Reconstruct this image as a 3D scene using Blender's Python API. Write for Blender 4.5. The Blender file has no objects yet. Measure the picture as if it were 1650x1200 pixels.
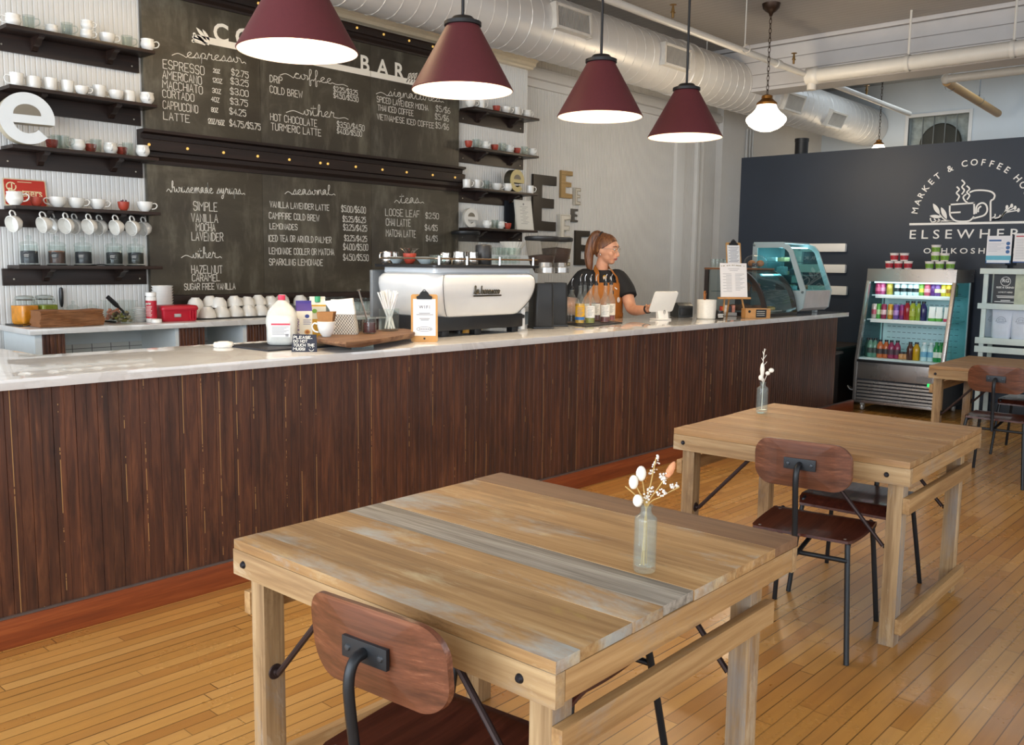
import bpy, bmesh, math, random
from mathutils import Vector, Matrix
random.seed(11)
SC = bpy.context.scene
COL = SC.collection
PI = math.pi
R = math.radians

# ------------------------------------------------------------------ camera
FPX = 1454.16
PITCH, YAW, ROLL = 0.121697, 0.739655, 0.012918
CAMZ = 1.52
_F = Vector((math.cos(YAW)*math.cos(PITCH), math.sin(YAW)*math.cos(PITCH), -math.sin(PITCH)))
_r = Vector((math.sin(YAW), -math.cos(YAW), 0))
_u = _r.cross(_F)
_R = _r*math.cos(ROLL) + _u*math.sin(ROLL)
_U = -_r*math.sin(ROLL) + _u*math.cos(ROLL)
CP = Vector((0, 0, CAMZ))
cam_d = bpy.data.cameras.new('camera'); cam = bpy.data.objects.new('camera', cam_d); COL.objects.link(cam)
cam_d.sensor_width = 36.0; cam_d.lens = FPX/1650*36.0; cam_d.clip_start = 0.05; cam_d.clip_end = 200
cam.matrix_world = Matrix(((_R.x, _U.x, -_F.x, 0), (_R.y, _U.y, -_F.y, 0), (_R.z, _U.z, -_F.z, CAMZ), (0, 0, 0, 1)))
SC.camera = cam
def ray(x, y): return _F + _R*((x-825)/FPX) + _U*((600-y)/FPX)
def onX(x, y, X): d = ray(x, y); return CP + d*(X/d.x)
def onY(x, y, Y): d = ray(x, y); return CP + d*(Y/d.y)
def onZ(x, y, Z): d = ray(x, y); return CP + d*((Z-CAMZ)/d.z)

# ------------------------------------------------------------------ materials
def hexc(h):
    h = h.lstrip('#'); o = []
    for i in (0, 2, 4):
        c = int(h[i:i+2], 16)/255
        o.append(c/12.92 if c <= .04045 else ((c+.055)/1.055)**2.4)
    return (o[0], o[1], o[2], 1)
class NT:
    def __init__(s, name):
        s.m = bpy.data.materials.new(name); s.m.use_nodes = True
        s.t = s.m.node_tree; s.b = s.t.nodes['Principled BSDF']; s.o = s.t.nodes['Material Output']
        s._c = None
    def n(s, typ, **kw):
        x = s.t.nodes.new(typ)
        for k, v in kw.items(): setattr(x, k, v)
        return x
    def l(s, a, b): s.t.links.new(a, b)
    def set(s, sock, v):
        if hasattr(v, 'is_output') or isinstance(v, bpy.types.NodeSocket): s.l(v, sock)
        else: sock.default_value = v
    def co(s):
        if s._c is None: s._c = s.n('ShaderNodeTexCoord').outputs['Object']
        return s._c
    def map(s, scale=(1, 1, 1), loc=(0, 0, 0), v=None):
        x = s.n('ShaderNodeMapping'); s.l(v or s.co(), x.inputs[0]); x.inputs['Scale'].default_value = scale; s.set(x.inputs['Location'], loc)
        return x.outputs[0]
    def noise(s, v, scale=5, detail=3, rough=.55, dist=0):
        x = s.n('ShaderNodeTexNoise'); s.l(v, x.inputs['Vector']); x.inputs['Scale'].default_value = scale
        x.inputs['Detail'].default_value = detail; x.inputs['Roughness'].default_value = rough; x.inputs['Distortion'].default_value = dist
        return x.outputs['Fac']
    def ramp(s, f, stops):
        x = s.n('ShaderNodeValToRGB'); s.l(f, x.inputs[0]); e = x.color_ramp.elements
        while len(e) > 1: e.remove(e[-1])
        e[0].position = stops[0][0]; e[0].color = stops[0][1]
        for p, c in stops[1:]:
            q = e.new(p); q.color = c
        return x.outputs[0]
    def mix(s, f, a, b, mode='MIX'):
        x = s.n('ShaderNodeMix', data_type='RGBA', blend_type=mode)
        s.set(x.inputs[0], f); s.set(x.inputs[6], a); s.set(x.inputs[7], b)
        return x.outputs[2]
    def math(s, op, a, b=0.0, c=None):
        x = s.n('ShaderNodeMath', operation=op); s.set(x.inputs[0], a); s.set(x.inputs[1], b)
        if c is not None: s.set(x.inputs[2], c)
        return x.outputs[0]
    def sep(s, v=None):
        x = s.n('ShaderNodeSeparateXYZ'); s.l(v or s.co(), x.inputs[0]); return x.outputs
    def comb(s, a, b, c):
        x = s.n('ShaderNodeCombineXYZ')
        for i, v in enumerate((a, b, c)): s.set(x.inputs[i], v)
        return x.outputs[0]
    def white(s, v):
        x = s.n('ShaderNodeTexWhiteNoise', noise_dimensions='3D'); s.l(v, x.inputs['Vector']); return x.outputs['Value']
    def bump(s, h, strength=.2, dist=.01):
        x = s.n('ShaderNodeBump'); s.l(h, x.inputs['Height']); x.inputs['Strength'].default_value = strength; x.inputs['Distance'].default_value = dist
        s.l(x.outputs[0], s.b.inputs['Normal'])
    def fin(s, col=None, rough=.5, metal=0, spec=.5, coat=0):
        if col is not None: s.set(s.b.inputs['Base Color'], col)
        s.set(s.b.inputs['Roughness'], rough); s.b.inputs['Metallic'].default_value = metal
        s.b.inputs['Specular IOR Level'].default_value = spec; s.b.inputs['Coat Weight'].default_value = coat
        s.b.inputs['Coat Roughness'].default_value = .08
        return s.m
_MC = {}
def P(h, rough=.5, metal=0, var=.08, coat=0, spec=.5, sc=9):
    """plain painted / plastic / metal surface with a slight tonal mottle"""
    k = (h, rough, metal, var, coat, spec, sc)
    if k not in _MC:
        t = NT('surface_'+h.strip('#')); c = hexc(h); f = t.noise(t.co(), sc, 4)
        a = tuple(min(1, x*(1-var)) for x in c[:3])+(1,); b = tuple(min(1, x*(1+var)) for x in c[:3])+(1,)
        col = t.ramp(f, [(.3, a), (.7, b)])
        rr = t.n('ShaderNodeMapRange'); t.l(f, rr.inputs[0]); rr.inputs[3].default_value = max(.02, rough-.05); rr.inputs[4].default_value = min(1, rough+.05)
        _MC[k] = t.fin(col, rr.outputs[0], metal, spec, coat)
    return _MC[k]
def EM(h, strength):
    k = ('em', h, strength)
    if k not in _MC:
        t = NT('glow_'+h.strip('#')); t.fin(hexc(h), .4)
        f = t.noise(t.co(), 6, 2); c = hexc(h)
        col = t.ramp(f, [(.2, tuple(x*.94 for x in c[:3])+(1,)), (.8, c)])
        t.l(col, t.b.inputs['Emission Color']); t.b.inputs['Emission Strength'].default_value = strength
        _MC[k] = t.m
    return _MC[k]
def GLASS(h='#f8fbfb', refl=1.0, rough=.02, body=0.0, bodyc='#dfe8ea'):
    """thin clear glass: transparent with a fresnel reflection"""
    k = ('gl', h, refl, rough, body, bodyc)
    if k not in _MC:
        t = NT('clear_glass'); tr = t.n('ShaderNodeBsdfTransparent'); gl = t.n('ShaderNodeBsdfGlossy'); mx = t.n('ShaderNodeMixShader')
        lw = t.n('ShaderNodeLayerWeight'); lw.inputs['Blend'].default_value = .32
        f = t.noise(t.co(), 14, 2); col = t.mix(f, hexc(h), tuple(x*.97 for x in hexc(h)[:3])+(1,)); t.l(col, tr.inputs[0])
        gl.inputs['Roughness'].default_value = rough; gl.inputs[0].default_value = (1, 1, 1, 1)
        pw = t.math('MULTIPLY', t.math('ADD', t.math('POWER', lw.outputs['Facing'], 3.0), .022), .50*refl)
        t.l(pw, mx.inputs[0]); t.l(tr.outputs[0], mx.inputs[1]); t.l(gl.outputs[0], mx.inputs[2])
        last = mx.outputs[0]
        if body > 0:
            df = t.n('ShaderNodeBsdfDiffuse'); df.inputs[0].default_value = hexc(bodyc); m2 = t.n('ShaderNodeMixShader'); m2.inputs[0].default_value = body
            t.l(last, m2.inputs[1]); t.l(df.outputs[0], m2.inputs[2]); last = m2.outputs[0]
        t.l(last, t.o.inputs[0]); _MC[k] = t.m
    return _MC[k]
def WOOD(name, stops, ax='X', scale=1.0, rough=.5, ring=9, bump=.15, island=.35, coat=0, spec=.4, patches=None):
    """wood grain running along one axis; each separate board gets its own tone and its own cut of the grain"""
    k = ('wd', name)
    if k in _MC: return _MC[k]
    t = NT(name); g = t.n('ShaderNodeNewGeometry'); rnd = g.outputs['Random Per Island']
    off = t.comb(t.math('MULTIPLY', rnd, 37.0), t.math('MULTIPLY', rnd, 91.0), t.math('MULTIPLY', rnd, 53.0))
    sc = [ring*scale]*3; sc['XYZ'.index(ax)] = .55*scale
    v = t.map(tuple(sc), off)
    f1 = t.noise(v, 1.6, 5, .6, .6); f2 = t.noise(v, 7, 3, .6)
    f = t.math('ADD', t.math('MULTIPLY', f1, .64), t.math('MULTIPLY', f2, .36))
    col = t.ramp(f, stops)
    if patches:
        sp = [3.2]*3; sp['XYZ'.index(ax)] = 1.1
        for i, (pc, th, amt) in enumerate(patches):
            pf = t.noise(t.map(tuple(sp), off), 1.0+.35*i, 7, .72, .3+.1*i)
            pf2 = t.ramp(pf, [(th, (0, 0, 0, 1)), (th+.14, (1, 1, 1, 1))])
            sep = t.math('MULTIPLY', pf2, amt); col = t.mix(sep, col, hexc(pc))
    if island: col = t.mix(1.0, col, t.ramp(rnd, [(0, (1-island,)*3+(1,)), (.5, (1, 1, 1, 1)), (1, (1+island*.45,)*3+(1,))]), 'MULTIPLY')
    t.bump(f, bump, .004)
    rr = t.n('ShaderNodeMapRange'); t.l(f, rr.inputs[0]); rr.inputs[3].default_value = min(1, rough+.12); rr.inputs[4].default_value = max(.05, rough-.1)
    _MC[k] = t.fin(col, rr.outputs[0], 0, spec, coat)
    return _MC[k]

# ------------------------------------------------------------------ mesh builder
class MB:
    def __init__(s): s.bm = bmesh.new(); s.mi = 0; s.M = Matrix.Identity(4)
    def _faces(s, vs, fs):
        bv = [s.bm.verts.new(s.M @ Vector(v)) for v in vs]; out = []
        for f in fs:
            try:
                q = s.bm.faces.new([bv[i] for i in f]); q.material_index = s.mi; q.smooth = True; out.append(q)
            except ValueError: pass
        return bv, out
    def box(s, x0, y0, z0, x1, y1, z1, bev=0, seg=2):
        vs = [(x, y, z) for z in (z0, z1) for y in (y0, y1) for x in (x0, x1)]
        bv, fs = s._faces(vs, [(0, 2, 3, 1), (4, 5, 7, 6), (0, 1, 5, 4), (2, 6, 7, 3), (0, 4, 6, 2), (1, 3, 7, 5)])
        if bev > 0:
            es = list({e for f in fs for e in f.edges}); mi = s.mi
            old = set(s.bm.faces)-set(fs)
            r = bmesh.ops.bevel(s.bm, geom=es, offset=bev, segments=seg, affect='EDGES', profile=.7)
            for f in s.bm.faces:
                if f not in old: f.smooth = False; f.material_index = mi
            for f in r['faces']: f.smooth = True
        return s
    def bxc(s, c, d, bev=0, seg=2):
        return s.box(c[0]-d[0]/2, c[1]-d[1]/2, c[2]-d[2]/2, c[0]+d[0]/2, c[1]+d[1]/2, c[2]+d[2]/2, bev, seg)
    def lathe(s, prof, n=24, ax=None, org=(0, 0, 0), a0=0, a1=2*PI, sx=1, sy=1):
        """revolve (radius, height) pairs about Z, or about axis ax through org"""
        q = Matrix.Translation(Vector(org)) @ (Vector((0, 0, 1)).rotation_difference(Vector(ax).normalized()).to_matrix().to_4x4() if ax else Matrix.Identity(4))
        vs, fs, rows = [], [], []
        full = abs(a1-a0-2*PI) < 1e-6; m = n if full else n+1
        for r, h in prof:
            if r < 1e-6: rows.append([len(vs)]); vs.append(q @ Vector((0, 0, h)))
            else:
                row = []
                for i in range(m):
                    a = a0+(a1-a0)*i/n; row.append(len(vs)); vs.append(q @ Vector((r*math.cos(a)*sx, r*math.sin(a)*sy, h)))
                rows.append(row)
        for A, B in zip(rows, rows[1:]):
            for i in range(n):
                j = (i+1) % m if full else i+1
                if len(A) == 1 and len(B) == 1: continue
                if len(A) == 1: fs.append((A[0], B[j], B[i]))
                elif len(B) == 1: fs.append((A[i], A[j], B[0]))
                else: fs.append((A[i], A[j], B[j], B[i]))
        s._faces(vs, fs); return s
    def cyl(s, a, b, r, n=14, r2=None):
        a = Vector(a); b = Vector(b); L = (b-a).length; r2 = r if r2 is None else r2
        return s.lathe([(0, 0), (r, 0), (r2, L), (0, L)], n, b-a, a)
    def ball(s, c, rx, ry=None, rz=None, n=12):
        ry = rx if ry is None else ry; rz = rx if rz is None else rz
        k = max(4, n//2); M0 = s.M
        s.M = M0 @ Matrix.Translation(Vector(c)) @ Matrix.Diagonal((rx, ry, rz, 1))
        s.lathe([(math.sin(PI*i/k), -math.cos(PI*i/k)) for i in range(k+1)], n); s.M = M0; return s
    def tube(s, pts, r, n=8, closed=False, smooth=0, caps=True, flat=1.0):
        pts = [Vector(p) for p in pts]
        if smooth: pts = crom(pts, smooth, closed)
        N = len(pts); rs = r if isinstance(r, (list, tuple)) else None
        if rs and len(rs) != N: rs = [rs[min(len(rs)-1, int(i/(N-1)*(len(rs)-1)))]*(1-(i/(N-1)*(len(rs)-1)) % 1)+rs[min(len(rs)-1, int(i/(N-1)*(len(rs)-1))+1)]*((i/(N-1)*(len(rs)-1)) % 1) for i in range(N)]
        tan = []
        for i in range(N):
            a = pts[(i-1) % N] if closed or i > 0 else pts[i]; b = pts[(i+1) % N] if closed or i < N-1 else pts[i]
            d = b-a; tan.append(d.normalized() if d.length > 1e-9 else Vector((0, 0, 1)))
        up = Vector((0, 0, 1)) if abs(tan[0].z) < .9 else Vector((1, 0, 0))
        nrm = (up-tan[0]*up.dot(tan[0])).normalized(); vs, fs = [], []
        for i in range(N):
            if i: nrm = (nrm-tan[i]*nrm.dot(tan[i])); nrm = nrm.normalized() if nrm.length > 1e-6 else tan[i].orthogonal().normalized()
            bi = tan[i].cross(nrm); rr = rs[i] if rs else r
            for j in range(n):
                a = 2*PI*j/n; vs.append(pts[i]+nrm*(rr*math.cos(a))+bi*(rr*math.sin(a)*flat))
        for i in range(N if closed else N-1):
            for j in range(n):
                a = i*n+j; b = i*n+(j+1) % n; k = ((i+1) % N)*n
                fs.append((a, b, k+(j+1) % n, k+j))
        if caps and not closed: fs += [tuple(range(n-1, -1, -1)), tuple((N-1)*n+j for j in range(n))]
        s._faces(vs, fs); return s
    def prism(s, poly, h0, h1, M=None, bev=0):
        """outline in local XY, thickness from h0 to h1 along local Z"""
        M0 = s.M
        if M is not None: s.M = M0 @ M
        n = len(poly); vs = [(p[0], p[1], h0) for p in poly]+[(p[0], p[1], h1) for p in poly]
        fs = [tuple(range(n-1, -1, -1)), tuple(range(n, 2*n))]+[(i, (i+1) % n, n+(i+1) % n, n+i) for i in range(n)]
        bv, ff = s._faces(vs, fs)
        if bev:
            es = [e for f in ff[:2] for e in f.edges]
            old = set(s.bm.faces)-set(ff)
            r = bmesh.ops.bevel(s.bm, geom=list(set(es)), offset=bev, segments=2, affect='EDGES', profile=.7)
            for f in s.bm.faces:
                if f not in old and len(f.verts) > 4: f.smooth = False
            for f in r['faces']: f.material_index = s.mi; f.smooth = True
        s.M = M0; return s
    def loft(s, rings, close=True, caps=True):
        n = len(rings[0]); vs = [p for r in rings for p in r]; fs = []
        for i in range(len(rings)-1):
            for j in range(n if close else n-1):
                k = (j+1) % n; fs.append((i*n+j, i*n+k, (i+1)*n+k, (i+1)*n+j))
        if caps: fs += [tuple(range(n-1, -1, -1)), tuple((len(rings)-1)*n+j for j in range(n))]
        s._faces(vs, fs); return s
    def strokes(s, lines, w, M, h=.0012):
        """flat ribbons along 2D polylines (chalk or paint strokes) with a tiny thickness"""
        M0 = s.M; s.M = M0 @ M
        for ln in lines:
            p = [Vector((a, b)) for a, b in ln]
            p = [q for i, q in enumerate(p) if i == 0 or (q-p[i-1]).length > 1e-6]
            if len(p) < 2: continue
            L, Rr = [], []
            for i in range(len(p)):
                d0 = (p[i]-p[i-1]).normalized() if i else None; d1 = (p[i+1]-p[i]).normalized() if i < len(p)-1 else None
                d = (d0+d1) if d0 is not None and d1 is not None else (d0 if d0 is not None else d1)
                d = d.normalized() if d.length > 1e-6 else Vector((-(d0.y), d0.x)); nn = Vector((-d.y, d.x)); ww = w*.5
                if d0 is not None and d1 is not None: ww = min(w*.9, ww/max(.4, abs(nn.dot(Vector((-d0.y, d0.x))))))
                if i in (0, len(p)-1): q = p[i]+(-d if i == 0 else d)*w*.3
                else: q = p[i]
                L.append(q+nn*ww); Rr.append(q-nn*ww)
            n = len(p); vs = [(a.x, a.y, h) for a in L]+[(a.x, a.y, h) for a in Rr]
            s._faces(vs, [(n+i, n+i+1, i+1, i) for i in range(n-1)])
        s.M = M0; return s
    def mesh(s, name, mats, sharp=38):
        bmesh.ops.recalc_face_normals(s.bm, faces=s.bm.faces[:])
        me = bpy.data.meshes.new(name); s.bm.to_mesh(me); s.bm.free()
        for m in (mats if isinstance(mats, (list, tuple)) else [mats]): me.materials.append(m)
        me.set_sharp_from_angle(angle=R(sharp)); return me
def crom(p, k, closed=False):
    out = []; N = len(p)
    for i in range(N if closed else N-1):
        a = p[(i-1) % N] if closed or i else p[0]; b = p[i]; c = p[(i+1) % N]; d = p[(i+2) % N] if closed or i+2 < N else p[-1]
        for j in range(k):
            t = j/k; out.append(.5*((2*b)+(c-a)*t+(2*a-5*b+4*c-d)*t*t+(3*b-a-3*c+d)*t**3))
    if not closed: out.append(p[-1])
    return out
def obj(name, mb, mats, parent=None, sharp=38, loc=None):
    o = bpy.data.objects.new(name, mb.mesh(name, mats, sharp)); COL.objects.link(o)
    if parent is not None: o.parent = parent
    if loc is not None: o.location = loc
    return o
def tag(o, label, cat, group=None):
    o['label'] = label; o['category'] = cat
    if group: o['group'] = group
    return o
def thing(name, label, cat, loc=(0, 0, 0), rz=0, group=None):
    o = bpy.data.objects.new(name, None); COL.objects.link(o); o.location = loc; o.rotation_euler = (0, 0, rz); o.empty_display_size = .1
    return tag(o, label, cat, group)
def one(name, mb, mats, label, cat, group=None, loc=(0, 0, 0), rz=0, sharp=38):
    o = obj(name, mb, mats, None, sharp); o.location = loc; o.rotation_euler = (0, 0, rz); return tag(o, label, cat, group)
def part(name, mb, mats, parent, label=None, sharp=38):
    o = obj(name, mb, mats, parent, sharp)
    if label: o['label'] = label
    return o
def struct(name, mb, mats, parent=None, sharp=38):
    o = obj(name, mb, mats, parent, sharp)
    if parent is None: o['kind'] = 'structure'
    return o
_kids = {}
def dup(root, loc, rz, label, group=None, rot=None, scale=None):
    def cp(o, par):
        c = o.copy(); COL.objects.link(c)
        if par is not None: c.parent = par
        for k in o.children: cp(k, c)
        return c
    c = cp(root, None); place(c, loc, rz, label, group, rot, scale); return c
def place(c, loc, rz, label, group=None, rot=None, scale=None):
    c.location = loc; c.rotation_euler = rot if rot else (0, 0, rz)
    if scale: c.scale = (scale,)*3 if not isinstance(scale, tuple) else scale
    c['label'] = label
    if group: c['group'] = group
class Proto:
    """build the first one, copy it with its parts ever after"""
    def __init__(s, make): s.make = make; s.root = None
    def put(s, loc, rz, label, group=None, rot=None, scale=None):
        if s.root is None:
            s.root = s.make(); s.root.scale = (1, 1, 1); place(s.root, loc, rz, label, group, rot, scale or 1.0); return s.root
        return dup(s.root, loc, rz, label, group, rot, scale or 1.0)
ORD = ['first', 'second', 'third', 'fourth', 'fifth', 'sixth', 'seventh', 'eighth', 'ninth', 'tenth', 'eleventh', 'twelfth', 'thirteenth', 'fourteenth', 'fifteenth', 'sixteenth', 'seventeenth', 'eighteenth', 'nineteenth', 'twentieth']
def wallM(x, z, y): # local (u,v,depth) onto a wall facing -Y
    return Matrix(((1, 0, 0, x), (0, 0, -1, y), (0, 1, 0, z), (0, 0, 0, 1)))
def wallX(y, z, x): # onto a wall facing -X : u runs toward -Y
    return Matrix(((0, 0, -1, x), (-1, 0, 0, y), (0, 1, 0, z), (0, 0, 0, 1)))
def rrect(w, h, r, n=5, cx=0, cy=0):
    o = []
    for sx, sy, a in ((1, 1, 0), (-1, 1, 90), (-1, -1, 180), (1, -1, 270)):
        for i in range(n+1):
            b = R(a+90*i/n); o.append((cx+sx*(w/2-r)+r*math.cos(b), cy+sy*(h/2-r)+r*math.sin(b)))
    return o
_fm = {}
def font_into(mb, txt, M, h, offset=0.0, thick=0.0, width=None, spacing=1.0, align='CENTER', dz=.001):
    """lettering in Blender's own built-in typeface, cap height h, placed on matrix M"""
    key = (txt, offset, thick, spacing)
    cu = bpy.data.curves.new('lettering', 'FONT'); cu.body = txt; cu.size = 1; cu.offset = offset; cu.extrude = thick/2/max(h, 1e-6)*.7; cu.space_character = spacing; cu.resolution_u = 3
    o = bpy.data.objects.new('lettering', cu); COL.objects.link(o)
    me = bpy.data.meshes.new_from_object(o.evaluated_get(bpy.context.evaluated_depsgraph_get()))
    COL.objects.unlink(o); bpy.data.objects.remove(o); bpy.data.curves.remove(cu)
    if not me.vertices: return
    xs = [v.co.x for v in me.vertices]; sc = h/.72; x0, x1 = min(xs), max(xs)
    sx = sc if width is None else width/(x1-x0)
    off = {'CENTER': -(x0+x1)/2, 'LEFT': -x0, 'RIGHT': -x1}[align]
    vs = [((v.co.x+off)*sx, v.co.y*sc, v.co.z*sc+dz+thick/2) for v in me.vertices]; M0 = mb.M; mb.M = M0 @ M
    mb._faces(vs, [tuple(p.vertices) for p in me.polygons]); mb.M = M0; bpy.data.meshes.remove(me)

# ---- single-stroke hand lettering on a 4 x 6 grid
SF = {k: [[(int(q[0]), int(q[1])) for q in st.split()] for st in v.split('|')] for k, v in {
 'A': '00 26 40|12 32', 'B': '06 00 30 41 42 33 03|06 26 35 34 23', 'C': '45 36 16 05 01 10 30 41', 'D': '00 06 26 44 42 20 00', 'E': '46 06 00 40|03 33', 'F': '46 06 00|03 33',
 'G': '45 36 16 05 01 10 30 41 43 23', 'H': '00 06|40 46|03 43', 'I': '00 06', 'J': '46 41 30 10 01', 'K': '00 06|46 02|13 40', 'L': '06 00 40', 'M': '00 06 23 46 40', 'N': '00 06 40 46',
 'O': '16 05 01 10 30 41 45 36 16', 'P': '00 06 36 45 44 33 03', 'Q': '16 05 01 10 30 41 45 36 16|22 40', 'R': '00 06 36 45 44 33 03|23 40', 'S': '45 36 16 05 04 13 33 42 41 30 10 01',
 'T': '06 46|26 20', 'U': '06 01 10 30 41 46', 'V': '06 20 46', 'W': '06 10 24 30 46', 'X': '00 46|06 40', 'Y': '06 23 46|23 20', 'Z': '06 46 00 40',
 '0': '16 05 01 10 30 41 45 36 16', '1': '14 26 20', '2': '05 16 36 45 44 00 40', '3': '05 16 36 45 44 33 13|33 42 41 30 10 01', '4': '30 36 02 42', '5': '46 06 04 34 43 41 30 10 01',
 '6': '36 15 02 01 10 30 41 42 33 13 02', '7': '06 46 10', '8': '13 04 05 16 36 45 44 33 13 02 01 10 30 41 42 33', '9': '31 44 45 36 16 05 04 13 33 44', '$': '45 36 16 05 04 13 33 42 41 30 10 01|27 20',
 '/': '00 46', '.': '00 01', '-': '13 33', '!': '06 02|00 01', ',': '01 00', '&': '40 05 16 25 02 10 30 43', "'": '06 05', ':': '01 02|04 05'}.items()}
def hand(txt, x0, x1, z0, h, jit=.03, slope=0.0, rnd=None):
    rnd = rnd or random.Random(txt); adv, pen = [], 0.0
    for c in txt:
        a = {' ': 3.2, 'I': 1.6, '.': 1.5, '1': 3.0, 'M': 6.6, 'W': 6.6, "'": 1.2, '!': 1.6, ',': 1.5, '/': 4.6, ':': 1.6}.get(c, 5.4); adv.append((pen, c)); pen += a
    k = (x1-x0)/max(1, pen-1.4); out = []
    for p, c in adv:
        if c == ' ': continue
        dy = rnd.uniform(-jit, jit)*h
        gx = 1.3 if c in 'MW' else 1.0
        for st in SF.get(c, []):
            out.append([(x0+(p+a*gx+rnd.uniform(-.12, .12))*k, z0+slope*(p*k)+dy+(b+rnd.uniform(-.15, .15))/6*h) for a, b in st])
    return out
CF = {'e': '0,0 .35,.45 .6,.8 .4,1 .15,.6 .25,.1 .6,0 .8,.2', 's': '0,0 .4,.9 .45,1 .6,.5 .5,.1 .25,0 .15,.12 .45,.05 .75,.15', 'p': '0,0 .25,.9 .2,-.9 .25,.8 .55,1 .7,.6 .5,.1 .35,.1 .85,.1',
 'r': '0,0 .25,1.1 .35,.85 .6,.9 .55,.2 .8,.05', 'o': '0,.1 .15,.7 .45,1 .2,.75 .2,.2 .45,0 .65,.4 .5,.95 .7,.85 .95,.7', 'c': '0,0 .2,.6 .55,.95 .6,.8 .35,1 .15,.5 .3,.05 .75,.1',
 'f': '0,0 .4,1.2 .45,2 .25,2 .25,.5 .25,-.9 .4,-.9 .4,0 .75,.15', 't': '0,0 .3,1 .35,1.8 .3,.3 .5,0 .8,.15', 'h': '0,0 .35,1.2 .4,2 .22,1.9 .2,0 .3,.7 .55,1 .65,.7 .65,.1 .9,.1', 'i': '0,0 .25,1 .3,.2 .55,.05',
 'g': '0,.1 .5,1 .2,.9 .15,.3 .4,.1 .6,.9 .6,-.6 .35,-1 .25,-.6 .85,.1', 'n': '0,0 .2,1 .22,0 .35,.8 .6,1 .68,.3 .9,.05', 'a': '0,0 .5,.95 .25,1 .1,.5 .25,.05 .5,.5 .6,.95 .6,.2 .85,.05',
 'u': '0,0 .2,1 .2,.2 .4,0 .6,.4 .65,1 .65,.2 .9,.05', 'm': '0,0 .2,1 .22,0 .35,.8 .5,1 .55,.2 .56,0 .7,.8 .9,1 .95,.3 1.2,.05', 'd': '0,0 .5,.9 .25,1 .1,.5 .3,.02 .55,.6 .65,2 .62,.2 .85,.05',
 'y': '0,0 .2,1 .25,.3 .45,.1 .65,1 .6,-.6 .35,-1 .25,-.6 .9,.1', 'z': '0,.8 .3,1 .55,.9 .1,.05 .4,.1 .75,.05', 'l': '0,0 .4,1.4 .4,2 .2,1.8 .25,.2 .6,.05'}
CF = {k: [tuple(float(a) for a in q.split(',')) for q in v.split()] for k, v in CF.items()}
def script(txt, x0, x1, z0, xh, tail0=.0, tail1=.0, slope=0.0):
    pts, cross, pen = [], [], tail0; words = []
    cur = [(0, .1), (tail0*.4, .55), (tail0*.8, .25)] if tail0 else []
    for c in txt:
        if c == ' ': words.append(cur); cur = []; pen += .7; continue
        if c == 't': cross.append([(pen+.02, 1.3), (pen+.7, 1.38)])
        if c == 'i': cross.append([(pen+.3, 1.5), (pen+.34, 1.62)])
        cur = cur+[(pen+a, b) for a, b in CF[c]]; pen += CF[c][-1][0]
    if tail1: cur = cur+[(pen+tail1*.3, .0), (pen+tail1*.7, .2), (pen+tail1, -.05)]; pen += tail1
    words.append(cur); k = (x1-x0)/pen; out = []
    for w in words:
        q = crom([Vector((a, b, 0)) for a, b in w], 4); out.append([(x0+v.x*k, z0+slope*v.x*k+v.y*xh) for v in q])
    for w in cross: out.append([(x0+a*k, z0+slope*a*k+b*xh) for a, b in w])
    return out
# ================================================================== THE SETTING
YC = 3.714          # face of the bar front
CT = 1.06           # bar countertop height
YW = 6.30           # beadboard bump-out carrying menu boards and shelves
YM = 6.52           # main side wall
XD = 10.40          # navy partition
ZC = 4.10           # ceiling

# ---- floor: narrow maple strips running along X
t = NT('maple_strip_floor'); sp = t.sep(); w = .0575; L = 1.15
row = t.math('FLOOR', t.math('DIVIDE', sp[1], w)); fy = t.math('FRACT', t.math('DIVIDE', sp[1], w))
off = t.math('MULTIPLY', t.white(t.comb(row, 3.3, 1.7)), L); xx = t.math('DIVIDE', t.math('ADD', sp[0], off), L)
colm = t.math('FLOOR', xx); fx = t.math('FRACT', xx); rnd = t.white(t.comb(row, colm, 5.1))
g = t.noise(t.comb(t.math('MULTIPLY', sp[0], 1.6), t.math('MULTIPLY', sp[1], 34), t.math('MULTIPLY', rnd, 40)), 1.0, 5, .6, .4)
base = t.ramp(rnd, [(0, hexc('#a67d48')), (.35, hexc('#b08850')), (.7, hexc('#b89156')), (1, hexc('#c09b64'))])
col = t.mix(.45, base, t.ramp(g, [(.25, hexc('#93683a')), (.75, hexc('#d0ab74'))]), 'SOFT_LIGHT')
wear = t.noise(t.map((1.1, 1.1, 1)), 1.2, 6, .65)
col = t.mix(t.math('MULTIPLY', t.ramp(wear, [(.5, (0, 0, 0, 1)), (.75, (1, 1, 1, 1))]), .35), col, hexc('#8f6b45'))
gap = t.math('MAXIMUM', t.math('GREATER_THAN', t.math('ABSOLUTE', t.math('SUBTRACT', fy, .5)), .462), t.math('GREATER_THAN', t.math('ABSOLUTE', t.math('SUBTRACT', fx, .5)), .4985))
deep = t.math('MULTIPLY', gap, t.ramp(t.white(t.comb(row, 8.8, 2.2)), [(0, (.45,)*3+(1,)), (1, (.95,)*3+(1,))]))
col = t.mix(deep, col, hexc('#3a2412'))
rr = t.n('ShaderNodeMapRange'); t.l(wear, rr.inputs[0]); rr.inputs[3].default_value = .20; rr.inputs[4].default_value = .36
t.bump(t.math('SUBTRACT', 1.0, gap), .25, .002)
M_FLOOR = t.fin(col, rr.outputs[0], 0, .5, .12)
struct('floor', MB().box(-3.2, -3.6, -.05, 14.6, 6.6, 0), M_FLOOR)

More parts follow.
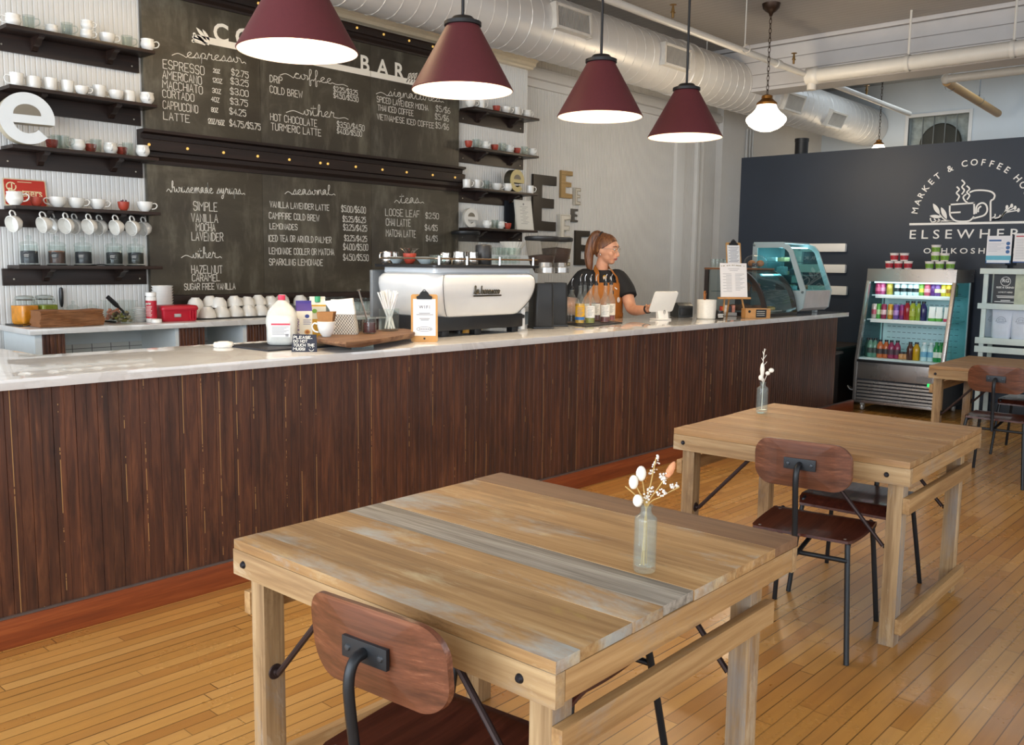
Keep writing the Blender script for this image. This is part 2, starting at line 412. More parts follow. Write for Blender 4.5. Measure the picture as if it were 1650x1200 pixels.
def beadmat(name, h, period, dark, var=.05):
    t = NT(name); sp = t.sep(); f = t.math('FRACT', t.math('DIVIDE', sp[0], period)); a = t.math('ABSOLUTE', t.math('SUBTRACT', f, .5))
    gr = t.ramp(a, [(.43, (1, 1, 1, 1)), (.47, (0, 0, 0, 1))]); c = hexc(h)
    n = t.noise(t.map((1, 1, .3)), 3, 4); col = t.ramp(n, [(.3, tuple(x*(1-var) for x in c[:3])+(1,)), (.7, c)])
    col = t.mix(t.math('MULTIPLY', t.math('SUBTRACT', 1.0, gr), .25), col, hexc(dark)); t.bump(gr, .6, .008)
    return t.fin(col, .5)
def beadwall(mb, x0, x1, yf, z0, z1, pitch, depth=.007, gw=.006):
    """tongue and groove boards with real grooves, facing -Y"""
    n = max(1, round((x1-x0)/pitch)); p = (x1-x0)/n; prof = []
    for i in range(n):
        a = x0+i*p; prof += [(a, yf+depth), (a+gw, yf), (a+p*.5-gw*.8, yf), (a+p*.5-gw*.3, yf+depth*.55), (a+p*.5+gw*.3, yf+depth*.55), (a+p*.5+gw*.8, yf), (a+p-gw, yf)]
    prof.append((x1, yf+depth)); vs = [(a, b, z) for z in (z0, z1) for a, b in prof]; k = len(prof)
    bv, fs = mb._faces(vs, [(i, i+1, k+i+1, k+i) for i in range(k-1)])
    return mb
M_WHITE = P('#dcdbd8', .55, var=.03, sc=3)
M_CREAM = P('#d0cecb', .55, var=.03, sc=3)
mb = MB(); beadwall(mb, 2.02, 7.09, YW, 0, ZC, .064); mb.box(2.02, YW+.006, 0, 7.09, YM, ZC)
struct('wall_back', mb, M_WHITE, sharp=20)
mb = MB(); beadwall(mb, 7.09, 10.2, YM, 0, ZC, .058); mb.box(-3.2, YM+.006, 0, 7.09, YM+.12, 4.4); mb.box(7.09, YM+.007, 0, 14.5, YM+.12, 4.4)
beadwall(mb, 10.4, 11.25, YM, 0, ZC, .05)
struct('wall_side', mb, M_CREAM, sharp=20)
struct('trim_1', MB().box(10.2, YM-.045, 0, 10.4, YM+.02, ZC, .006), M_WHITE)             # flat pilaster
struct('trim_2', MB().box(10.70, YM-.05, 0, 10.76, YM+.02, 3.45, .012).box(10.86, YM-.035, 0, 10.885, YM+.02, 3.45, .006), M_WHITE)
struct('trim_3', MB().box(11.25, YM-.10, 0, 14.4, YM+.02, 4.4), M_CREAM)                  # plain plastered stretch
struct('trim_4', MB().box(7.09, YM-.09, 3.44, 12.0, YM+.02, 3.53, .015).box(7.09, YM-.06, 3.53, 12.0, YM+.02, 3.56, .01).box(7.09, YM-.04, 3.36, 12.0, YM+.02, 3.44, .01), M_CREAM)
# moulded crown above the menu boards
prof = [(0, 0), (.05, 0), (.055, .02), (.085, .03), (.09, .055), (.12, .07), (.125, .10), (.16, .115), (.16, .145), (0, .145)]
mb = MB(); mb.M = Matrix(((0, 0, 1, 2.02), (-1, 0, 0, YW), (0, 1, 0, 3.457), (0, 0, 0, 1))); mb.prism(prof, 0, 5.09); mb.M = Matrix.Identity(4)
mb.box(2.02, YW-.02, 3.60, 7.11, YW, 3.80); struct('trim_5', mb, P('#d9cdb4', .45, var=.05))
# far wall behind the partition, with a fan window
XB = 14.4
mb = MB(); wy0, wy1, wz0, wz1 = 4.21, 5.06, 3.02, 3.76
mb.box(XB, -3.6, 0, XB+.12, wy0, 4.4); mb.box(XB, wy1, 0, XB+.12, YM, 4.4); mb.box(XB, wy0, 0, XB+.12, wy1, wz0); mb.box(XB, wy0, wz1, XB+.12, wy1, 4.4)
struct('wall_far', mb, P('#ccd3d8', .6, var=.03, sc=2))
win = struct('window_1', MB().box(XB-.02, wy0-.05, wz0-.05, XB+.03, wy0, wz1+.05, .005).box(XB-.02, wy1, wz0-.05, XB+.03, wy1+.05, wz1+.05, .005).box(XB-.02, wy0, wz1, XB+.03, wy1, wz1+.05, .005).box(XB-.02, wy0, wz0-.05, XB+.03, wy1, wz0, .005), M_WHITE)
struct('window_pane', MB().box(XB+.03, wy0, wz0, XB+.036, wy1, wz1), GLASS('#f4f6f5', .9), win)
mb = MB(); cy, cz = 4.62, 3.36
for y in (4.38, 4.54, 4.70, 4.86): mb.box(XB+.012, y-.006, wz0, XB+.028, y+.006, wz1)
struct('window_bars', mb, P('#777b7a', .4, .6), win)
mb = MB().lathe([(0, .0), (.29, 0), (.30, -.03), (.28, -.05), (0, -.05)], 40, (1, 0, 0), (XB+.13, cy, cz))
struct('window_fan', mb, P('#4a453e', .6), win)
struct('window_reveal', MB().box(XB+.15, wy0-.1, wz0-.1, XB+.17, wy1+.1, wz1+.1), P('#c4c6c4', .7, var=.3), win)
# ceiling: pressed boards, a boarded drop beam and the higher bay behind it
def boardmat(name, h, dark, ax, w):
    t = NT(name); sp = t.sep(); c = sp['XYZ'.index(ax)]; f = t.math('FRACT', t.math('DIVIDE', c, w)); a = t.math('ABSOLUTE', t.math('SUBTRACT', f, .5))
    gr = t.ramp(a, [(.46, (0, 0, 0, 1)), (.49, (1, 1, 1, 1))]); n = t.noise(t.map((2, 2, 2)), 2, 4)
    col = t.ramp(n, [(.3, tuple(x*.93 for x in hexc(h)[:3])+(1,)), (.7, hexc(h))])
    t.bump(t.math('SUBTRACT', 1.0, gr), .5, .01); return t.fin(t.mix(gr, col, hexc(dark)), .6)
struct('ceiling', MB().box(-3.2, -3.6, ZC, 10.1, YM, ZC+.1), boardmat('ceiling_boards', '#a39d97', '#7d7771', 'X', .09))
mb = MB().box(-3.2, 1.98, ZC-.018, 10.0, 2.02, ZC+.01, .004).box(6.35, -3.6, ZC-.015, 6.39, YM, ZC+.01, .004)
struct('trim_6', mb, P('#c4bfb9', .5))
XS = 10.05
struct('trim_7', MB().box(XS, -3.6, 3.56, XS+.35, YM, 4.35).box(XS-.03, -3.6, ZC-.05, XS, YM, ZC, .01), boardmat('beam_boards', '#cac7c6', '#8f8b89', 'Z', .15))
struct('trim_8', MB().box(XS+.35, -3.6, 4.30, XB, YM, 4.42).box(XS+1.9, -3.6, 4.22, XS+1.95, YM, 4.3), P('#a9acad', .6, var=.04))
# walls beside and behind the photographer, with big shopfront openings that let the daylight in
M_PLAS = P('#d8d3cb', .6, var=.04)
mb = MB(); XF = -3.2
mb.box(XF-.12, -3.6, 0, XF, YM, .45); mb.box(XF-.12, -3.6, 3.5, XF, YM, ZC)
for y in (-3.6, -.4, 2.9, 6.1): mb.box(XF-.12, y, .45, XF, y+.42, 3.5)
struct('wall_front', mb, M_PLAS)
mb = MB(); YR = -3.6; mb.box(XF, YR-.12, 0, XB, YR, .8); mb.box(XF, YR-.12, 3.4, XB, YR, 4.4)
for x in (-3.2, .6, 4.2, 7.6): mb.box(x, YR-.12, .8, x+.7, YR, 3.4)
mb.box(9.5, YR-.12, .8, XB, YR, 3.4); struct('wall_right', mb, M_PLAS)

# ---- navy partition with the painted sign
M_NAVY = P('#1f2938', .5, var=.10, sc=2)
struct('wall_partition', MB().box(XD, -1.6, 0, XD+.11, 5.66, 2.845), M_NAVY)
struct('baseboard_partition', MB().box(XD-.018, -1.6, 0, XD, 5.66, .12, .005), P('#1d2229', .5))
lg = thing('wall_sign', 'white painted market and coffee house sign on the navy partition', 'sign', (XD-.002, 2.96, 1.60))
W_PAINT = P('#f2f0ec', .6, var=.03)
IW = Matrix(((0, 0, -1, 0), (-1, 0, 0, 0), (0, 1, 0, 0), (0, 0, 0, 1)))
def sx(px, py): # pixel on the wall -> local sign coordinates
    p = onX(px, py, XD); return (2.96-p.y, p.z-1.60)
mb = MB(); mb.strokes([[(-.612, .39), (.612, .39)]], .024, IW); part('line', mb, W_PAINT, lg)
mb = MB(); font_into(mb, 'ELSEWHERE', IW @ Matrix.Translation((0, .232, 0)), .098, .006, width=1.215, spacing=1.55); part('name_lettering', mb, W_PAINT, lg)
mb = MB(); font_into(mb, 'OSHKOSH, WI', IW @ Matrix.Translation((.0, .073, 0)), .058, .014, width=.90, spacing=1.5); part('town_lettering', mb, W_PAINT, lg)
mb = MB(); txt = 'MARKET & COFFEE HOUSE'; n = len(txt); rad = .545; cz0 = .445
wds = [{'M': 1.2, 'I': .5, ' ': .62, '&': 1.1, 'W': 1.3, 'O': 1.12, 'C': 1.05}.get(c, .95) for c in txt]; tot = sum(wds); acc = 0
for c, wd in zip(txt, wds):
    a = R(176-172*(acc+wd/2)/tot); acc += wd
    if c != ' ':
        font_into(mb, c, IW @ Matrix.Translation((rad*math.cos(a), cz0+rad*math.sin(a), 0)) @ Matrix.Rotation(a-PI/2, 4, 'Z'), .066, .016)
part('arched_lettering', mb, W_PAINT, lg)
def stroke_px(pts): return [sx(a, b) for a, b in pts]
def cr2(pts, k=5): return [(v.x, v.y) for v in crom([Vector((a, b, 0)) for a, b in pts], k)]
q = lambda *pp: stroke_px([(1380+a/4.615, 170+b/4.615) for a, b in pp])
mb = MB(); lw = .017
mb.strokes([cr2(q((695, 735), (695, 800), (705, 830), (735, 855), (780, 862), (835, 858), (862, 840), (872, 828)), 4), q((692, 737), (878, 724)), q((876, 724), (876, 805)), q((700, 797), (772, 793)),
  cr2(q((890, 800), (893, 755), (915, 730), (945, 725), (968, 745), (972, 785), (950, 815), (905, 830), (872, 838)), 4), cr2(q((905, 790), (908, 765), (925, 750)), 3)], lw, IW); part('cup_drawing', mb, W_PAINT, lg)
mb = MB(); mb.strokes([cr2(q((748, 605), (765, 625), (745, 650), (765, 675), (748, 708)), 4), cr2(q((785, 555), (805, 578), (785, 605), (803, 630), (785, 658)), 4), cr2(q((822, 598), (842, 620), (822, 645), (842, 668), (825, 698)), 4), cr2(q((815, 660), (795, 680), (805, 705), (825, 722)), 4)], lw*.9, IW); part('steam_drawing', mb, W_PAINT, lg)
mb = MB(); mb.strokes([cr2(q((845, 645), (880, 632), (940, 630), (1000, 640), (1028, 665), (1020, 695), (1000, 710), (998, 760), (998, 855)), 4)], lw, IW); part('bread_drawing', mb, W_PAINT, lg)
def leaf2(a, b, wd):
    a = Vector(a); b = Vector(b); d = b-a; nn = Vector((-d.y, d.x)).normalized()*wd
    return [tuple(a+d*t+nn*(math.sin(PI*t)**.8)) for t in [i/8 for i in range(9)]]+[tuple(a+d*t-nn*(math.sin(PI*t)**.8)) for t in [1-i/8 for i in range(1, 8)]]
mb = MB()
for a, b, wd in (((620, 810), (570, 728), .022), ((672, 845), (630, 755), .022), ((635, 830), (545, 820), .018)): A, B = q(a, b); mb.prism(leaf2(A, B, wd), .0003, .0012, IW)
mb.strokes([cr2(q((720, 862), (660, 850), (620, 812)), 4), cr2(q((720, 864), (640, 858), (560, 866)), 4), cr2(q((560, 866), (550, 845), (552, 838)), 3), cr2(q((600, 866), (585, 850), (580, 842)), 3), cr2(q((630, 864), (618, 850), (610, 845)), 3)], .012, IW)
part('leaf_drawing', mb, W_PAINT, lg)
mb = MB(); 
for tip in ((1120, 755), (1155, 745), (1180, 760), (1205, 778)):
    mb.strokes([cr2(q((1010, 850), (1070, 840), (1100, 800), tip), 4)], .011, IW); a = q(tip)[0]; mb.prism([(a[0]+.014*math.cos(i), a[1]+.022*math.sin(i)) for i in [k*PI/5 for k in range(10)]], .0003, .0013, IW)
mb.strokes([cr2(q((1010, 835), (1030, 825), (1032, 808)), 3), cr2(q((1030, 838), (1060, 830), (1070, 815)), 3)], .012, IW); part('sprig_drawing', mb, W_PAINT, lg)
# big white letter E, mostly behind the bakery case
mb = MB()
for za, zb, y in ((1.685, 1.784, 4.258), (1.442, 1.542, 4.246), (1.187, 1.292, 4.217)): mb.box(XD-.06, y, za, XD-.002, 4.85, zb, .02)
mb.box(XD-.06, 4.78, 1.187, XD-.002, 4.9, 1.784, .02)
one('wall_letter', mb, P('#e8e6e2', .4, var=.02), 'big white rounded letter E on the navy partition behind the bakery case', 'letter')
# black vent stub rising behind the partition
one('vent_pipe', MB().lathe([(0, 0), (.085, 0), (.085, 3.12), (.09, 3.12), (.09, 3.16), (.075, 3.16), (.075, 3.1), (0, 3.1)], 24), P('#17171a', .4), 'black round vent pipe rising behind the navy partition', 'pipe', None, (11.4, onX(1291, 250, 11.4).y, 0))

# ================================================================== DUCT, PIPES, CEILING LAMPS
DY, DZ, DR = 5.65, 3.67, .285
M_DUCT = P('#d6d3cf', .38, .2, .04, sc=2)
du = thing('air_duct', 'long white spiral air duct running under the ceiling above the bar', 'duct', (0, DY, DZ))
mb = MB(); mb.lathe([(DR, -3.2), (DR, 14.38)], 48, (1, 0, 0)); part('tube', mb, M_DUCT, du)
mb = MB(); pitch = .157; n = int(17.4/pitch); pts = []
for i in range(n*20+1):
    a = 2*PI*i/20; pts.append((-3.1+pitch*i/20, math.cos(a)*(DR+.001), math.sin(a)*(DR+.001)))
mb.tube(pts, .0042, 4); part('seam', mb, P('#e4e0da', .35, .2), du)
xc = onY(1121, 100, 5.35).x
mb = MB(); 
for d in (-.09, .09): mb.lathe([(DR, d-.012), (DR+.014, d-.008), (DR+.014, d+.008), (DR, d+.012)], 48, (1, 0, 0), (xc+.12, 0, 0))
mb.lathe([(DR+.004, -.09), (DR+.004, .09)], 48, (1, 0, 0), (xc+.12, 0, 0)); part('collar', mb, P('#d5d0c8', .35, .2), du)
for (px, py, sc) in ((920, 34, 1.0), (1088, 93, 1.0), (1277, 165, 1.0), (1345, 192, 1.0)):
    d = ray(px, py); a = math.atan2(d.z, d.y); # find hit on the duct cylinder
    A = d.y**2+d.z**2; Bq = d.y*(-DY)+d.z*(CAMZ-DZ); Cq = DY**2+(CAMZ-DZ)**2-DR**2; D2 = Bq*Bq-A*Cq
    if D2 <= 0: continue
    tt = (-Bq-math.sqrt(D2))/A; hp = CP+d*tt; ang = math.atan2(hp.z-DZ, hp.y-DY)
    Mv = Matrix.Translation((hp.x, 0, 0)) @ Matrix.Rotation(ang-PI, 4, 'X') # local -Y is outward
    v = MB(); v.M = Mv; wv, hv, yo = .23, .085, -DR-.045
    for z0, z1 in ((-hv-.025, -hv), (hv, hv+.025)): v.box(-wv-.025, yo, z0, wv+.025, -DR+.08, z1, .004)
    for x0, x1 in ((-wv-.03, -wv), (wv, wv+.03)): v.box(x0, yo, -hv-.03, x1, -DR+.08, hv+.03, .004)
    vr = part('register', v, P('#d8d3ca', .4, .1), du)
    v = MB(); v.M = Mv; v.box(-wv, yo+.035, -hv, wv, yo+.045, hv); part('throat', v, P('#4b4a49', .8), vr)
    v = MB(); v.M = Mv
    for k in range(22): x = -wv+(k+.5)*2*wv/22; v.box(x-.004, yo+.008, -hv, x+.004, yo+.034, hv)
    part('louvre', v, P('#c3bfb8', .4, .2), vr)
for i, x in enumerate((2.2, 5.2, onY(1143, 70, 5.62).x, 12.0)):
    mb = MB().cyl((x, 0, DR), (x, 0, (ZC if x < 10 else 4.3)-DZ), .006, 6); part('hanger_rod', mb, P('#d8d4cc', .4), du)
M_PIPE = P('#d4cfc6', .4, var=.03)
# thin sprinkler pipe, along the room
pp = thing('sprinkler_pipe', 'slim white sprinkler pipe running the length of the ceiling', 'pipe', (0, 4.42, 3.60))
part('tube', MB().cyl((-3, 0, 0), (13.0, .15, 0), .032, 14), M_PIPE, pp)
for (x, y, z) in ((6.9, .05, 0), (onY(1410/5+1000, 95, 4.45).x, .05, 0), (11.4, .12, 0)):
    h = MB().cyl((x, y, z+.03), (x, y, z+.07), .012, 8).box(x-.02, y-.012, z+.07, x+.02, y+.012, z+.08).cyl((x, y, z+.08), (x, y, z+.13), .016, 8, .008).lathe([(0, .13), (.03, .135), (.03, .14), (0, .145)], 10, None, (x, y, z))
    part('sprinkler_head', h, P('#8a6a3c', .4, .6), pp)
for x in (4.6, 8.2): part('hanger_rod', MB().cyl((x, .06, .03), (x, .06, ZC-3.6), .006, 6).lathe([(.04, -.012), (.04, .012)], 14, (1, 0, 0), (x, .04, 0)), M_PIPE, pp)
part('coupling', MB().lathe([(.032, -.05), (.043, -.04), (.043, .04), (.032, .05)], 14, (1, 0, 0), (9.0, .11, 0)), M_PIPE, pp)
# fat main across the room
a = onX(1311, 127, 9.72); b = onX(1650, 71, 9.72)
zz = (a.z+b.z)/2
fp = thing('main_pipe', 'thick white pipe crossing under the boarded ceiling beam', 'pipe', (9.72, 0, zz))
part('tube', MB().cyl((0, a.y, 0), (0, -3.5, 0), .075, 24), M_PIPE, fp)
part('elbow', MB().lathe([(0, -.08), (.09, -.075), (.095, 0), (.09, .04), (.075, .06)], 24, (0, -1, 0), (0, a.y, 0)).cyl((0, a.y+.02, -.02), (0, a.y+.02, -.15), .05, 16), M_PIPE, fp)
for px in (1464, 1632):
    y = onX(px, 90, 9.72).y
    part('hanger', MB().lathe([(.083, -.02), (.083, .02)], 24, (0, 1, 0), (0, y, 0)).cyl((0, y, .08), (0, y, ZC-zz), .012, 8), M_PIPE, fp)
# fluorescent-like tan tube with its white arm, right end
xa = 11.3
A = onX(1525, 127, xa); B2 = onX(1650, 101, xa)
rp = thing('branch_pipe', 'white branch pipe elbowing into a tan tube above the navy partition', 'pipe', (xa, 0, A.z))
part('arm', MB().cyl((0, A.y, 0), (0, -3.4, 0), .05, 18).ball((0, A.y, 0), .06), M_PIPE, rp)
part('tan_tube', MB().cyl((.02, A.y, -.03), (2.6, A.y+.12, -.05), .05, 18), P('#b08a55', .5), rp, 'tan cardboard-coloured tube')
for dx in (.25, 1.4): part('hanger_rod', MB().cyl((dx, A.y+.03, 0), (dx, A.y+.03, 4.3-A.z), .007, 6).lathe([(.058, -.01), (.058, .01)], 18, (1, 0, 0), (dx, A.y+.03, -.04)), P('#56595c', .5), rp)
# conduit loops on the side wall
mb = MB()
for k, r_ in enumerate((0, .09, .17)): mb.tube([(11.9+r_, YM-.115, 3.43), (11.9+r_, YM-.115, 2.93+r_*.7), (11.98+r_*.8, YM-.115, 2.86+r_*.7), (12.25, YM-.115, 2.86+r_*.7)], .014, 8, smooth=3)
one('conduit', mb, P('#c4c4c2', .45), 'looped white conduits on the side wall above the navy partition', 'conduit')

# cone pendants over the bar
M_MAR = P('#5f292e', .55, var=.06, sc=60)
t = NT('shade_inside'); t.fin(hexc('#f3eee4'), .6); M_SHIN = t.m
f = t.noise(t.co(), 8, 2); t.l(t.ramp(f, [(.3, hexc('#efe9de')), (.7, hexc('#f6f2ea'))]), t.b.inputs['Base Color'])
M_BLK = P('#17171a', .45, var=.1)
ZL = 2.43
for i, (px, py, pw) in enumerate(((480, 82, 191), (745, 145, 162), (966.5, 187, 136), (1103.5, 220, 118))):
    c = onZ(px, py+2, ZL); d = (c-CP).dot(_F); rad = pw/FPX*d/2
    pl = thing('pendant_lamp', ['maroon cone pendant lamp first from the shopfront, cut off by the picture top', 'maroon cone pendant lamp second from the shopfront, in front of the spiral duct',
        'maroon cone pendant lamp third from the shopfront, above the wall letters', 'maroon cone pendant lamp closest to the navy partition, smallest looking of the four'][i], 'lamp', (c.x, c.y, ZL), 0, 'maroon cone pendants over the bar')
    rt, hh = rad*.325, rad*1.25
    part('shade', MB().lathe([(rad, 0), (rad+.004, .004), (rt, hh), (rt-.004, hh)], 56), M_MAR, pl)
    part('shade_lining', MB().lathe([(rad-.001, .001), (rad-.006, .008), (rt-.006, hh-.006), (0, hh-.006)], 56), M_SHIN, pl, 'white inside of the shade')
    part('cap', MB().lathe([(rt-.004, hh-.004), (rt+.012, hh), (rt+.012, hh+.018), (rt-.02, hh+.03), (rt*.6, hh+.045), (.02, hh+.05), (0, hh+.05)], 32), M_BLK, pl)
    part('rod', MB().cyl((0, 0, hh+.045), (0, 0, ZC-ZL-.02), .009, 10), M_BLK, pl)
    part('canopy', MB().lathe([(0, ZC-ZL-.035), (.05, ZC-ZL-.03), (.06, ZC-ZL), (0, ZC-ZL)], 20), M_BLK, pl)
    part('bulb', MB().lathe([(0, .12), (.03, .125), (.05, .16), (.05, .19), (.03, .23), (.02, .30), (0, .30)], 16), EM('#ffd9a4', 26), pl)
    ld = bpy.data.lights.new('pendant_light', 'SPOT'); ld.energy = 34; ld.color = (1, .79, .54); ld.spot_size = R(125); ld.spot_blend = .35; ld.shadow_soft_size = .06
    lo = bpy.data.objects.new('pendant_light', ld); COL.objects.link(lo); lo.location = (c.x, c.y, ZL+.115)
    ld = bpy.data.lights.new('pendant_glow', 'POINT'); ld.energy = 7; ld.color = (1, .80, .55); ld.shadow_soft_size = .04
    lo = bpy.data.objects.new('pendant_glow', ld); COL.objects.link(lo); lo.location = (c.x, c.y, ZL+.10)
# schoolhouse lamps
def school(px, pyc, pyb, zc, gd, lab, em):
    d = ray(px, pyc); tt = (zc-CAMZ)/d.z; c = CP+d*tt; zb = (CP+ray(px, pyb)*((c-CP).dot(_F)/ray(px, pyb).dot(_F))).z
    s_ = thing('schoolhouse_lamp', lab, 'lamp', (c.x, c.y, zb), 0, 'schoolhouse pendants'); r_ = gd/2; H_ = zc-zb
    part('globe', MB().lathe([(0, 0), (r_*.3, .04*r_), (r_*.6, .15*r_), (r_*.85, .33*r_), (r_*.97, .5*r_), (r_, .60*r_), (r_*.97, .70*r_), (r_*.86, .81*r_), (r_*.7, .94*r_), (r_*.56, 1.10*r_), (r_*.48, 1.25*r_), (r_*.46, 1.36*r_)], 40), EM('#fff0d8', em), s_)
    part('fitter', MB().lathe([(r_*.44, 1.30*r_), (r_*.50, 1.32*r_), (r_*.50, 1.42*r_), (r_*.34, 1.56*r_), (r_*.27, 1.62*r_), (r_*.27, 1.76*r_), (r_*.1, 1.84*r_), (0, 1.86*r_)], 28), P('#8a5a22', .35, .8), s_)
    zf = 1.83*r_; n = max(4, int((H_-zf-.1)/.045)); ch = MB()
    for i in range(n):
        z0 = zf+(H_-zf-.1)*i/n; L2 = (H_-zf-.1)/n*.62; a = i % 2
        ch.tube([(.012*math.cos(u)*(1-a), .012*math.cos(u)*a, z0+L2*.8+L2*math.sin(u)) for u in [k*PI/4 for k in range(8)]], .0035, 5, True)
    part('chain', ch, P('#3a2a1a', .4, .7), s_)
    part('canopy', MB().lathe([(0, H_-.12), (.012, H_-.12), (.025, H_-.09), (.05, H_-.075), (.08, H_-.045), (.09, H_), (0, H_)], 24), P('#3c2b20', .4, .6), s_)
    return c, zb
c1 = school(1243, 6, 209, ZC, .40, 'lit schoolhouse globe pendant on a chain in front of the air duct', 6)
c2 = school(1423, 117, 253, 4.30, .29, 'small schoolhouse pendant on a long chain behind the navy partition', 5)
for c, zb, en in (c1+(40,), c2+(10,)):
    ld = bpy.data.lights.new('globe_light', 'POINT'); ld.energy = en; ld.color = (1, .80, .54); ld.shadow_soft_size = .2
    lo = bpy.data.objects.new('globe_light', ld); COL.objects.link(lo); lo.location = (c.x, c.y, zb-.22)
# ================================================================== BAR
t = NT('stained_beadboard'); sp = t.sep(); pit = .0875
bi = t.math('FLOOR', t.math('DIVIDE', sp[0], pit)); rnd = t.white(t.comb(bi, 2.0, 7.0)); fb = t.math('FRACT', t.math('DIVIDE', sp[0], pit))
g1 = t.noise(t.comb(t.math('MULTIPLY', sp[0], 30), t.math('MULTIPLY', rnd, 60), t.math('MULTIPLY', sp[2], 2.4)), 1.1, 6, .65, .7)
g2 = t.noise(t.comb(t.math('MULTIPLY', sp[0], 16), t.math('MULTIPLY', rnd, 20), t.math('MULTIPLY', sp[2], 5)), 1.3, 4, .6, .3)
col = t.ramp(g1, [(.28, hexc('#301c15')), (.5, hexc('#4d2e20')), (.66, hexc('#66402b')), (.8, hexc('#84563a'))])
col = t.mix(t.math('MULTIPLY', t.ramp(g2, [(.55, (0, 0, 0, 1)), (.78, (1, 1, 1, 1))]), .5), col, hexc('#22130d'))
col = t.mix(1.0, col, t.ramp(rnd, [(0, (.78, .78, .8, 1)), (1, (1.2, 1.12, 1.08, 1))]), 'MULTIPLY')
edge = t.math('GREATER_THAN', t.math('ABSOLUTE', t.math('SUBTRACT', fb, .5)), .467)    # joint between boards, bare wood showing on some
zn = t.noise(t.comb(t.math('MULTIPLY', bi, 3.7), 0.0, t.math('MULTIPLY', sp[2], 1.0)), 2.2, 6, .75)
bare = t.math('MULTIPLY', t.math('GREATER_THAN', t.math('MULTIPLY', zn, t.math('ADD', .59, t.math('MULTIPLY', t.white(t.comb(t.math('FLOOR', t.math('ADD', t.math('DIVIDE', sp[0], pit), .5)), 9.0, 1.0)), .75))), .555), edge)
side = t.math('GREATER_THAN', fb, .5)
col = t.mix(t.math('MULTIPLY', t.math('MULTIPLY', bare, side), .8), col, hexc('#b98f58'))
t.bump(g1, .12, .003)
M_BEAD = t.fin(col, t.ramp(g1, [(0, (.55,)*3+(1,)), (1, (.36,)*3+(1,))]), 0, .45)
bar = thing('bar_counter', 'long coffee bar clad in dark stained beadboard with reddish oak base', 'counter', (0, 0, 0))
XE = 8.93
mb = MB(); beadwall(mb, .5, XE, YC, .1, CT-.04, .0875, .0035, .0022); mb.box(.5, YC+.006, 0, XE, YC+.05, CT-.04)
part('front_panel', mb, M_BEAD, bar, sharp=20)
M_OAK = WOOD('red_oak', [(.25, hexc('#5e2a16')), (.5, hexc('#84401f')), (.75, hexc('#a25a30'))], 'X', 1.2, .42, 14, .1)
part('base_board', MB().box(.5, YC-.020, 0, 9.42, YC, .118, .003), M_OAK, bar, 'reddish oak base board')
part('cap_strip', MB().box(.5, YC-.012, .118, 9.42, YC, .126), P('#5c504b', .5), bar)
M_CAB = P('#2a211d', .5, var=.2, sc=20)
part('back_shell', MB().box(.5, YC+.05, 0, .55, 6.4, CT-.04).box(XE-.05, YC+.05, 0, XE, 4.42, CT-.04).box(1.5, 4.36, 0, XE, 4.42, CT-.04).box(1.5, 4.42, 0, 1.55, 6.3, CT-.04), P('#bcc4c6', .5), bar)
t = NT('pale_quartz'); f = t.noise(t.map((1.2, 1.2, 1.2)), 1.6, 6, .6, 1.2); f2 = t.noise(t.co(), 60, 3)
col = t.ramp(f, [(.40, hexc('#d4d3d1')), (.5, hexc('#cccac7')), (.53, hexc('#d7d6d4'))]); col = t.mix(.06, col, t.ramp(f2, [(.3, hexc('#a8a5a0')), (.7, hexc('#dedcd9'))]))
M_QUARTZ = t.fin(col, .02, 0, 1.0, 0)
part('worktop', MB().prism([(.45, YC-.075), (9.02, YC-.075), (9.02, 4.46), (1.61, 4.46), (1.585, 4.9), (1.585, 6.30), (.45, 6.30)], CT-.041, CT, bev=.004), M_QUARTZ, bar)
# dark low cabinet past the bar's end
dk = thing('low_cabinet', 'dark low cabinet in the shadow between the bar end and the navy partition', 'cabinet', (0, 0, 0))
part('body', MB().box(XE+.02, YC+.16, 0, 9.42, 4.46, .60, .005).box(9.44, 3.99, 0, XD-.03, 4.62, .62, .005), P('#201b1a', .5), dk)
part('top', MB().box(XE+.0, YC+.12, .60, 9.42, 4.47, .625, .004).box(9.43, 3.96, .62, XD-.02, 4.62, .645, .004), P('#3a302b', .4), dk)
one('storage_box', MB().box(0, 0, 0, .25, .2, .16, .015).box(.02, -.012, .11, .23, 0, .14, .003), P('#18171a', .4), 'black storage box on the low cabinet past the bar end', 'box', None, (9.1, 4.0, .626))

# ---- back counter
BC = 1.085
bc = thing('back_counter', 'white back counter with open shelves under the menu boards', 'counter', (0, 0, 0))
M_LAM = P('#d9e0e2', .45, var=.03)
part('worktop', MB().box(2.02, 5.735, BC-.035, 7.05, YW-.002, BC, .004), M_QUARTZ, bc)
part('shell', MB().box(2.06, 5.77, 0, 2.10, YW-.01, BC-.036).box(2.10, YW-.03, .35, 6.98, YW-.008, BC-.036).box(2.10, 5.80, .30, 6.98, YW-.03, .34).box(2.95, 5.77, .34, 2.975, YW-.03, BC-.036).box(3.46, 5.77, .34, 3.49, YW-.03, BC-.036).box(4.7, 5.77, .34, 4.73, YW-.03, BC-.036).box(6.94, 5.77, 0, 6.98, YW-.01, BC-.036), M_LAM, bc)
for x0, x1 in ((2.10, 2.235), (2.975, 3.165), (3.49, 3.68), (4.0, 4.7)):
    mb = MB(); beadwall(mb, x0, x1, 5.765, .3, BC-.036, .045); mb.box(x0, 5.772, .3, x1, 5.80, BC-.036); part('front_panel', mb, M_BEAD, bc)
t = NT('white_tile'); sp = t.sep(); a = t.math('ABSOLUTE', t.math('SUBTRACT', t.math('FRACT', t.math('DIVIDE', sp[0], .13)), .5)); b = t.math('ABSOLUTE', t.math('SUBTRACT', t.math('FRACT', t.math('DIVIDE', sp[2], .10)), .5))
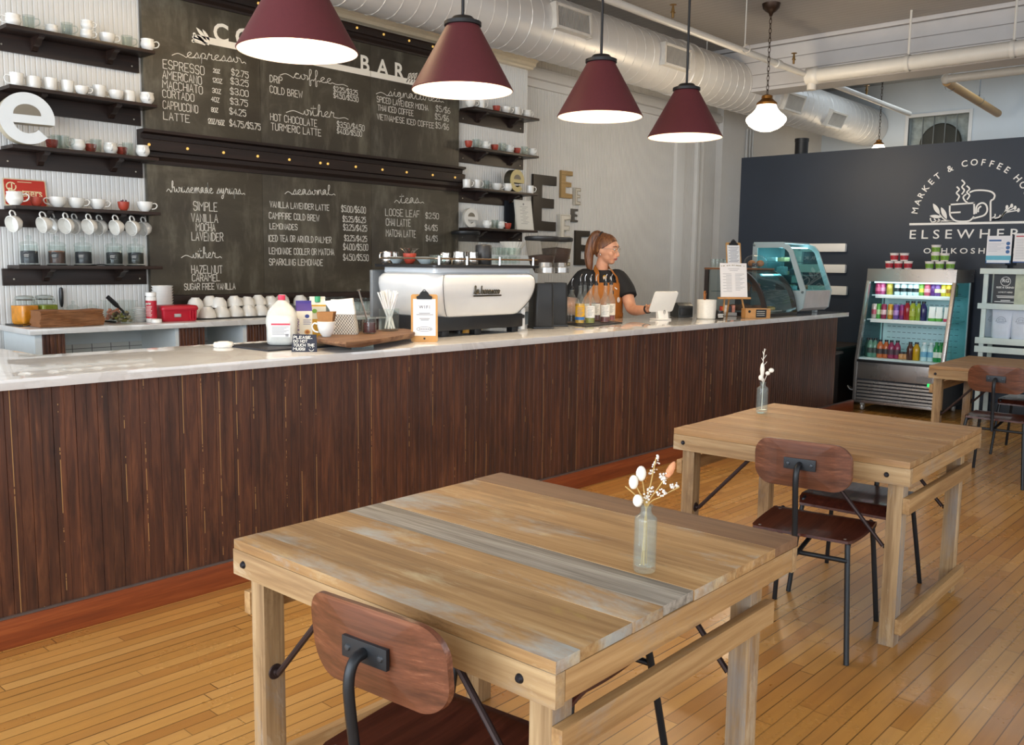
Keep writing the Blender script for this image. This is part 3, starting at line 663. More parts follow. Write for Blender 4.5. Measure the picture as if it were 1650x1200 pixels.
ln = t.math('GREATER_THAN', t.math('MAXIMUM', a, b), .48); part('tile_back', MB().box(2.10, YW-.036, .36, 6.9, YW-.031, .93), t.fin(t.mix(ln, hexc('#d4d3cd'), hexc('#6e6d69')), .3), bc)

# ================================================================== TABLES AND CHAIRS
PATCH = [('#a9b3b4', .52, .75), ('#6f5c46', .56, .6), ('#cdbf9a', .56, .6), ('#553a20', .60, .75), ('#b9a24a', .63, .5)]
ST_T = [(.22, hexc('#6c4d30')), (.42, hexc('#957147')), (.58, hexc('#ae8a5c')), (.78, hexc('#c6a87c'))]
M_TOPY = WOOD('reclaimed_top', ST_T, 'Y', 1.0, .55, 13, .25, .24, patches=PATCH)
M_TOP2 = WOOD('reclaimed_top_plain', [(.22, hexc('#76542f')), (.45, hexc('#987249')), (.62, hexc('#ab865a')), (.8, hexc('#bd9c70'))], 'Y', 1.0, .5, 13, .2, .14, patches=[('#8b7254', .55, .5), ('#5e3f22', .60, .6), ('#c9b48c', .58, .5)])
M_LEGZ = WOOD('reclaimed_leg', [(.22, hexc('#614830')), (.45, hexc('#8d704d')), (.6, hexc('#ad9069')), (.8, hexc('#c6af8a'))], 'Z', 1.0, .65, 12, .25, .2, patches=[('#858788', .50, .7), ('#5f442a', .56, .7), ('#d8cbb0', .58, .5)])
M_APX = WOOD('reclaimed_rail', ST_T, 'X', 1.0, .6, 12, .2, .18, patches=[('#8a8c88', .56, .55), ('#5e3f22', .57, .65), ('#cdb990', .6, .5)])
M_APY = WOOD('reclaimed_rail_long', [(.22, hexc('#6c5033')), (.45, hexc('#977853')), (.62, hexc('#b0936a')), (.8, hexc('#c9b088'))], 'Y', 1.0, .6, 12, .2, .15, patches=[('#8f8d86', .56, .55), ('#5e3f22', .58, .65), ('#e3d6ba', .58, .5)])
M_GREY = WOOD('weathered_plank', [(.25, hexc('#4a4238')), (.45, hexc('#7f776c')), (.6, hexc('#a29a8e')), (.8, hexc('#b9b0a2'))], 'Y', 1.2, .65, 14, .3, .1)
M_DKPL = WOOD('dark_plank', [(.25, hexc('#5a3f2c')), (.5, hexc('#77583f')), (.75, hexc('#8d6e52'))], 'Y', 1.0, .55, 10, .2, .1)
M_IRON = P('#3a2c2a', .55, .6, .15)
M_BOLT = P('#2c2b30', .45, .7)
def make_table(cx, cy, sx_, sy_, rz, lab, planks, seed, plain):
    rn = random.Random(seed)
    t_ = thing('trestle_table', lab, 'table', (cx, cy, 0), R(rz), 'reclaimed wood folding tables'); H_ = .77; hx, hy = sx_/2, sy_/2
    top = MB(); x = -hx
    for i, (w_, k) in enumerate(planks):
        w2 = w_*sx_; top.mi = k; top.box(x+.0006, -hy+rn.uniform(0, .004), H_-.026-rn.uniform(0, .001), x+w2-.0006, hy-rn.uniform(0, .006), H_-rn.uniform(0, .0015), .0022); x += w2
    part('tabletop', top, [M_TOP2 if plain else M_TOPY, M_GREY, M_DKPL], t_)
    a0 = H_-.098
    for s_ in (-1, 1):
        mb = MB().box(s_*hx-(.0 if s_ < 0 else .03), -hy, a0, s_*hx+(.03 if s_ < 0 else 0), hy, H_-.0275, .003); ap = part('long_rail', mb, M_APY, t_)
        for y in (-hy+.09, hy-.05):
            part('bolt', MB().lathe([(0, .008), (.006, .0075), (.0095, .003), (.0105, 0), (.0, 0)], 16, (s_, 0, 0), (s_*hx, y, H_-.062)), M_BOLT, ap)
        part('end_rail', MB().box(-hx+.031, s_*hy-(.03 if s_ > 0 else 0), a0+.006, hx-.031, s_*hy+(.03 if s_ < 0 else 0), H_-.0275, .003), M_APX, t_)
    pass
    xl, xr = -hx+.065, hx-.175
    for s_ in (-1, 1):
        yl = s_*(hy-.062)
        for x in (xl, xr):
            lg_ = part('leg', MB().box(x-.032, yl-.03, 0, x+.032, yl+.03, a0-.002, .004), M_LEGZ, t_)
            part('plate', MB().lathe([(0, .004), (.020, .003), (.022, 0), (0, 0)], 18, (0, -s_, 0), (x, yl-s_*.03, .40)).lathe([(0, .014), (.009, .012), (.01, 0), (0, 0)], 12, (0, -s_, 0), (x, yl-s_*.03, .40)), M_IRON, lg_)
            part('brace', MB().tube([(x+.0, yl-s_*.045, .40), (x, yl-s_*.29, a0-.004)], .0085, 8), M_IRON, t_)
        for z0, z1 in ((.555, .618), (.06, .122)):
            part('stretcher', MB().box(xl-.036, yl+s_*.031, z0, xr+.032+.02, yl+s_*.058, z1, .003), M_APX, t_)
    return t_
P1 = [(.08, 0), (.188, 0), (.124, 0), (.138, 1), (.21, 0), (.226, 0), (.146, 2)]
P1 = [(a/sum(p for p, _ in P1), k) for a, k in P1 if a > 0]
P2 = [(.12, 0), (.14, 0), (.16, 0), (.13, 0), (.15, 0), (.16, 0), (.14, 0)]
make_table(1.795, 1.60, 1.085, 1.115, 1.2, 'large weathered plank table in front with grey and bluish boards', P1, 1, False)
make_table(4.085, 1.705, 1.06, 1.05, 1.8, 'plain brown plank table in the middle with a slim bottle vase near its far corner', P2, 2, True)
make_table(7.86, 1.76, 1.10, 1.10, 1.5, 'plank table beside the drinks cooler, partly cut by the picture edge', P2, 3, True)

M_MAHO = WOOD('mahogany_ply', [(.25, hexc('#361b13')), (.42, hexc('#53301f')), (.55, hexc('#683d2a')), (.75, hexc('#98694f'))], 'Y', 1.3, .35, 14, .06, .1, .25)
M_MAHS = WOOD('mahogany_seat', [(.25, hexc('#260f0c')), (.42, hexc('#3d1a14')), (.58, hexc('#50261c')), (.75, hexc('#744030'))], 'X', 1.3, .32, 12, .05, .1, .3)
M_TUBE = P('#1b1e22', .42, .3, .1)
def make_chair(low=0.0):
    c = thing('cafe_chair', '', 'chair')
    # seat: gently dished ply with a rolled front edge
    nx, ny = 14, 12; top, bot = [], []
    def sp_(u, v, dz):
        x = -.205+.425*u; w_ = .198+.018*math.sin(PI*u*.8); y = (v-.5)*2*w_
        if u > .92: y *= 1-.04*((u-.92)/.08)**2
        if u < .06: y *= 1-.05*((.06-u)/.06)**2
        z = .462+dz-.010*math.sin(PI*min(1, u*1.05))*(1-(2*v-1)**2*.6)
        if u > .86: z -= .034*((u-.86)/.14)**1.8
        return (x, y, z)
    vs = [sp_(i/nx, j/ny, 0) for i in range(nx+1) for j in range(ny+1)]+[sp_(i/nx, j/ny, -.012) for i in range(nx+1) for j in range(ny+1)]
    k = (nx+1)*(ny+1); fs = []
    for i in range(nx):
        for j in range(ny):
            a = i*(ny+1)+j; fs += [(a, a+ny+1, a+ny+2, a+1), (k+a, k+a+1, k+a+ny+2, k+a+ny+1)]
    for i in range(nx):
        for j in (0, ny): a = i*(ny+1)+j; fs.append((a, a+ny+1, k+a+ny+1, k+a))
    for j in range(ny):
        for i in (0, nx): a = i*(ny+1)+j; fs.append((a, a+1, k+a+1, k+a))
    mb = MB(); mb._faces(vs, fs); st = part('seat', mb, M_MAHS, c)
    mb = MB()
    for x, y in ((-.175, .17), (-.175, -.17), (.12, .18), (.12, -.18)): mb.lathe([(0, .003), (.005, .002), (.007, 0)], 10, None, (x, y, .4605))
    part('screw', mb, P('#c9c9c9', .25, .9), st)
    # backrest: rounded ply panel, curved
    poly = rrect(.385, .190, .070, 9); Rr = .75; mb = MB(); rings = []
    def bk(p, d): a = p[0]/Rr; return (-.235-.02*(p[1]/.1)*.6-(Rr-d)*(1-math.cos(a))*-1-d, (Rr-d)*math.sin(a), .745-low+p[1])
    nsub = 7
    for d in (.006, -.006):
        for f_ in range(nsub): s_ = 1-f_/nsub; rings.append([bk((p[0]*s_, p[1]*s_), d) for p in poly])
        rings.append([bk((0, 0), d)]*len(poly))
    A, B = rings[:nsub+1], rings[nsub+1:]
    mb.loft(list(reversed(A))+B, caps=False); bmesh.ops.remove_doubles(mb.bm, verts=mb.bm.verts, dist=1e-5)
    part('backrest', mb, M_MAHO, c, sharp=50)
    pm = MB(); pm.box(-.252, -.062, .728-low, -.2425, .062, .772-low, .0015)
    pl = part('back_plate', pm, M_TUBE, c, 'black steel plate on the backrest')
    mb = MB()
    for y in (-.045, .045): mb.lathe([(0, .004), (.006, .003), (.008, 0)], 10, (-1, 0, 0), (-.252, y, .75-low))
    part('screw', mb, P('#43474c', .35, .7), pl)
    part('back_tube', MB().tube([(-.262, 0, .388), (-.270, 0, .50-low*.5), (-.288, 0, .64-low), (-.292, 0, .705-low), (-.278, 0, .742-low), (-.252, 0, .75-low)], .0115, 10, smooth=5), M_TUBE, c)
    for s_ in (-1, 1):
        part('leg', MB().tube([(.12, s_*.178, .441), (.178, s_*.186, .437), (.202, s_*.193, .41), (.245, s_*.222, 0)], .0108, 10, smooth=4), M_TUBE, c)
        part('leg', MB().tube([(-.10, s_*.172, .441), (-.176, s_*.182, .437), (-.202, s_*.188, .41), (-.282, s_*.226, 0)], .0108, 10, smooth=4), M_TUBE, c)
        part('side_rail', MB().cyl((-.10, s_*.172, .441), (.12, s_*.178, .441), .0095, 10), M_TUBE, c)
    part('rear_bar', MB().cyl((-.211, -.193, .386), (-.211, .193, .386), .0095, 10).tube([(-.211, 0, .386), (-.255, 0, .386)], .010, 8), M_TUBE, c)
    part('front_bar', MB().cyl((.17, -.185, .43), (.17, .185, .43), .0095, 10), M_TUBE, c)
    part('spine', MB().cyl((-.211, 0, .386), (.17, 0, .43), .0095, 10), M_TUBE, c)
    return c
CH = Proto(make_chair); CHL = Proto(lambda: make_chair(.125)); G = 'mahogany ply chairs with black tube legs'
CH.put((1.315, 1.385, 0), R(6), 'dark wooden chair tucked under the near side of the weathered front table', G)
CHL.put((1.87, 1.53, 0), R(184), 'chair on the far side of the weathered front table, mostly hidden, black leg showing', G)
CH.put((3.563, 1.535, 0), R(8.5), 'dark wooden chair pulled up to the near side of the middle table', G)
CHL.put((4.17, 1.585, 0), R(184), 'chair facing the viewer at the far side of the middle table', G)
CH.put((7.17, 1.73, 0), R(1), 'dark wooden chair at the near side of the table beside the cooler', G)
CHL.put((8.31, 1.79, 0), R(181), 'chair beyond the table beside the cooler, only its back and legs showing', G)

# ---- vases with dried flowers
M_GL = GLASS('#f2f6f5', 1.0)
M_GLT = GLASS('#f8fbfa', 1.0, .02, .012, '#eef2f1')
def vase(loc, lab, h, r, kind):
    v = thing('bud_vase', lab, 'vase', loc)
    M_VS = GLASS('#f6faf8', 1.3, .02, .05, '#eef2f1')
    part('bottle', MB().lathe([(0, .004), (r*.9, .004), (r, .012), (r, h*.78), (r*.96, h*.815), (r*.55, h*.86), (r*.48, h*.90), (r*.48, h*.965), (r*.62, h*.975), (r*.62, h), (r*.42, h), (r*.42, h*.9), (r*.9, h*.80), (r*.92, .02), (0, .016)], 28), M_VS, v)
    stem = MB(); W_ = P('#ece6d8', .8, var=.06, sc=40)
    if kind == 0:
        tips = [(-.05, .02, .21), (-.034, -.01, .228), (-.015, .0, .247), (.022, .01, .285), (.05, -.01, .25), (.075, -.02, .22), (-.024, -.02, .185)]
        b0 = [(random.uniform(-.3, .3)*r, random.uniform(-.3, .3)*r) for _ in tips]
        # picture-plane right direction at the vase
        rt = Vector((.674, -.738, 0)); P3 = lambda a, b, z: rt*a+Vector((.738, .674, 0))*b+Vector((0, 0, z))
        for (a, b, z), (p, q_) in zip(tips, b0): stem.tube([(p, q_, .02), P3(0, 0, h*.93), P3(a*.5, b*.5, h+(z-h)*.5), P3(a, b, z)], .0016, 5, smooth=4)
        part('stem', stem, P('#b99a5e', .7, var=.1, sc=50), v)
        for (a, b, z), rr_, hh_ in ((tips[1], .0115, .0175), (tips[2], .0125, .019), (tips[6], .012, .0155)): part('pod', MB().ball(P3(a, b, z), rr_, rr_, hh_, 14), W_, v, 'cream dried seed pod')
        t_ = P3(*tips[4]); mb = MB(); mb.M = Matrix.Translation(t_) @ Matrix.Rotation(R(24), 4, Vector((.738, .674, 0))); mb.lathe([(0, -.012), (.006, -.008), (.0095, .006), (.008, .02), (.004, .03), (0, .034)], 14)
        part('bunny_tail', mb, P('#c98a63', .9, var=.15, sc=90), v, 'peach dried bunny tail grass')
        mb = MB(); rn = random.Random(4)
        for (a0, b0_, z0), (a1, b1, z1) in (((.012, .01, .24), (.028, .012, .295)), ((.034, -.012, .25), (.042, -.012, .235)), ((.02, -.02, .20), (.072, -.02, .228)), ((-.005, 0, .18), (.012, 0, .21))):
            for k_ in range(26):
                f_ = rn.random(); c_ = P3(a0+(a1-a0)*f_+rn.gauss(0, .004), b0_+(b1-b0_)*f_+rn.gauss(0, .006), z0+(z1-z0)*f_+rn.gauss(0, .005)); mb.ball(c_, rn.uniform(.0018, .0034), n=6)
        part('sprig', mb, P('#e4ddd2', .8, var=.1, sc=60), v, 'tiny white dried blossoms')
    else:
        rt = Vector((.674, -.738, 0)); P3 = lambda a, b, z: rt*a+Vector((.738, .674, 0))*b+Vector((0, 0, z))
        stem.tube([P3(0, 0, .02), P3(0, 0, h), P3(-.004, 0, h+.09), P3(.0, 0, h+.17)], .0018, 6, smooth=4)
        for z, a in ((h+.095, .016), (h+.115, -.012), (h+.13, .012), (h+.148, -.008), (h+.16, .007)): stem.tube([P3(-.002, 0, z-.012), P3(a, .003, z+.008)], .0013, 5)
        stem.tube([P3(0, 0, h*.9), P3(.018, 0, h+.035), P3(.04, 0, h+.06)], .0013, 5, smooth=3)
        part('stem', stem, W_, v, 'white dried twig')
        mb = MB(); mb.ball(P3(-.012, 0, h+.022), .012, .012, .015, 12).ball(P3(.022, 0, h+.045), .012, .012, .011, 12).ball(P3(.040, 0, h+.060), .0135, .0135, .012, 12).ball(P3(-.002, .004, h+.012), .009, n=10)
        mb.M = Matrix.Translation(P3(-.006, 0, h+.065)); mb.lathe([(0, -.038), (.008, -.03), (.0115, 0), (.008, .025), (0, .036)], 12)
        part('pod', mb, W_, v, 'white dried pods')
    return v
p = onZ(1038, 921, .77); vase((p.x, p.y, .769), 'clear bottle vase of dried flowers on the weathered front table', .170, .028, 0)
p = onZ(1227, 666, .77); vase((p.x, p.y, .769), 'slim clear bottle vase with white dried twig on the middle table', .163, .029, 1)
# ================================================================== MENU BOARDS
YB = 6.262
t = NT('chalkboard'); f = t.noise(t.map((1.0, 1, 1.6)), 1.5, 7, .7, .6); f2 = t.noise(t.map((3, 1, .8)), 2.6, 5, .65)
col = t.ramp(f, [(.35, hexc('#3a3329')), (.55, hexc('#464034')), (.72, hexc('#5d574b'))]); col = t.mix(t.math('MULTIPLY', t.ramp(f2, [(.50, (0, 0, 0, 1)), (.75, (1, 1, 1, 1))]), .42), col, hexc('#8b8675'))
M_CHB = t.fin(col, t.ramp(f, [(.3, (.42,)*3+(1,)), (.7, (.62,)*3+(1,))]), 0, .45)
M_CHK = P('#dedad0', .85, var=.12, sc=80)
M_SIGNW = P('#efe9dc', .7, var=.03)
M_RAIL = WOOD('dark_rail', [(.25, hexc('#17100d')), (.5, hexc('#231712')), (.78, hexc('#38241b'))], 'X', 1.0, .45, 12, .08, .1)
BX = [3.030, 3.953, 5.027, 6.080]
M_EDGE = P('#141210', .6)
boards = {}
names = {(0, 0): 'upper chalkboard listing espresso drinks', (0, 1): 'upper chalkboard listing coffee and other drinks behind the first lamp', (0, 2): 'upper chalkboard listing signature drinks',
         (1, 0): 'lower chalkboard listing housemade syrups', (1, 1): 'lower chalkboard listing seasonal drinks', (1, 2): 'lower chalkboard listing teas'}
for r_, (z0, z1) in enumerate(((2.406, 3.334), (1.25, 2.174))):
    for c in range(3):
        mb = MB().box(BX[c]+.001, YB, z0, BX[c+1]-.001, YW-.0005, z1, .0015)
        boards[(r_, c)] = one('menu_board', mb, M_CHB, names[(r_, c)], 'chalkboard', 'chalkboard menu panels')
TXT = {k: [] for k in boards}; WM = wallM(0, 0, YB)
def H(bd, txt, x0, y0, x1, hp):
    a = onY(x0, y0, YB); b = onY(x1, y0, YB); h = onY(x0, y0-hp, YB).z-a.z; TXT[bd] += hand(txt, a.x, b.x, a.z, h)
def S(bd, txt, x0, y0, x1, y1, xh, t0=0, t1=0):
    a = onY(x0, y0, YB); b = onY(x1, y1, YB); h = onY(x0, y0-xh, YB).z-a.z; TXT[bd] += script(txt, a.x, b.x, a.z, h, t0, t1, (b.z-a.z)/(b.x-a.x))
k = (0, 0)
S(k, 'espresso', 277, 90, 396, 102, 9, 1.6, .7)
for a in (('ESPRESSO', 262.7, 109.4, 328.8, 14), ('AMERICANO', 262, 126, 324.5, 13), ('MACCHIATO', 262, 141.3, 326, 12.5), ('CORTADO', 262, 156, 312.5, 12), ('CAPPUCCINO', 262.7, 174.4, 318.7, 12.5), ('LATTE', 263.4, 192, 305.4, 12),
          ('2OZ', 343.6, 116.6, 354, 6), ('12OZ', 342, 132, 357.6, 7), ('3OZ', 342, 149, 355.6, 7), ('4OZ', 340.5, 163, 353, 7), ('8OZ', 340.5, 180, 351, 7), ('12OZ/16OZ', 334.7, 198.5, 361.4, 8),
          ('$2.75', 373, 121, 400, 10), ('$3.25', 371.6, 135, 400, 10), ('$3.00', 371, 151.4, 400, 10), ('$3.75', 371, 167.5, 399, 10), ('$4.25', 370, 184, 396, 10), ('$4.75/$5.75', 370, 203, 419.5, 10)): H(k, *a)
k = (0, 1)
S(k, 'coffee', 451, 122, 560, 139, 8.5, 1.6, 2.0); S(k, 'other', 461, 182, 561, 192, 9, 2.2, 1.8)
for a in (('DRIP', 435, 132, 454.7, 11), ('COLD BREW', 435, 149, 487, 11), ('$2.25/$3.25', 537.4, 147, 576, 8), ('$4.50/$5.50', 537.4, 157.3, 577, 8), ('HOT CHOCOLATE', 435.6, 193.4, 510.7, 11), ('TURMERIC LATTE', 437, 208.7, 517, 11),
          ('$3.50/$4.50', 543, 204.5, 587, 9), ('$4.00/$5.00', 543, 214.5, 582.7, 8)): H(k, *a)
k = (0, 2)
S(k, 'signatures', 606, 152, 715, 165, 7.5, 1.6, .6)
for a in (('SPICED LAVENDER MOCHA', 607.4, 164, 689.6, 9), ('THAI ICED COFFEE', 608.7, 177.4, 666, 9), ('VIETNAMESE ICED COFFEE', 607.4, 192, 699, 9), ('$5/$6', 702.3, 179, 725, 9), ('$5/$6', 701, 192, 723, 9), ('$5/$6', 701.6, 206, 723, 9)): H(k, *a)
k = (1, 0)
S(k, 'housemade syrups', 268.5, 309, 394.5, 313, 8.5, .8, .8); S(k, 'other', 292, 416, 357, 415, 8.5, 2.0, 1.0)
for a in (('SIMPLE', 311.8, 338.5, 350, 14), ('VANILLA', 308.5, 357, 350.7, 13), ('MOCHA', 316, 371.6, 346.6, 12), ('LAVENDER', 309, 387, 359.4, 13), ('HAZELNUT', 308.7, 440, 358, 12.5), ('CARAMEL', 309.7, 453, 354, 11), ('SUGAR FREE VANILLA', 297.2, 467, 379, 10)): H(k, *a)
k = (1, 1)
S(k, 'seasonal', 459, 313, 540, 314, 8, 1.2, .8)
for a in (('VANILLA LAVENDER LATTE', 435, 333.5, 530, 9.5), ('CAMPFIRE COLD BREW', 433.6, 352, 514, 10), ('LEMONADES', 434.6, 368.6, 479, 9), ('ICED TEA OR ARNOLD PALMER', 433, 388.5, 533.6, 10), ('LEMONADE COOLER OR MATCHA', 433.6, 409, 538, 10), ('SPARKLING LEMONADE', 434, 427, 520, 10),
          ('$5.00/$6.00', 550, 341, 589, 10), ('$5.25/$6.25', 552.2, 357, 589, 9), ('$3.25/$4.25', 553.2, 371, 591, 9.5), ('$3.25/$4.25', 554.7, 388, 591, 9), ('$4.00/$5.00', 553.2, 402.5, 592.7, 10), ('$4.50/$5.50', 553, 419.5, 593.5, 10)): H(k, *a)
k = (1, 2)
S(k, 'teas', 635.4, 327, 683, 327, 8, .8, .8)
for a in (('LOOSE LEAF', 621, 347, 675.6, 11), ('CHAI LATTE', 622, 363, 661.4, 11), ('MATCHA LATTE', 622, 380.5, 669.8, 11), ('$2.50', 685.6, 351.5, 706.7, 9), ('$4/$5', 684.6, 371, 704.7, 9), ('$4/$5', 686.3, 388.5, 704.7, 9)): H(k, *a)
for k, ln in TXT.items():
    mb = MB(); mb.strokes(ln, .0052 if k[0] else .005, WM); part('chalk_lettering', mb, M_CHK, boards[k], 'white chalk lettering')
# painted COFFEE BAR heading with its underline and sprigs
ca = onY(356, 54, YB); cb = onY(644, 111, YB); hh = onY(356, 39, YB).z-onY(356, 69, YB).z; zb = (onY(356, 69, YB).z+onY(644, 125, YB).z)/2
ms = {c: MB() for c in range(3)}
for i, ch in enumerate('COFFEE BAR'):
    if ch == ' ': continue
    x = ca.x+(cb.x-ca.x)*i/9; c = 0 if x < BX[1] else (1 if x < BX[2] else 2)
    font_into(ms[c], ch, wallM(x, zb, YB), hh, .022, dz=.0005)
u0 = onY(313, 68, YB); u1 = onY(674, 128, YB); zu = (u0.z+u1.z)/2
for c in range(3):
    a = max(u0.x, BX[c]+.002); b = min(u1.x, BX[c+1]-.002); ms[c].prism([(a, zu-.026), (b, zu-.026), (b, zu+.022), (a, zu+.022)], .0004, .0012, WM)
def leaf(mb, a, b, wd, M):
    a = Vector(a); b = Vector(b); d = b-a; nn = Vector((-d.y, d.x)).normalized()*wd
    mb.prism([tuple(a+d*t+nn*math.sin(PI*t)**.8) for t in [i/8 for i in range(9)]]+[tuple(a+d*t-nn*math.sin(PI*t)**.8) for t in [1-i/8 for i in range(1, 8)]], .0004, .0012, M)
w_ = lambda px, py: (onY(px, py, YB).x, onY(px, py, YB).z)
for a, b, wd in (((333, 65), (316, 44), .013), ((338, 66), (326, 47), .012), ((330, 68), (316, 56), .009)): leaf(ms[0], w_(*a), w_(*b), wd, WM)
ms[0].strokes([[w_(336, 72), w_(322, 64), w_(312, 60)], [w_(330, 72), w_(318, 68), w_(311, 66)]], .010, WM)
for a in ((312, 60), (311, 66), (313, 55)): q = w_(*a); ms[0].prism([(q[0]+.012*math.cos(i*PI/4), q[1]+.012*math.sin(i*PI/4)) for i in range(8)], .0004, .0012, WM)
for dx in (0, 5, 10): ms[2].strokes([[w_(655+dx, 132), w_(660+dx, 124), w_(662+dx, 118), w_(659+dx, 119), w_(657+dx, 126)]], .008, WM)
for c in range(3): part('painted_heading', ms[c], M_SIGNW, boards[(0, c)], 'painted cream heading letters with underline')
# rails: top, middle, bottom
def rail(name, lab, prof, bulbs, yb, zb_):
    r_ = thing(name, lab, 'ledge', (2.985, YW, 0)); mb = MB(); mb.prism([(a, b) for a, b in prof], 0, 3.125, Matrix(((0, 0, 1, 0), (-1, 0, 0, 0), (0, 1, 0, 0), (0, 0, 0, 1)))); part('board', mb, M_RAIL, r_, sharp=20)
    for px, py in bulbs:
        p = onY(px, py, yb); b = MB().ball((p.x-2.985, yb-YW-.003, zb_), .0105, n=12).cyl((p.x-2.985, yb-YW-.002, zb_), (p.x-2.985, yb-YW+.014, zb_), .006, 8); part('light_bulb', b, EM('#e8b860', .55), r_, 'small brass-coloured bulb')
    return r_
rail('menu_rail', 'dark moulded rail with small brass bulbs between upper and lower chalkboards', [(.0, 2.175), (.045, 2.175), (.045, 2.20), (.065, 2.225), (.065, 2.255), (.09, 2.262), (.095, 2.335), (.055, 2.345), (.06, 2.375), (.105, 2.385), (.105, 2.405), (0, 2.405)],
     ((240, 234), (302, 240), (360, 246), (415, 251), (466, 256), (516, 260), (528, 262), (573, 267), (616, 271), (655, 276), (697, 280), (733, 284)), YW-.094, 2.298)
rail('menu_rail', 'dark moulded rail with small bulbs along the top of the upper chalkboards', [(.0, 3.335), (.045, 3.335), (.05, 3.35), (.07, 3.37), (.07, 3.39), (.09, 3.395), (.095, 3.445), (.1, 3.448), (.1, 3.456), (0, 3.456)],
     ((416, 5), (575, 43), (618, 54), (659, 65), (697, 76)), YW-.093, 3.428)
mb = MB().box(3.0, YW-.06, 1.165, 6.1, YW, 1.248, .006); one('board_ledge', mb, M_RAIL, 'plain dark ledge under the lower chalkboards', 'ledge')

# ================================================================== SHELVES
M_SHELF = WOOD('dark_shelf', [(.25, hexc('#170f0c')), (.5, hexc('#241712')), (.78, hexc('#3b271d'))], 'X', 1.0, .4, 12, .08, .1)
def make_shelf(W, lab, grp, x, z, hooks=()):
    s_ = thing('wall_shelf', lab, 'shelf', (x, YW, z), 0, grp)
    part('board', MB().box(0, -.205, -.022, W, -.001, 0, .003), M_SHELF, s_)
    prof = [(0, -.022), (.085, -.022), (.083, -.045), (.06, -.06), (.045, -.085), (.04, -.125), (.0, -.125)]
    part('back_board', MB().box(-.035, -.02, -.13, W-.03, -.001, -.022, .002), M_SHELF, s_)
    for bx in (.22, W-.24):
        mb = MB(); mb.prism([(0, -.022), (.14, -.022), (.14, -.035), (.10, -.045), (.075, -.07), (.035, -.08), (.02, -.10), (0, -.105)], bx-.018, bx+.018, Matrix(((0, 0, 1, 0), (-1, 0, 0, -.02), (0, 1, 0, 0), (0, 0, 0, 1)))); part('bracket', mb, M_SHELF, s_)
    for bx in (.03, W-.08): part('screw', MB().lathe([(0, .004), (.005, .003), (.006, 0)], 10, (0, -1, 0), (bx, -.02, -.09)), P('#b9b2a4', .3, .8), s_)
    for hx, hy in hooks: part('hook', MB().tube([(hx-x, hy-YW, -.022), (hx-x, hy-YW, -.04), (hx-x, hy-YW-.012, -.052), (hx-x, hy-YW-.02, -.042)], .0022, 6, smooth=3), P('#2b2b2c', .35, .8), s_)
    return s_
SHL = [2.915, 2.558, 2.202, 1.832, 1.460]; SHR = [2.953, 2.585, 2.210, 1.842]
WHC = ['topmost', 'second', 'third', 'fourth', 'lowest']
HM = [(18, 6.13), (66, 6.13), (81, 6.22), (103, 6.13), (117, 6.22), (140, 6.13), (157, 6.22), (183, 6.13), (210, 6.13), (228, 6.22)]
HMX = [(onY(a, 360, y).x, y) for a, y in HM]
for i, z in enumerate(SHL): make_shelf(.935, WHC[i]+' dark wooden shelf beside the espresso and syrup boards', 'dark shelves by the window end', 2.105, z, [(x, y) for x, y in HMX] if i == 3 else ())
for i, z in enumerate(SHR): make_shelf(.925, ('topmost', 'second', 'third', 'lowest')[i]+' dark wooden shelf between the signature drinks board and big wall letters', 'dark shelves by the wall letters', 6.118, z)

# ---- crockery kinds
M_CER = P('#e9e7e1', .18, var=.03, coat=.3); M_CERIN = P('#d5d2ca', .3, var=.02)
M_RED = P('#a8402f', .45, var=.08)
def cup_mesh(prof_out, thick=.004):
    ins = [(max(0.0, r-thick), h+thick*.4) for r, h in prof_out[::-1] if h > .006]
    return prof_out+[(prof_out[-1][0]-thick*.5, prof_out[-1][1]+.001)]+ins+[(0, .008)]
def mk_mug(prof, hz0, hz1, hr, hout):
    def f():
        m = one('coffee_mug', MB().lathe(cup_mesh(prof), 26), M_CER, '', 'mug'); h = MB().tube([(hr*.94, 0, hz1), (hr+hout*.6, 0, hz1+.004), (hr+hout, 0, (hz0+hz1)/2+.008), (hr+hout*.65, 0, hz0+.006), (hr*.9, 0, hz0)], .0042, 8, smooth=4, flat=1.3)
        part('handle', h, M_CER, m); return m
    return f
MUGS = {'b': Proto(mk_mug([(0, 0), (.026, 0), (.028, .004), (.041, .02), (.046, .036), (.043, .055), (.040, .064), (.043, .074)], .022, .06, .043, .03)),   # belly
        's': Proto(mk_mug([(0, 0), (.034, 0), (.036, .004), (.038, .03), (.039, .076)], .016, .062, .0385, .030)),                                       # straight
        'w': Proto(mk_mug([(0, 0), (.024, 0), (.026, .004), (.042, .02), (.050, .044), (.052, .066)], .018, .054, .05, .030)),                           # wide cappuccino
        't': Proto(mk_mug([(0, 0), (.028, 0), (.030, .004), (.036, .02), (.037, .05), (.041, .082)], .018, .066, .038, .030))}
def mk_glass():
    m = one('glass_mug', MB().lathe([(0, .003), (.03, .003), (.032, .006), (.034, .05), (.036, .085), (.033, .085), (.031, .05), (.029, .01), (0, .009)], 22), M_GL, '', 'glass mug')
    part('handle', MB().tube([(.034, 0, .07), (.058, 0, .068), (.06, 0, .04), (.033, 0, .022)], .004, 7, smooth=4), M_GL, m); return m
GLM = Proto(mk_glass)
def mk_red(): return one('red_cup', MB().lathe(cup_mesh([(0, 0), (.018, 0), (.022, .003), (.032, .02), (.0365, .045), (.038, .058)], .003), 24), M_RED, '', 'cup')
REDC = Proto(mk_red)
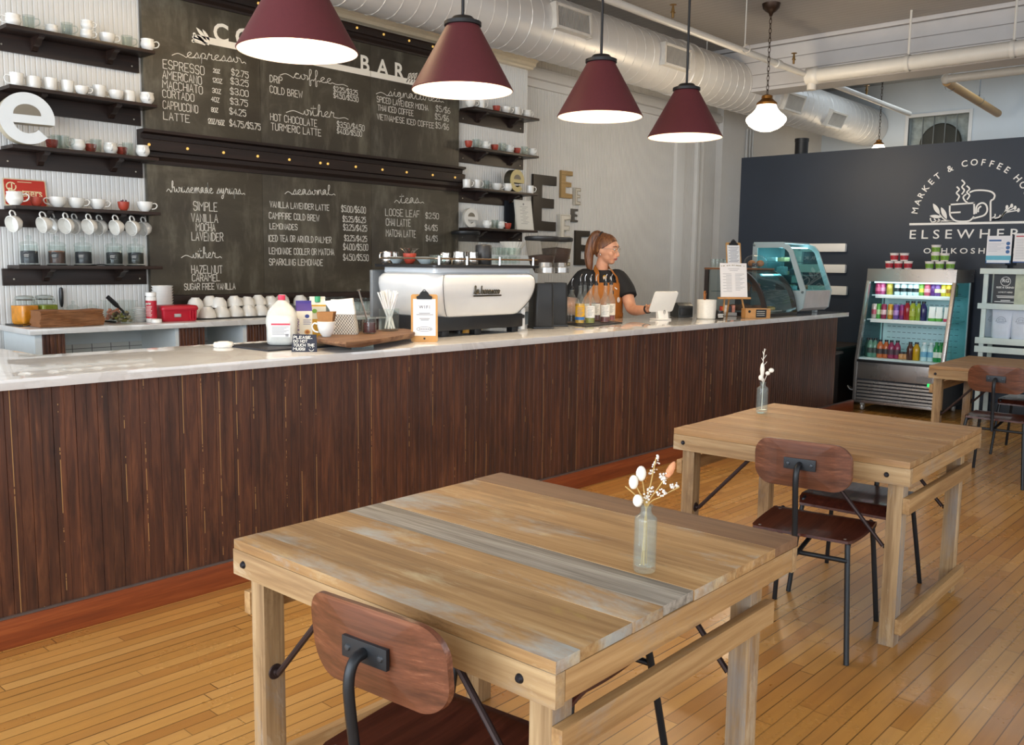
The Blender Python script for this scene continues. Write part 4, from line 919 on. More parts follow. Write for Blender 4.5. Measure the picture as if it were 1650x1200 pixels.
def on_shelf(items, z, y0, py, bank, ref, wh):
    cnt = 0
    for it in items:
        kd, px = it[0], it[1]; y = it[2] if len(it) > 2 else y0; sc = it[3] if len(it) > 3 else 1.0
        x = onY(px, py+(px)*0, y).x; cnt += 1; hand_ = kd[1] if len(kd) > 1 else 'R'
        rz = {'R': R(-25), 'L': R(160), 'F': R(-105), 'B': R(60)}[hand_]
        nm = {'b': 'white round-bellied mug', 's': 'white straight mug', 'w': 'white wide cup', 't': 'white tall mug', 'g': 'clear glass mug', 'r': 'terracotta red cup'}[kd[0]]
        lab = '%s, %s item from %s on the %s shelf %s' % (nm, ORD[cnt-1], ref, wh, bank)
        pr = MUGS.get(kd[0]) or (GLM if kd[0] == 'g' else REDC)
        pr.put((x, y, z+.0005), rz, lab, 'cups on the wall shelves', None, sc)
BL, RL = 'by the espresso board', 'the shopfront'
YS = 6.17
on_shelf([('bL', 22), ('gR', 47), ('bL', 84, 6.19, .8), ('gR', 108), ('bR', 139, 6.16, .85), ('wR', 172), ('gR', 204, 6.2), ('bR', 237, 6.14)], SHL[0], YS, 50, BL, RL, 'topmost')
x = onY(140, 60, 6.16).x; MUGS['b'].put((x+.004, 6.16, SHL[0]+.064), R(-30), 'small white mug stacked inside another mug on the topmost shelf by the espresso board', 'cups on the wall shelves', None, .8)
on_shelf([('tL', 28), ('sL', 55), ('tL', 82), ('tL', 109), ('wR', 132, 6.13, .8), ('sL', 145, 6.23), ('tL', 160), ('wL', 187, 6.15, .92), ('sL', 208), ('bF', 237, 6.13)], SHL[1], YS, 150, BL, RL, 'second')
on_shelf([('r', 84, 6.2), ('gL', 92, 6.15), ('gR', 103, 6.14), ('bL', 126), ('r', 146, 6.22), ('gL', 155, 6.15), ('bF', 178), ('r', 196, 6.22), ('gL', 206, 6.15), ('bF', 230, 6.13)], SHL[2], YS, 240, BL, RL, 'third')
on_shelf([('bR', 24, 6.14, 1.1), ('r', 59, 6.15), ('wL', 93), ('wR', 123), ('wR', 157), ('r', 199, 6.14), ('wR', 233, 6.14)], SHL[3], YS, 330, BL, RL, 'fourth')
x = onY(199, 320, 6.14).x; mb = MB(); rn = random.Random(3)
for i in range(9): a = rn.uniform(0, 6.28); mb.ball((.016*math.cos(a), .016*math.sin(a), rn.uniform(0, .016)), .006, .006, .009, 8)
one('succulent', mb, P('#4b1830', .6, var=.3), 'tiny dark purple succulent growing in the red cup on the fourth shelf', 'plant', None, (x, 6.14, SHL[3]+.052))
BR, RR_ = 'by the wall letters', 'the chalkboard'
on_shelf([('wR', 758), ('tR', 775), ('r', 800), ('wR', 815), ('tR', 832), ('bR', 849)], SHR[0], YS, 175, BR, RR_, 'topmost')
on_shelf([('r', 755), ('gR', 767), ('bF', 783), ('r', 797), ('gR', 809), ('bF', 821), ('r', 833), ('gR', 845), ('bF', 858)], SHR[1], YS, 240, BR, RR_, 'second')
on_shelf([('sR', 752), ('tR', 768), ('gR', 783), ('wR', 800), ('bR', 818, 6.14), ('sR', 854, 6.14)], SHR[2], YS, 305, BR, RR_, 'third')
on_shelf([('bF', 785), ('gR', 797), ('bR', 806), ('r', 818, 6.14)], SHR[3], YS, 370, BR, RR_, 'lowest')
# hanging mugs
o = Vector((-.90, -.36, -.24)).normalized(); up = (Vector((0, 0, 1))-o*o.z).normalized(); yv = o.cross(up)
eu = Matrix((up, yv, o)).transposed().to_euler()
for i, (x, y) in enumerate(HMX):
    e2 = eu.copy(); e2.z += random.uniform(-.12, .12)
    Mr = e2.to_matrix(); hp = Mr @ Vector((.070, 0, .045))
    MUGS['w'].put(Vector((x, y-.012, SHL[3]-.045))-hp, 0, 'white mug hanging by its handle, %s along from the shopfront under the fourth shelf' % ORD[i], 'mugs hanging on hooks', tuple(e2), 1.0)
# channel letters e
def e_outline(k=40):
    """bold lower-case e as one outline with its eye"""
    out = [(math.cos(a), math.sin(a)) for a in [R(0)+R(322)*i/k for i in range(k+1)]]
    inn = [(.52*math.cos(a)-.0, .52*math.sin(a)) for a in [R(318)-R(138)*i/16 for i in range(17)]]
    return out, inn
def letter_e(name, lab, loc, rz, rad, depth, face, side, lean=0):
    L = thing(name, lab, 'letter', loc, rz); M0 = Matrix(((1, 0, 0, 0), (0, 0, -1, 0), (0, 1, 0, rad), (0, 0, 0, 1)))
    n = 44; ring = [(rad*math.cos(R(318*i/n)), rad*math.sin(R(318*i/n))) for i in range(n+1)]
    ins = [(rad*.56*math.cos(R(a)), rad*.56*math.sin(R(a))) for a in (318, 300, 280, 260, 240, 220, 205, 196)]
    poly = ring[:]+ins+[(rad*1.0, -rad*.19)] if False else None
    b0, b1 = -.19*rad, .13*rad
    # three convex-ish pieces share one mesh: upper bow, crossbar, lower bow
    def bow(a0, a1, ro, ri, m): return [(ro*math.cos(R(a0+(a1-a0)*i/m)), ro*math.sin(R(a0+(a1-a0)*i/m))) for i in range(m+1)]+[(ri*math.cos(R(a1+(a0-a1)*i/m))*1.0, ri*math.sin(R(a1+(a0-a1)*i/m))) for i in range(m+1)]
    a_top = math.degrees(math.asin(.13)); a_in = math.degrees(math.asin(.13/.55))
    def build(d0, d1, mi):
        mb.mi = mi
        out = [(rad*math.cos(R(a)), rad*math.sin(R(a))) for a in [-11+i*(326+0)/56 for i in range(57)]]   # outer -11 .. 315
        eye = [(.54*rad*math.cos(R(a)), .58*rad*math.sin(R(a))) for a in [315-i*(315-200)/14 for i in range(15)]]
        o2 = out+eye+[(-.50*rad, b0), (.98*rad, b0)]
        mb.prism(o2, d0, d1, M0)
        return o2
    mb = MB(); build(0, depth-.006, 0); part('body', mb, side, L)
    mb = MB(); build(depth-.006, depth, 0); part('face', mb, face, L)
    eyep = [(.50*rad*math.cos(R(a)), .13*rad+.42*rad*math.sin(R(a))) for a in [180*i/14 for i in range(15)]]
    mb = MB(); mb.prism(eyep, depth-.001, depth+.0015, M0); part('eye', mb, P('#7a7264', .6), L, 'letter opening, its shade coloured onto a thin plate')  # solid plate on the face; the opening's shade is put into its colour
    return L
p = onY(43, 194, 6.10)
letter_e('marquee_letter', 'big white channel letter e leaning on the third shelf by the espresso board', (p.x, 6.15, SHL[2]+.001), R(-8), .155, .105, P('#d8dcdd', .35, var=.02), P('#bdb29a', .45))
p = onY(836, 287, 6.12)
letter_e('marquee_letter', 'gold and black channel letter e on the third shelf by the big wall letters', (onY(829, 300, 6.14).x, 6.19, SHR[2]+.001), R(3), .108, .085, P('#b3a468', .4, var=.04), P('#3d382c', .5))
p = onY(761, 345, 6.2)
letter_e('marquee_letter', 'white letter e on the lowest shelf behind the single coffee grinder', (p.x, 6.24, SHR[3]+.001), 0, .092, .03, P('#e2dfd8', .4, var=.02), P('#bdb8ac', .5))
# red tin sign
a = onY(7, 287, 6.25); b = onY(79, 331, 6.25); w, h = b.x-a.x, .175
sg = thing('tin_sign', 'red rectangular tin sign with cream lettering behind cups on the fourth shelf', 'sign', (a.x, 6.27, SHL[3]+.002)); sg.rotation_euler = (R(-8), 0, 0)
part('plate', MB().prism(rrect(w, h, .012, 4, w/2, h/2), 0, .003, wallM(0, 0, 0)), P('#d9c9a6', .4), sg)
part('panel', MB().prism(rrect(w-.014, h-.014, .009, 4, w/2, h/2), .003, .0038, wallM(0, 0, 0)), P('#b92d1e', .4, var=.05), sg, 'red painted field')
mb = MB(); font_into(mb, 'Partners', wallM(w/2, h*.36, 0), .052, .01, width=w*.78, dz=.004)
mb.strokes([[(.03+.028*math.cos(a_)+.018, h*.70+.026*math.sin(a_)) for a_ in [R(40+i*28) for i in range(13)]], [(.05, h*.36), (.052, h*.8)]], .007, wallM(0, 0, -.0038))
mb.strokes([[(w*.45, h*.55), (w*.86, h*.55)], [(w*.34, h*.88), (w*.66, h*.88)], [(w*.5, h*.26), (w*.62, h*.26)]], .004, wallM(0, 0, -.0038)); part('lettering', mb, P('#e4d3a8', .5), sg)
# framed certificate and dark frame
cf = thing('certificate', 'framed certificate sheet standing at the end of the lowest shelf by the wall letters', 'frame', (onY(828, 365, 6.2).x, 6.15, SHR[3]+.001)); cf.rotation_euler = (R(-9), 0, R(-4))
part('frame', MB().box(-.005, 0, 0, .235, .012, .305, .003), P('#cbc7bd', .4), cf)
part('sheet', MB().box(.008, -.002, .012, .222, 0, .293), P('#d9d6cd', .6, var=.02), cf)
mb = MB(); mb.strokes([[(.06+.03*(i % 2), .235-.017*i), (.17-.02*(i % 3), .235-.017*i)] for i in range(11)], .0035, wallM(0, 0, -.002)); mb.prism([(.115+.011*math.cos(i*PI/5), .262+.011*math.sin(i*PI/5)) for i in range(10)], .0004, .001, wallM(0, 0, -.002)); part('print', mb, P('#8b8a86', .7), cf)
one('framed_picture', MB().box(0, 0, 0, .15, .014, .29, .003), P('#1b1e24', .35), 'dark frame leaning behind the certificate on the lowest shelf', 'frame', None, (onY(814, 365, 6.26).x, 6.265, SHR[3]+.001))

# ---- tea jars
def mk_jar():
    j = thing('storage_jar', '', 'jar'); part('glass', MB().lathe([(0, .002), (.05, .002), (.053, .006), (.054, .012), (.054, .105), (.050, .115), (.056, .118), (.056, .124), (.05, .124), (.048, .112), (.051, .1), (.051, .012), (0, .009)], 28), M_GLT, j)
    part('lid', MB().lathe([(.058, .124), (.058, .131), (.045, .145), (.02, .15), (.012, .152), (.011, .158), (.018, .166), (.019, .176), (.012, .186), (0, .188)], 28), M_GLT, j)
    part('label', MB().prism([(.026*math.cos(i*PI/10), .019*math.sin(i*PI/10)*(1+.12*math.cos(i*PI/2.5))) for i in range(20)], .0, .001, Matrix(((.674, 0, -.738, 0), (-.738, 0, -.674, 0), (0, 1, 0, .062), (0, 0, 0, 1))) @ Matrix.Translation((.012, 0, .0555))), P('#17171a', .6), j, 'black oval chalk label')
    mb = MB(); mb.strokes([[(-.016+.0065*i, -.002+.010*((i*7) % 3)/3) for i in range(6)], [(-.014+.007*i, -.011+.007*((i*5) % 3)/3) for i in range(5)]], .0021, Matrix(((.674, 0, -.738, 0), (-.738, 0, -.674, 0), (0, 1, 0, .062), (0, 0, 0, 1))) @ Matrix.Translation((.012, 0, .0567))); part('label_writing', mb, M_CHK, j); return j
JAR = Proto(mk_jar)
for i, (px, h, nm, fl) in enumerate(((47.6, '#1d2029', 'near-black tea', .085), (92, '#a5694d', 'pinkish brown powder', .088), (134.7, '#191b24', 'dark bluish tea', .082), (184.5, '#3a3a1e', 'dark green tea', .08), (219, '#4c4422', 'olive and amber tea', .078))):
    x = onY(px, 420, 6.19).x; j = JAR.put((x, 6.19, SHL[4]+.004), 0, 'lidded glass jar of %s on the lowest shelf, %s from the shopfront' % (nm, ORD[i]), 'tea jars on the lowest shelf')
    if i == 0: j0 = j
    c = MB().lathe([(0, .010), (.05, .010), (.05, fl), (.03, fl+.004), (0, fl+.002)], 26); part('contents', c, P(h, .85, var=.45, sc=160), j)
    part('base_disc', MB().lathe([(0, -.0035), (.06, -.0035), (.06, .0015), (0, .0015)], 26), P('#1a1715', .6), j)
mb = MB().ball((0, 0, .004), .02, .014, .005, 12).tube([(.015, 0, .006), (.05, .01, .008), (.085, .02, .005)], .0035, 6)
one('scoop', mb, P('#111113', .4), 'small black scoop lying between tea jars on the lowest shelf', 'scoop', None, (onY(152, 425, 6.15).x, 6.15, SHL[4]+.001))

# ================================================================== BACK COUNTER
def bx(px, py, Y): return onY(px, py, Y).x
def swing(px, Y, h, lab, grp):
    j = thing('clamp_jar', lab, 'jar', (bx(px, 515, Y), Y, BC+.001), R(20), grp); s_ = .062
    part('glass', MB().loft([[(a, b, z) for a, b in rrect(2*s_*k_, 2*s_*k_, .022*k_, 4)] for z, k_ in ((.002, .86), (.008, .96), (.03, 1), (.125, 1), (.142, .9), (.15, .8), (.165, .8))], caps=False), M_GLT, j)
    part('lid', MB().lathe([(0, .186), (.03, .184), (.05, .18), (.054, .172), (.053, .166), (0, .166)], 26), GLASS('#d7dcd9', 1.2, .03, .3, '#c8ccc8'), j)
    part('clamp', MB().lathe([(.051, .155), (.054, .157), (.051, .159)], 26).tube([(.052, -.02, .157), (.066, -.012, .15), (.068, .0, .13), (.066, .012, .15), (.052, .02, .157)], .0018, 6), P('#a8a8a6', .3, .9), j)
    part('contents', MB().loft([[(a, b, z) for a, b in rrect(2*s_*k_, 2*s_*k_, .02, 4)] for z, k_ in ((.006, .84), (.012, .93), (.03, .965), (.118, .965), (.122, .95))]), P(h, .35, var=.3, sc=25), j)
swing(41, 6.14, '#d9870c', 'square clamp-lid jar of orange slices at the shopfront end of the back counter', 'clamp-lid jars')
swing(73, 6.18, '#7f8a12', 'square clamp-lid jar of lime green fruit behind the brown napkins', 'clamp-lid jars')
one('serving_mat', MB().box(0, 0, 0, .30, .24, .006, .002), P('#17181c', .5), 'black mat under the orange jar on the back counter', 'mat', None, (2.05, 5.99, BC+.0003))
mb = MB().tube([(0, 0, 0), (.07, .03, .008), (.10, .05, .012), (.13, .06, .010)], [.004, .004, .005, .003], 7); one('brass_tongs', mb, P('#b98a35', .3, .9), 'brass tongs lying on the black mat in front of the orange jar', 'tongs', None, (bx(38, 527, 5.93), 5.93, BC+.011))
# brown napkins
nb = thing('napkin_stack', 'stack of folded brown paper napkins on the back counter', 'napkins', (bx(60, 520, 5.85), 5.80, BC)); rn = random.Random(8)
mb = MB()
for i in range(26):
    z = .003+i*.0038; pts = []
    for k_ in range(13): u = k_/12; pts.append((.02*rn.random()*0+.385*u, .012*math.sin(u*9+i*.25)+rn.uniform(-.010, .010), z+.004*math.sin(u*7)*(i/26)))
    vs = [(a, b, c_) for a, b, c_ in pts]+[(a, b+.16, c_) for a, b, c_ in pts]+[(a, b, c_+.0033) for a, b, c_ in pts]+[(a, b+.16, c_+.0033) for a, b, c_ in pts]; m = 13; fs = []
    for k_ in range(12): fs += [(k_, k_+1, m+k_+1, m+k_), (2*m+k_, 3*m+k_, 3*m+k_+1, 2*m+k_+1), (k_, 2*m+k_, 2*m+k_+1, k_+1), (m+k_, m+k_+1, 3*m+k_+1, 3*m+k_)]
    fs += [(0, m, 3*m, 2*m), (12, 2*m+12, 3*m+12, m+12)]; mb._faces(vs, fs)
part('sheets', mb, P('#8a5a35', .85, var=.12, sc=30), nb, sharp=60)
# black frother on the wall
mb = MB().lathe([(0, -.07), (.006, -.068), (.012, -.045), (.014, 0), (.0135, .03), (.010, .058), (0, .064)], 16)
one('milk_frother', mb, P('#121214', .35), 'slim black frother hanging on the white wall above the napkin stack', 'frother', None, (bx(99, 480, 6.283), 6.284, onY(99, 478, 6.283).z))
for i, (px, sc_, h) in enumerate(((118, .9, '#b9b7b0'), (147, 1.05, '#efece6'))):
    j = thing('lidded_jar', ['small lidded glass jar behind the brown napkins', 'small lidded glass jar of white sweets behind the napkins'][i], 'jar', (bx(px, 500, 6.2), 6.2, BC+.001), 0, 'small lidded jars')
    part('glass', MB().lathe([(0, .002), (.04, .002), (.052*sc_, .02), (.054*sc_, .05), (.046*sc_, .082), (.048*sc_, .088)], 24), M_GLT, j)
    part('lid', MB().lathe([(.05*sc_, .089), (.046*sc_, .1), (.02, .115), (.008, .118), (.007, .124), (.012, .132), (.008, .142), (0, .144)], 24), M_GLT, j)
    mb = MB(); rn = random.Random(i)
    for k_ in range(26): a = rn.uniform(0, 6.3); rr_ = rn.uniform(0, .036); mb.ball((rr_*math.cos(a), rr_*math.sin(a), rn.uniform(.014, .055 if i else .03)), .009, n=7)
    part('contents', mb, P(h, .7, var=.1, sc=60), j)
mb = MB().tube([(0, 0, .004), (.05, .02, .012), (.10, .03, .012), (.15, .02, .008)], .006, 8).tube([(0, .02, .004), (.05, .035, .012), (.10, .045, .012), (.15, .05, .008)], .006, 8).ball((.155, .035, .008), .014, .02, .006)
one('serving_tongs', mb, P('#1a1a1c', .35, .5), 'dark serving tongs lying beside the brown napkins', 'tongs', None, (bx(146, 518, 5.98), 5.95, BC))
# clear tubs with chocolates and black scoop
tb = thing('clear_tub', 'clear square tub of wrapped chocolates on the back counter', 'tub', (bx(197, 520, 5.93), 5.93, BC+.001), R(8))
part('wall', MB().loft([[(a, b, z) for a, b in rrect(.13*k_, .12*k_, .015, 4)] for z, k_ in ((.002, .92), (.085, 1.0), (.09, 1.04))], caps=False).box(-.058, -.053, .002, .058, .053, .005), M_GLT, tb)
for nm, h, n0, sd in (('silver_sweet', '#8c8467', 12, 1), ('green_sweet', '#6f7032', 14, 2), ('brown_sweet', '#54402c', 8, 3)):
    rn = random.Random(sd); mb = MB()
    for k_ in range(n0): mb.ball((rn.uniform(-.045, .045), rn.uniform(-.04, .04), rn.uniform(.016, .075)), .016, .011, .011, 8)
    part(nm, mb, P(h, .25, .5, .3, sc=40), tb)
bt = thing('clear_tub', 'taller clear tub with lid behind the wrapped chocolates', 'tub', (bx(193, 510, 6.14), 6.14, BC+.001), R(2))
part('wall', MB().loft([[(a, b, z) for a, b in rrect(.185*k_, .13*k_, .018, 4)] for z, k_ in ((.002, .93), (.135, 1.0))], caps=False), M_GLT, bt)
part('lid', MB().prism(rrect(.205, .15, .02, 4), .136, .142), M_GLT, bt)
mb = MB(); rn = random.Random(5)
for k_ in range(20): mb.ball((rn.uniform(-.07, .0), rn.uniform(-.045, .045), rn.uniform(.016, .08)), .016, .013, .012, 8)
part('contents', mb, P('#b26a4e', .5, var=.4, sc=25), bt)
hp0 = onY(173, 478, 5.93); hp1 = onY(199, 502, 5.93)
mb = MB().tube([hp0-hp0, (hp1-hp0)*.55, (hp1-hp0)*.72], [.014, .016, .008], 10).tube([(hp1-hp0)*.7, (hp1-hp0)*1.0], .008, 8).lathe([(0, 0), (.025, .006), (.032, .02)], 16, (.3, .1, -1), (hp1-hp0)*1.0)
one('ice_scoop', mb, P('#111114', .35), 'black handled scoop standing in the tub of chocolates', 'scoop', None, hp0)
# saucers stack
def stack(name, lab, cat, loc, n, dz, prof, mat, grp=None):
    r_ = thing(name, lab, cat, loc)
    for k_ in range(n): part('saucer' if 'saucer' in name else 'bowl', MB().lathe([(a, b+k_*dz) for a, b in prof], 28), mat, r_)
    return r_
def countable(name, cat, grp, labf, loc, n, dz, prof, mat):
    p0 = None
    for k_ in range(n):
        l = (loc[0], loc[1], loc[2]+k_*dz); lab = labf(k_)
        if p0 is None: p0 = one(name, MB().lathe(prof, 28), mat, lab, cat, grp, l)
        else: dup(p0, l, 0, lab, grp)
def posword(k_, n): return 'lowest' if k_ == 0 else ('topmost' if k_ == n-1 else ORD[k_]+' from the bottom')
countable('saucer', 'saucer', 'stacked saucers', lambda k_: 'white saucer, %s of the low stack beside the white bottle' % posword(k_, 7), (bx(227, 515, 6.02), 6.02, BC+.001), 7, .0135, [(0, 0), (.03, 0), (.032, .004), (.05, .009), (.051, .0115), (.031, .007), (0, .006)], M_CER)
countable('bowl', 'bowl', 'stacked bowls', lambda k_: 'white bowl, %s of the tall stack behind the red case' % posword(k_, 11), (bx(263, 512, 6.16), 6.16, BC+.001), 11, .0185, [(0, 0), (.045, 0), (.048, .004), (.066, .036), (.0745, .052), (.071, .052), (.062, .036), (.045, .008), (0, .007)], M_CER)
bo = thing('cleaner_bottle', 'white bottle with a red label standing beside the red case', 'bottle', (bx(244.5, 515, 5.93), 5.93, BC+.001))
part('body', MB().lathe([(0, 0), (.033, 0), (.035, .004), (.035, .165), (.03, .172), (.029, .175)], 26), P('#e6e3de', .35, var=.02), bo)
part('cap', MB().lathe([(.034, .174), (.034, .198), (.032, .2), (0, .2)], 26), P('#efede9', .35), bo)
mb = MB().lathe([(.0354, .025), (.0354, .145)], 26); part('label', mb, P('#b61a31', .4, var=.06), bo, 'red label')
mb = MB(); LM = Matrix(((.674, 0, -.738, 0), (-.738, 0, -.674, 0), (0, 1, 0, 0), (0, 0, 0, 1))) @ Matrix.Translation((0, 0, .0352))
mb.strokes(script('puro', -.022, .012, .12, .009), .003, LM); mb.strokes([[(-.02, .105-.009*i), (.018-.004*(i % 3), .105-.009*i)] for i in range(8)], .0025, LM); part('lettering', mb, M_CHK, bo)
one('jar_lid', MB().lathe([(0, 0), (.034, 0), (.035, .003), (.035, .02), (.032, .024), (0, .024)], 24), P('#e6e4df', .4), 'small white cap lying in front of the white bottle', 'cap', None, (bx(252, 519, 5.85), 5.85, BC+.001))
rc = thing('red_case', 'red plastic tool case on the back counter beneath the syrup board', 'case', (bx(285, 518, 5.95), 5.96, BC+.001), R(-6)); M_RC = P('#b3152c', .38, var=.05)
part('body', MB().loft([[(a, b, z) for a, b in rrect(.245*k_, .17*k_, .02, 4)] for z, k_ in ((0, .92), (.004, .95), (.075, 1.0))]), M_RC, rc)
part('lid', MB().loft([[(a, b, z) for a, b in rrect(.255*k_, .18*k_, .022, 4)] for z, k_ in ((.0755, 1.0), (.085, 1.02), (.098, 1.0), (.106, .95), (.108, .9))]), M_RC, rc)
part('rib', MB().box(.06, -.092, .012, .068, -.08, .07, .002).box(.08, -.092, .012, .088, -.08, .07, .002).box(.1, -.092, .012, .108, -.08, .07, .002), M_RC, rc)
part('latch', MB().box(-.045, -.094, .03, -.0, -.084, .052, .002), P('#b9b6b4', .3, .5), rc, 'grey latch plate')
one('serving_tray', MB().box(0, 0, 0, .86, .26, .008, .003), P('#17171a', .4), 'black tray under the upside-down cups on the back counter', 'tray', None, (bx(317, 510, 5.98), 5.95, BC+.0005))
# upside-down cups, two layers
CU = MUGS['w']; gz = BC+.009
low = [(334, 6.0), (357, 6.02), (379, 6.04), (400, 6.05), (420, 6.06), (441, 6.07), (461, 6.08), (318, 6.10)]
for i, (px, Y) in enumerate(low): CU.put((bx(px, 505, Y), Y, gz+.079), 0, 'upside-down white cup on the black tray, %s of the bottom layer from the red case' % ORD[i], 'upside-down cups on the tray', (PI, 0, R(random.uniform(20, 75))), 1.18)
upc = [(315, 6.12), (338, 6.14), (354, 6.08), (377, 6.10), (399, 6.11), (416, 6.14), (435, 6.14), (455, 6.14), (483, 6.14)]
for i, (px, Y) in enumerate(upc): CU.put((bx(px, 490, Y), Y, gz+.079+.062+(.008 if i % 2 else 0)), 0, 'upside-down white cup resting on lower cups, %s of the top layer from the red case' % ORD[i], 'upside-down cups on the tray', (PI+random.uniform(-.12, .12), random.uniform(-.1, .1), R(random.uniform(10, 70))), 1.15)
def mk_tumbler(): return one('tumbler', MB().lathe([(0, .003), (.03, .003), (.033, .008), (.036, .04), (.037, .13), (.0345, .13), (.033, .04), (.03, .012), (0, .011)], 22), M_GLT, '', 'glass')
TU = Proto(mk_tumbler)
for i in range(6): TU.put((bx(485+i*13, 500, 6.16), 6.16, BC+.001), 0, 'clear tumbler behind the milk jug, %s in the row from the cups' % ORD[i], 'tumblers on the back counter')
for i in range(4): TU.put((bx(575+i*12.5, 505, 6.10), 6.10, BC+.001), 0, 'clear tumbler beside the espresso machine, %s in the row from the napkins' % ORD[i], 'tumblers on the back counter', None, .9)
# ================================================================== ON THE BAR TOP
Z0 = CT+.0005
VR = Vector((.674, -.738, 0)); VF = Vector((-.738, -.674, 0)); VA = math.atan2(VR.y, VR.x)     # rz that makes a thing's -Y side face the customers' corner
def at(px, py, z=CT): return onZ(px, py, z)
p = at(365, 560)
ld_ = thing('plastic_lid', 'white round plastic lid lying alone on the bar top near the shopfront end', 'lid', (p.x, p.y+.03, Z0))
part('body', MB().lathe([(0, 0), (.045, 0), (.05, .004), (.05, .020), (.047, .026), (.03, .026), (.028, .030), (0, .030)], 28), P('#e9e7e2', .4), ld_)
mb = MB(); mb.lathe([(.0503, .006), (.0512, .0065), (.0512, .013), (.0503, .0135)], 28); part('rim', mb, P('#dedbd4', .4), ld_)
one('slate_board', MB().prism([(2.47, 4.28), (2.49, 3.92), (3.22, 3.93), (3.22, 4.30)], 0, .009, bev=.002), P('#23242b', .55, var=.15, sc=25), 'dark slate board under the milk jug and cartons', 'board', None, (0, 0, Z0))
Y = 4.12; zj = Z0+.0095
jx = onY(455, 550, Y).x
jg = thing('milk_jug', 'gallon milk jug with pink cap, half full, on the slate board', 'jug', (jx, Y, zj), VA+R(6))
def rr_(w, h, r, z, n=5): return [(a, b, z) for a, b in rrect(w, h, r, n)]
t = NT('cloudy_plastic'); tr = t.n('ShaderNodeBsdfTransparent'); mx = t.n('ShaderNodeMixShader'); f = t.noise(t.co(), 30, 3); t.fin(t.ramp(f, [(.3, hexc('#dcdcd6')), (.7, hexc('#ecece6'))]), .35); mx.inputs[0].default_value = .55
t.l(tr.outputs[0], mx.inputs[1]); t.l(t.b.outputs[0], mx.inputs[2]); t.l(mx.outputs[0], t.o.inputs[0]); M_JUG = t.m
prof = [(.002, .128, .04), (.008, .145, .045), (.02, .152, .04), (.145, .152, .04), (.165, .146, .055), (.19, .125, .055), (.212, .09, .042), (.228, .055, .026), (.236, .042, .0205)]
part('body', MB().loft([rr_(w, w*.98, r, z) for z, w, r in prof], caps=False), M_JUG, jg)
part('milk', MB().loft([rr_(w-.006, w*.98-.006, r, z) for z, w, r in [(.004, .128, .04), (.02, .15, .04), (.155, .150, .04)]]), P('#f3f1ea', .4, var=.015), jg)
mb = MB().lathe([(0, .262), (.017, .262), (.0195, .259), (.0195, .236), (.018, .234)], 22); part('cap', mb, P('#d3405c', .4), jg, 'pink cap')
part('handle', MB().tube([(-.035, -.03, .20), (-.055, -.035, .175), (-.066, -.04, .13), (-.064, -.04, .10)], .012, 10, smooth=3), M_JUG, jg)
LB = lambda x, y, z: Matrix(((1, 0, 0, x), (0, 0, -1, y), (0, 1, 0, z), (0, 0, 0, 1)))
mb = MB().box(-.045, -.0765, .045, .052, -.0752, .117); lb = part('label', mb, P('#e9e7e2', .5, var=.02), jg, 'white nutrition label with pink header')
mb = MB().box(-.045, -.0772, .108, .052, -.0764, .117); part('header', mb, P('#c72f4a', .5), lb)
mb = MB(); mb.strokes([[(-.04, .1-.0065*i), (.045-.012*(i % 3), .1-.0065*i)] for i in range(7)], .0022, LB(0, -.0766, 0)); mb.strokes([[(.028+.002*i, .049), (.028+.002*i, .062)] for i in range(8)], .0012, LB(0, -.0766, 0)); part('print', mb, P('#7c7a80', .6), lb)
def carton(px, Y, w, h, gable, lab, col, top):
    c = thing('drink_carton', lab, 'carton', (onY(px, 545, Y).x, Y, zj), VA+R(18))
    part('body', MB().box(-w/2, -w/2, 0, w/2, w/2, h, .002), P(col, .45, var=.03), c)
    part('gable', MB().prism([(-w/2, h), (w/2, h), (.003, h+gable), (.003, h+gable+.014), (-.003, h+gable+.014), (-.003, h+gable)], -w/2, w/2, Matrix(((0, 0, 1, 0), (1, 0, 0, 0), (0, 1, 0, 0), (0, 0, 0, 1)))), P(top, .45, var=.04), c)
    return c
c = carton(490, 4.13, .082, .175, .04, 'cream half and half carton with purple lettering beside the milk jug', '#e4dcc9', '#3a2a80')
mb = MB(); font_into(mb, 'HALF & HALF', LB(-.028, -.0416, .012) @ Matrix.Rotation(PI/2, 4, 'Z'), .017, .012, width=.125, align='LEFT'); part('lettering', mb, P('#5a2a78', .5), c)
mb = MB(); mb.prism([(.014+.016*math.cos(i*PI/10), .062+.016*math.sin(i*PI/10)*.9) for i in range(20)], 0, .0008, LB(0, -.0412, 0)); mb.mi = 1; mb.prism([(.014+.010*math.cos(i*PI/10), .062+.009*math.sin(i*PI/10)) for i in range(20)], .0009, .0013, LB(0, -.0412, 0)); mb.mi = 2; mb.prism([(.014+.012*math.cos(i*PI/10), .147+.010*math.sin(i*PI/10)) for i in range(20)], 0, .0008, LB(0, -.0412, 0))
mb.mi = 3; mb.strokes([[(-.006, .128-.008*i), (.034-.006*(i % 2), .128-.008*i)] for i in range(4)], .003, LB(0, -.0412, 0)); part('print', mb, [P('#d8a55c', .5), P('#a35f2b', .5), P('#2b3d86', .5), P('#8c86a6', .6)], c)
c = carton(512, 4.24, .085, .20, .03, 'yellow and white carton with a green cap behind the white cup', '#d7a63f', '#e3e0d2')
part('cap', MB().lathe([(.016, .215), (.016, .245), (0, .246)], 18, None, (0, -.02, 0)), P('#3a9a6c', .4), c, 'green screw cap')
mb = MB().box(-.0428, -.0432, .12, .0428, -.0424, .19); mb.mi = 1; mb.prism([(-.02+.014*math.cos(i*PI/8), .165+.012*math.sin(i*PI/8)) for i in range(16)], .0003, .0012, LB(0, -.0432, 0)); part('print', mb, [P('#e8e3d0', .5), P('#79b04a', .5)], c)
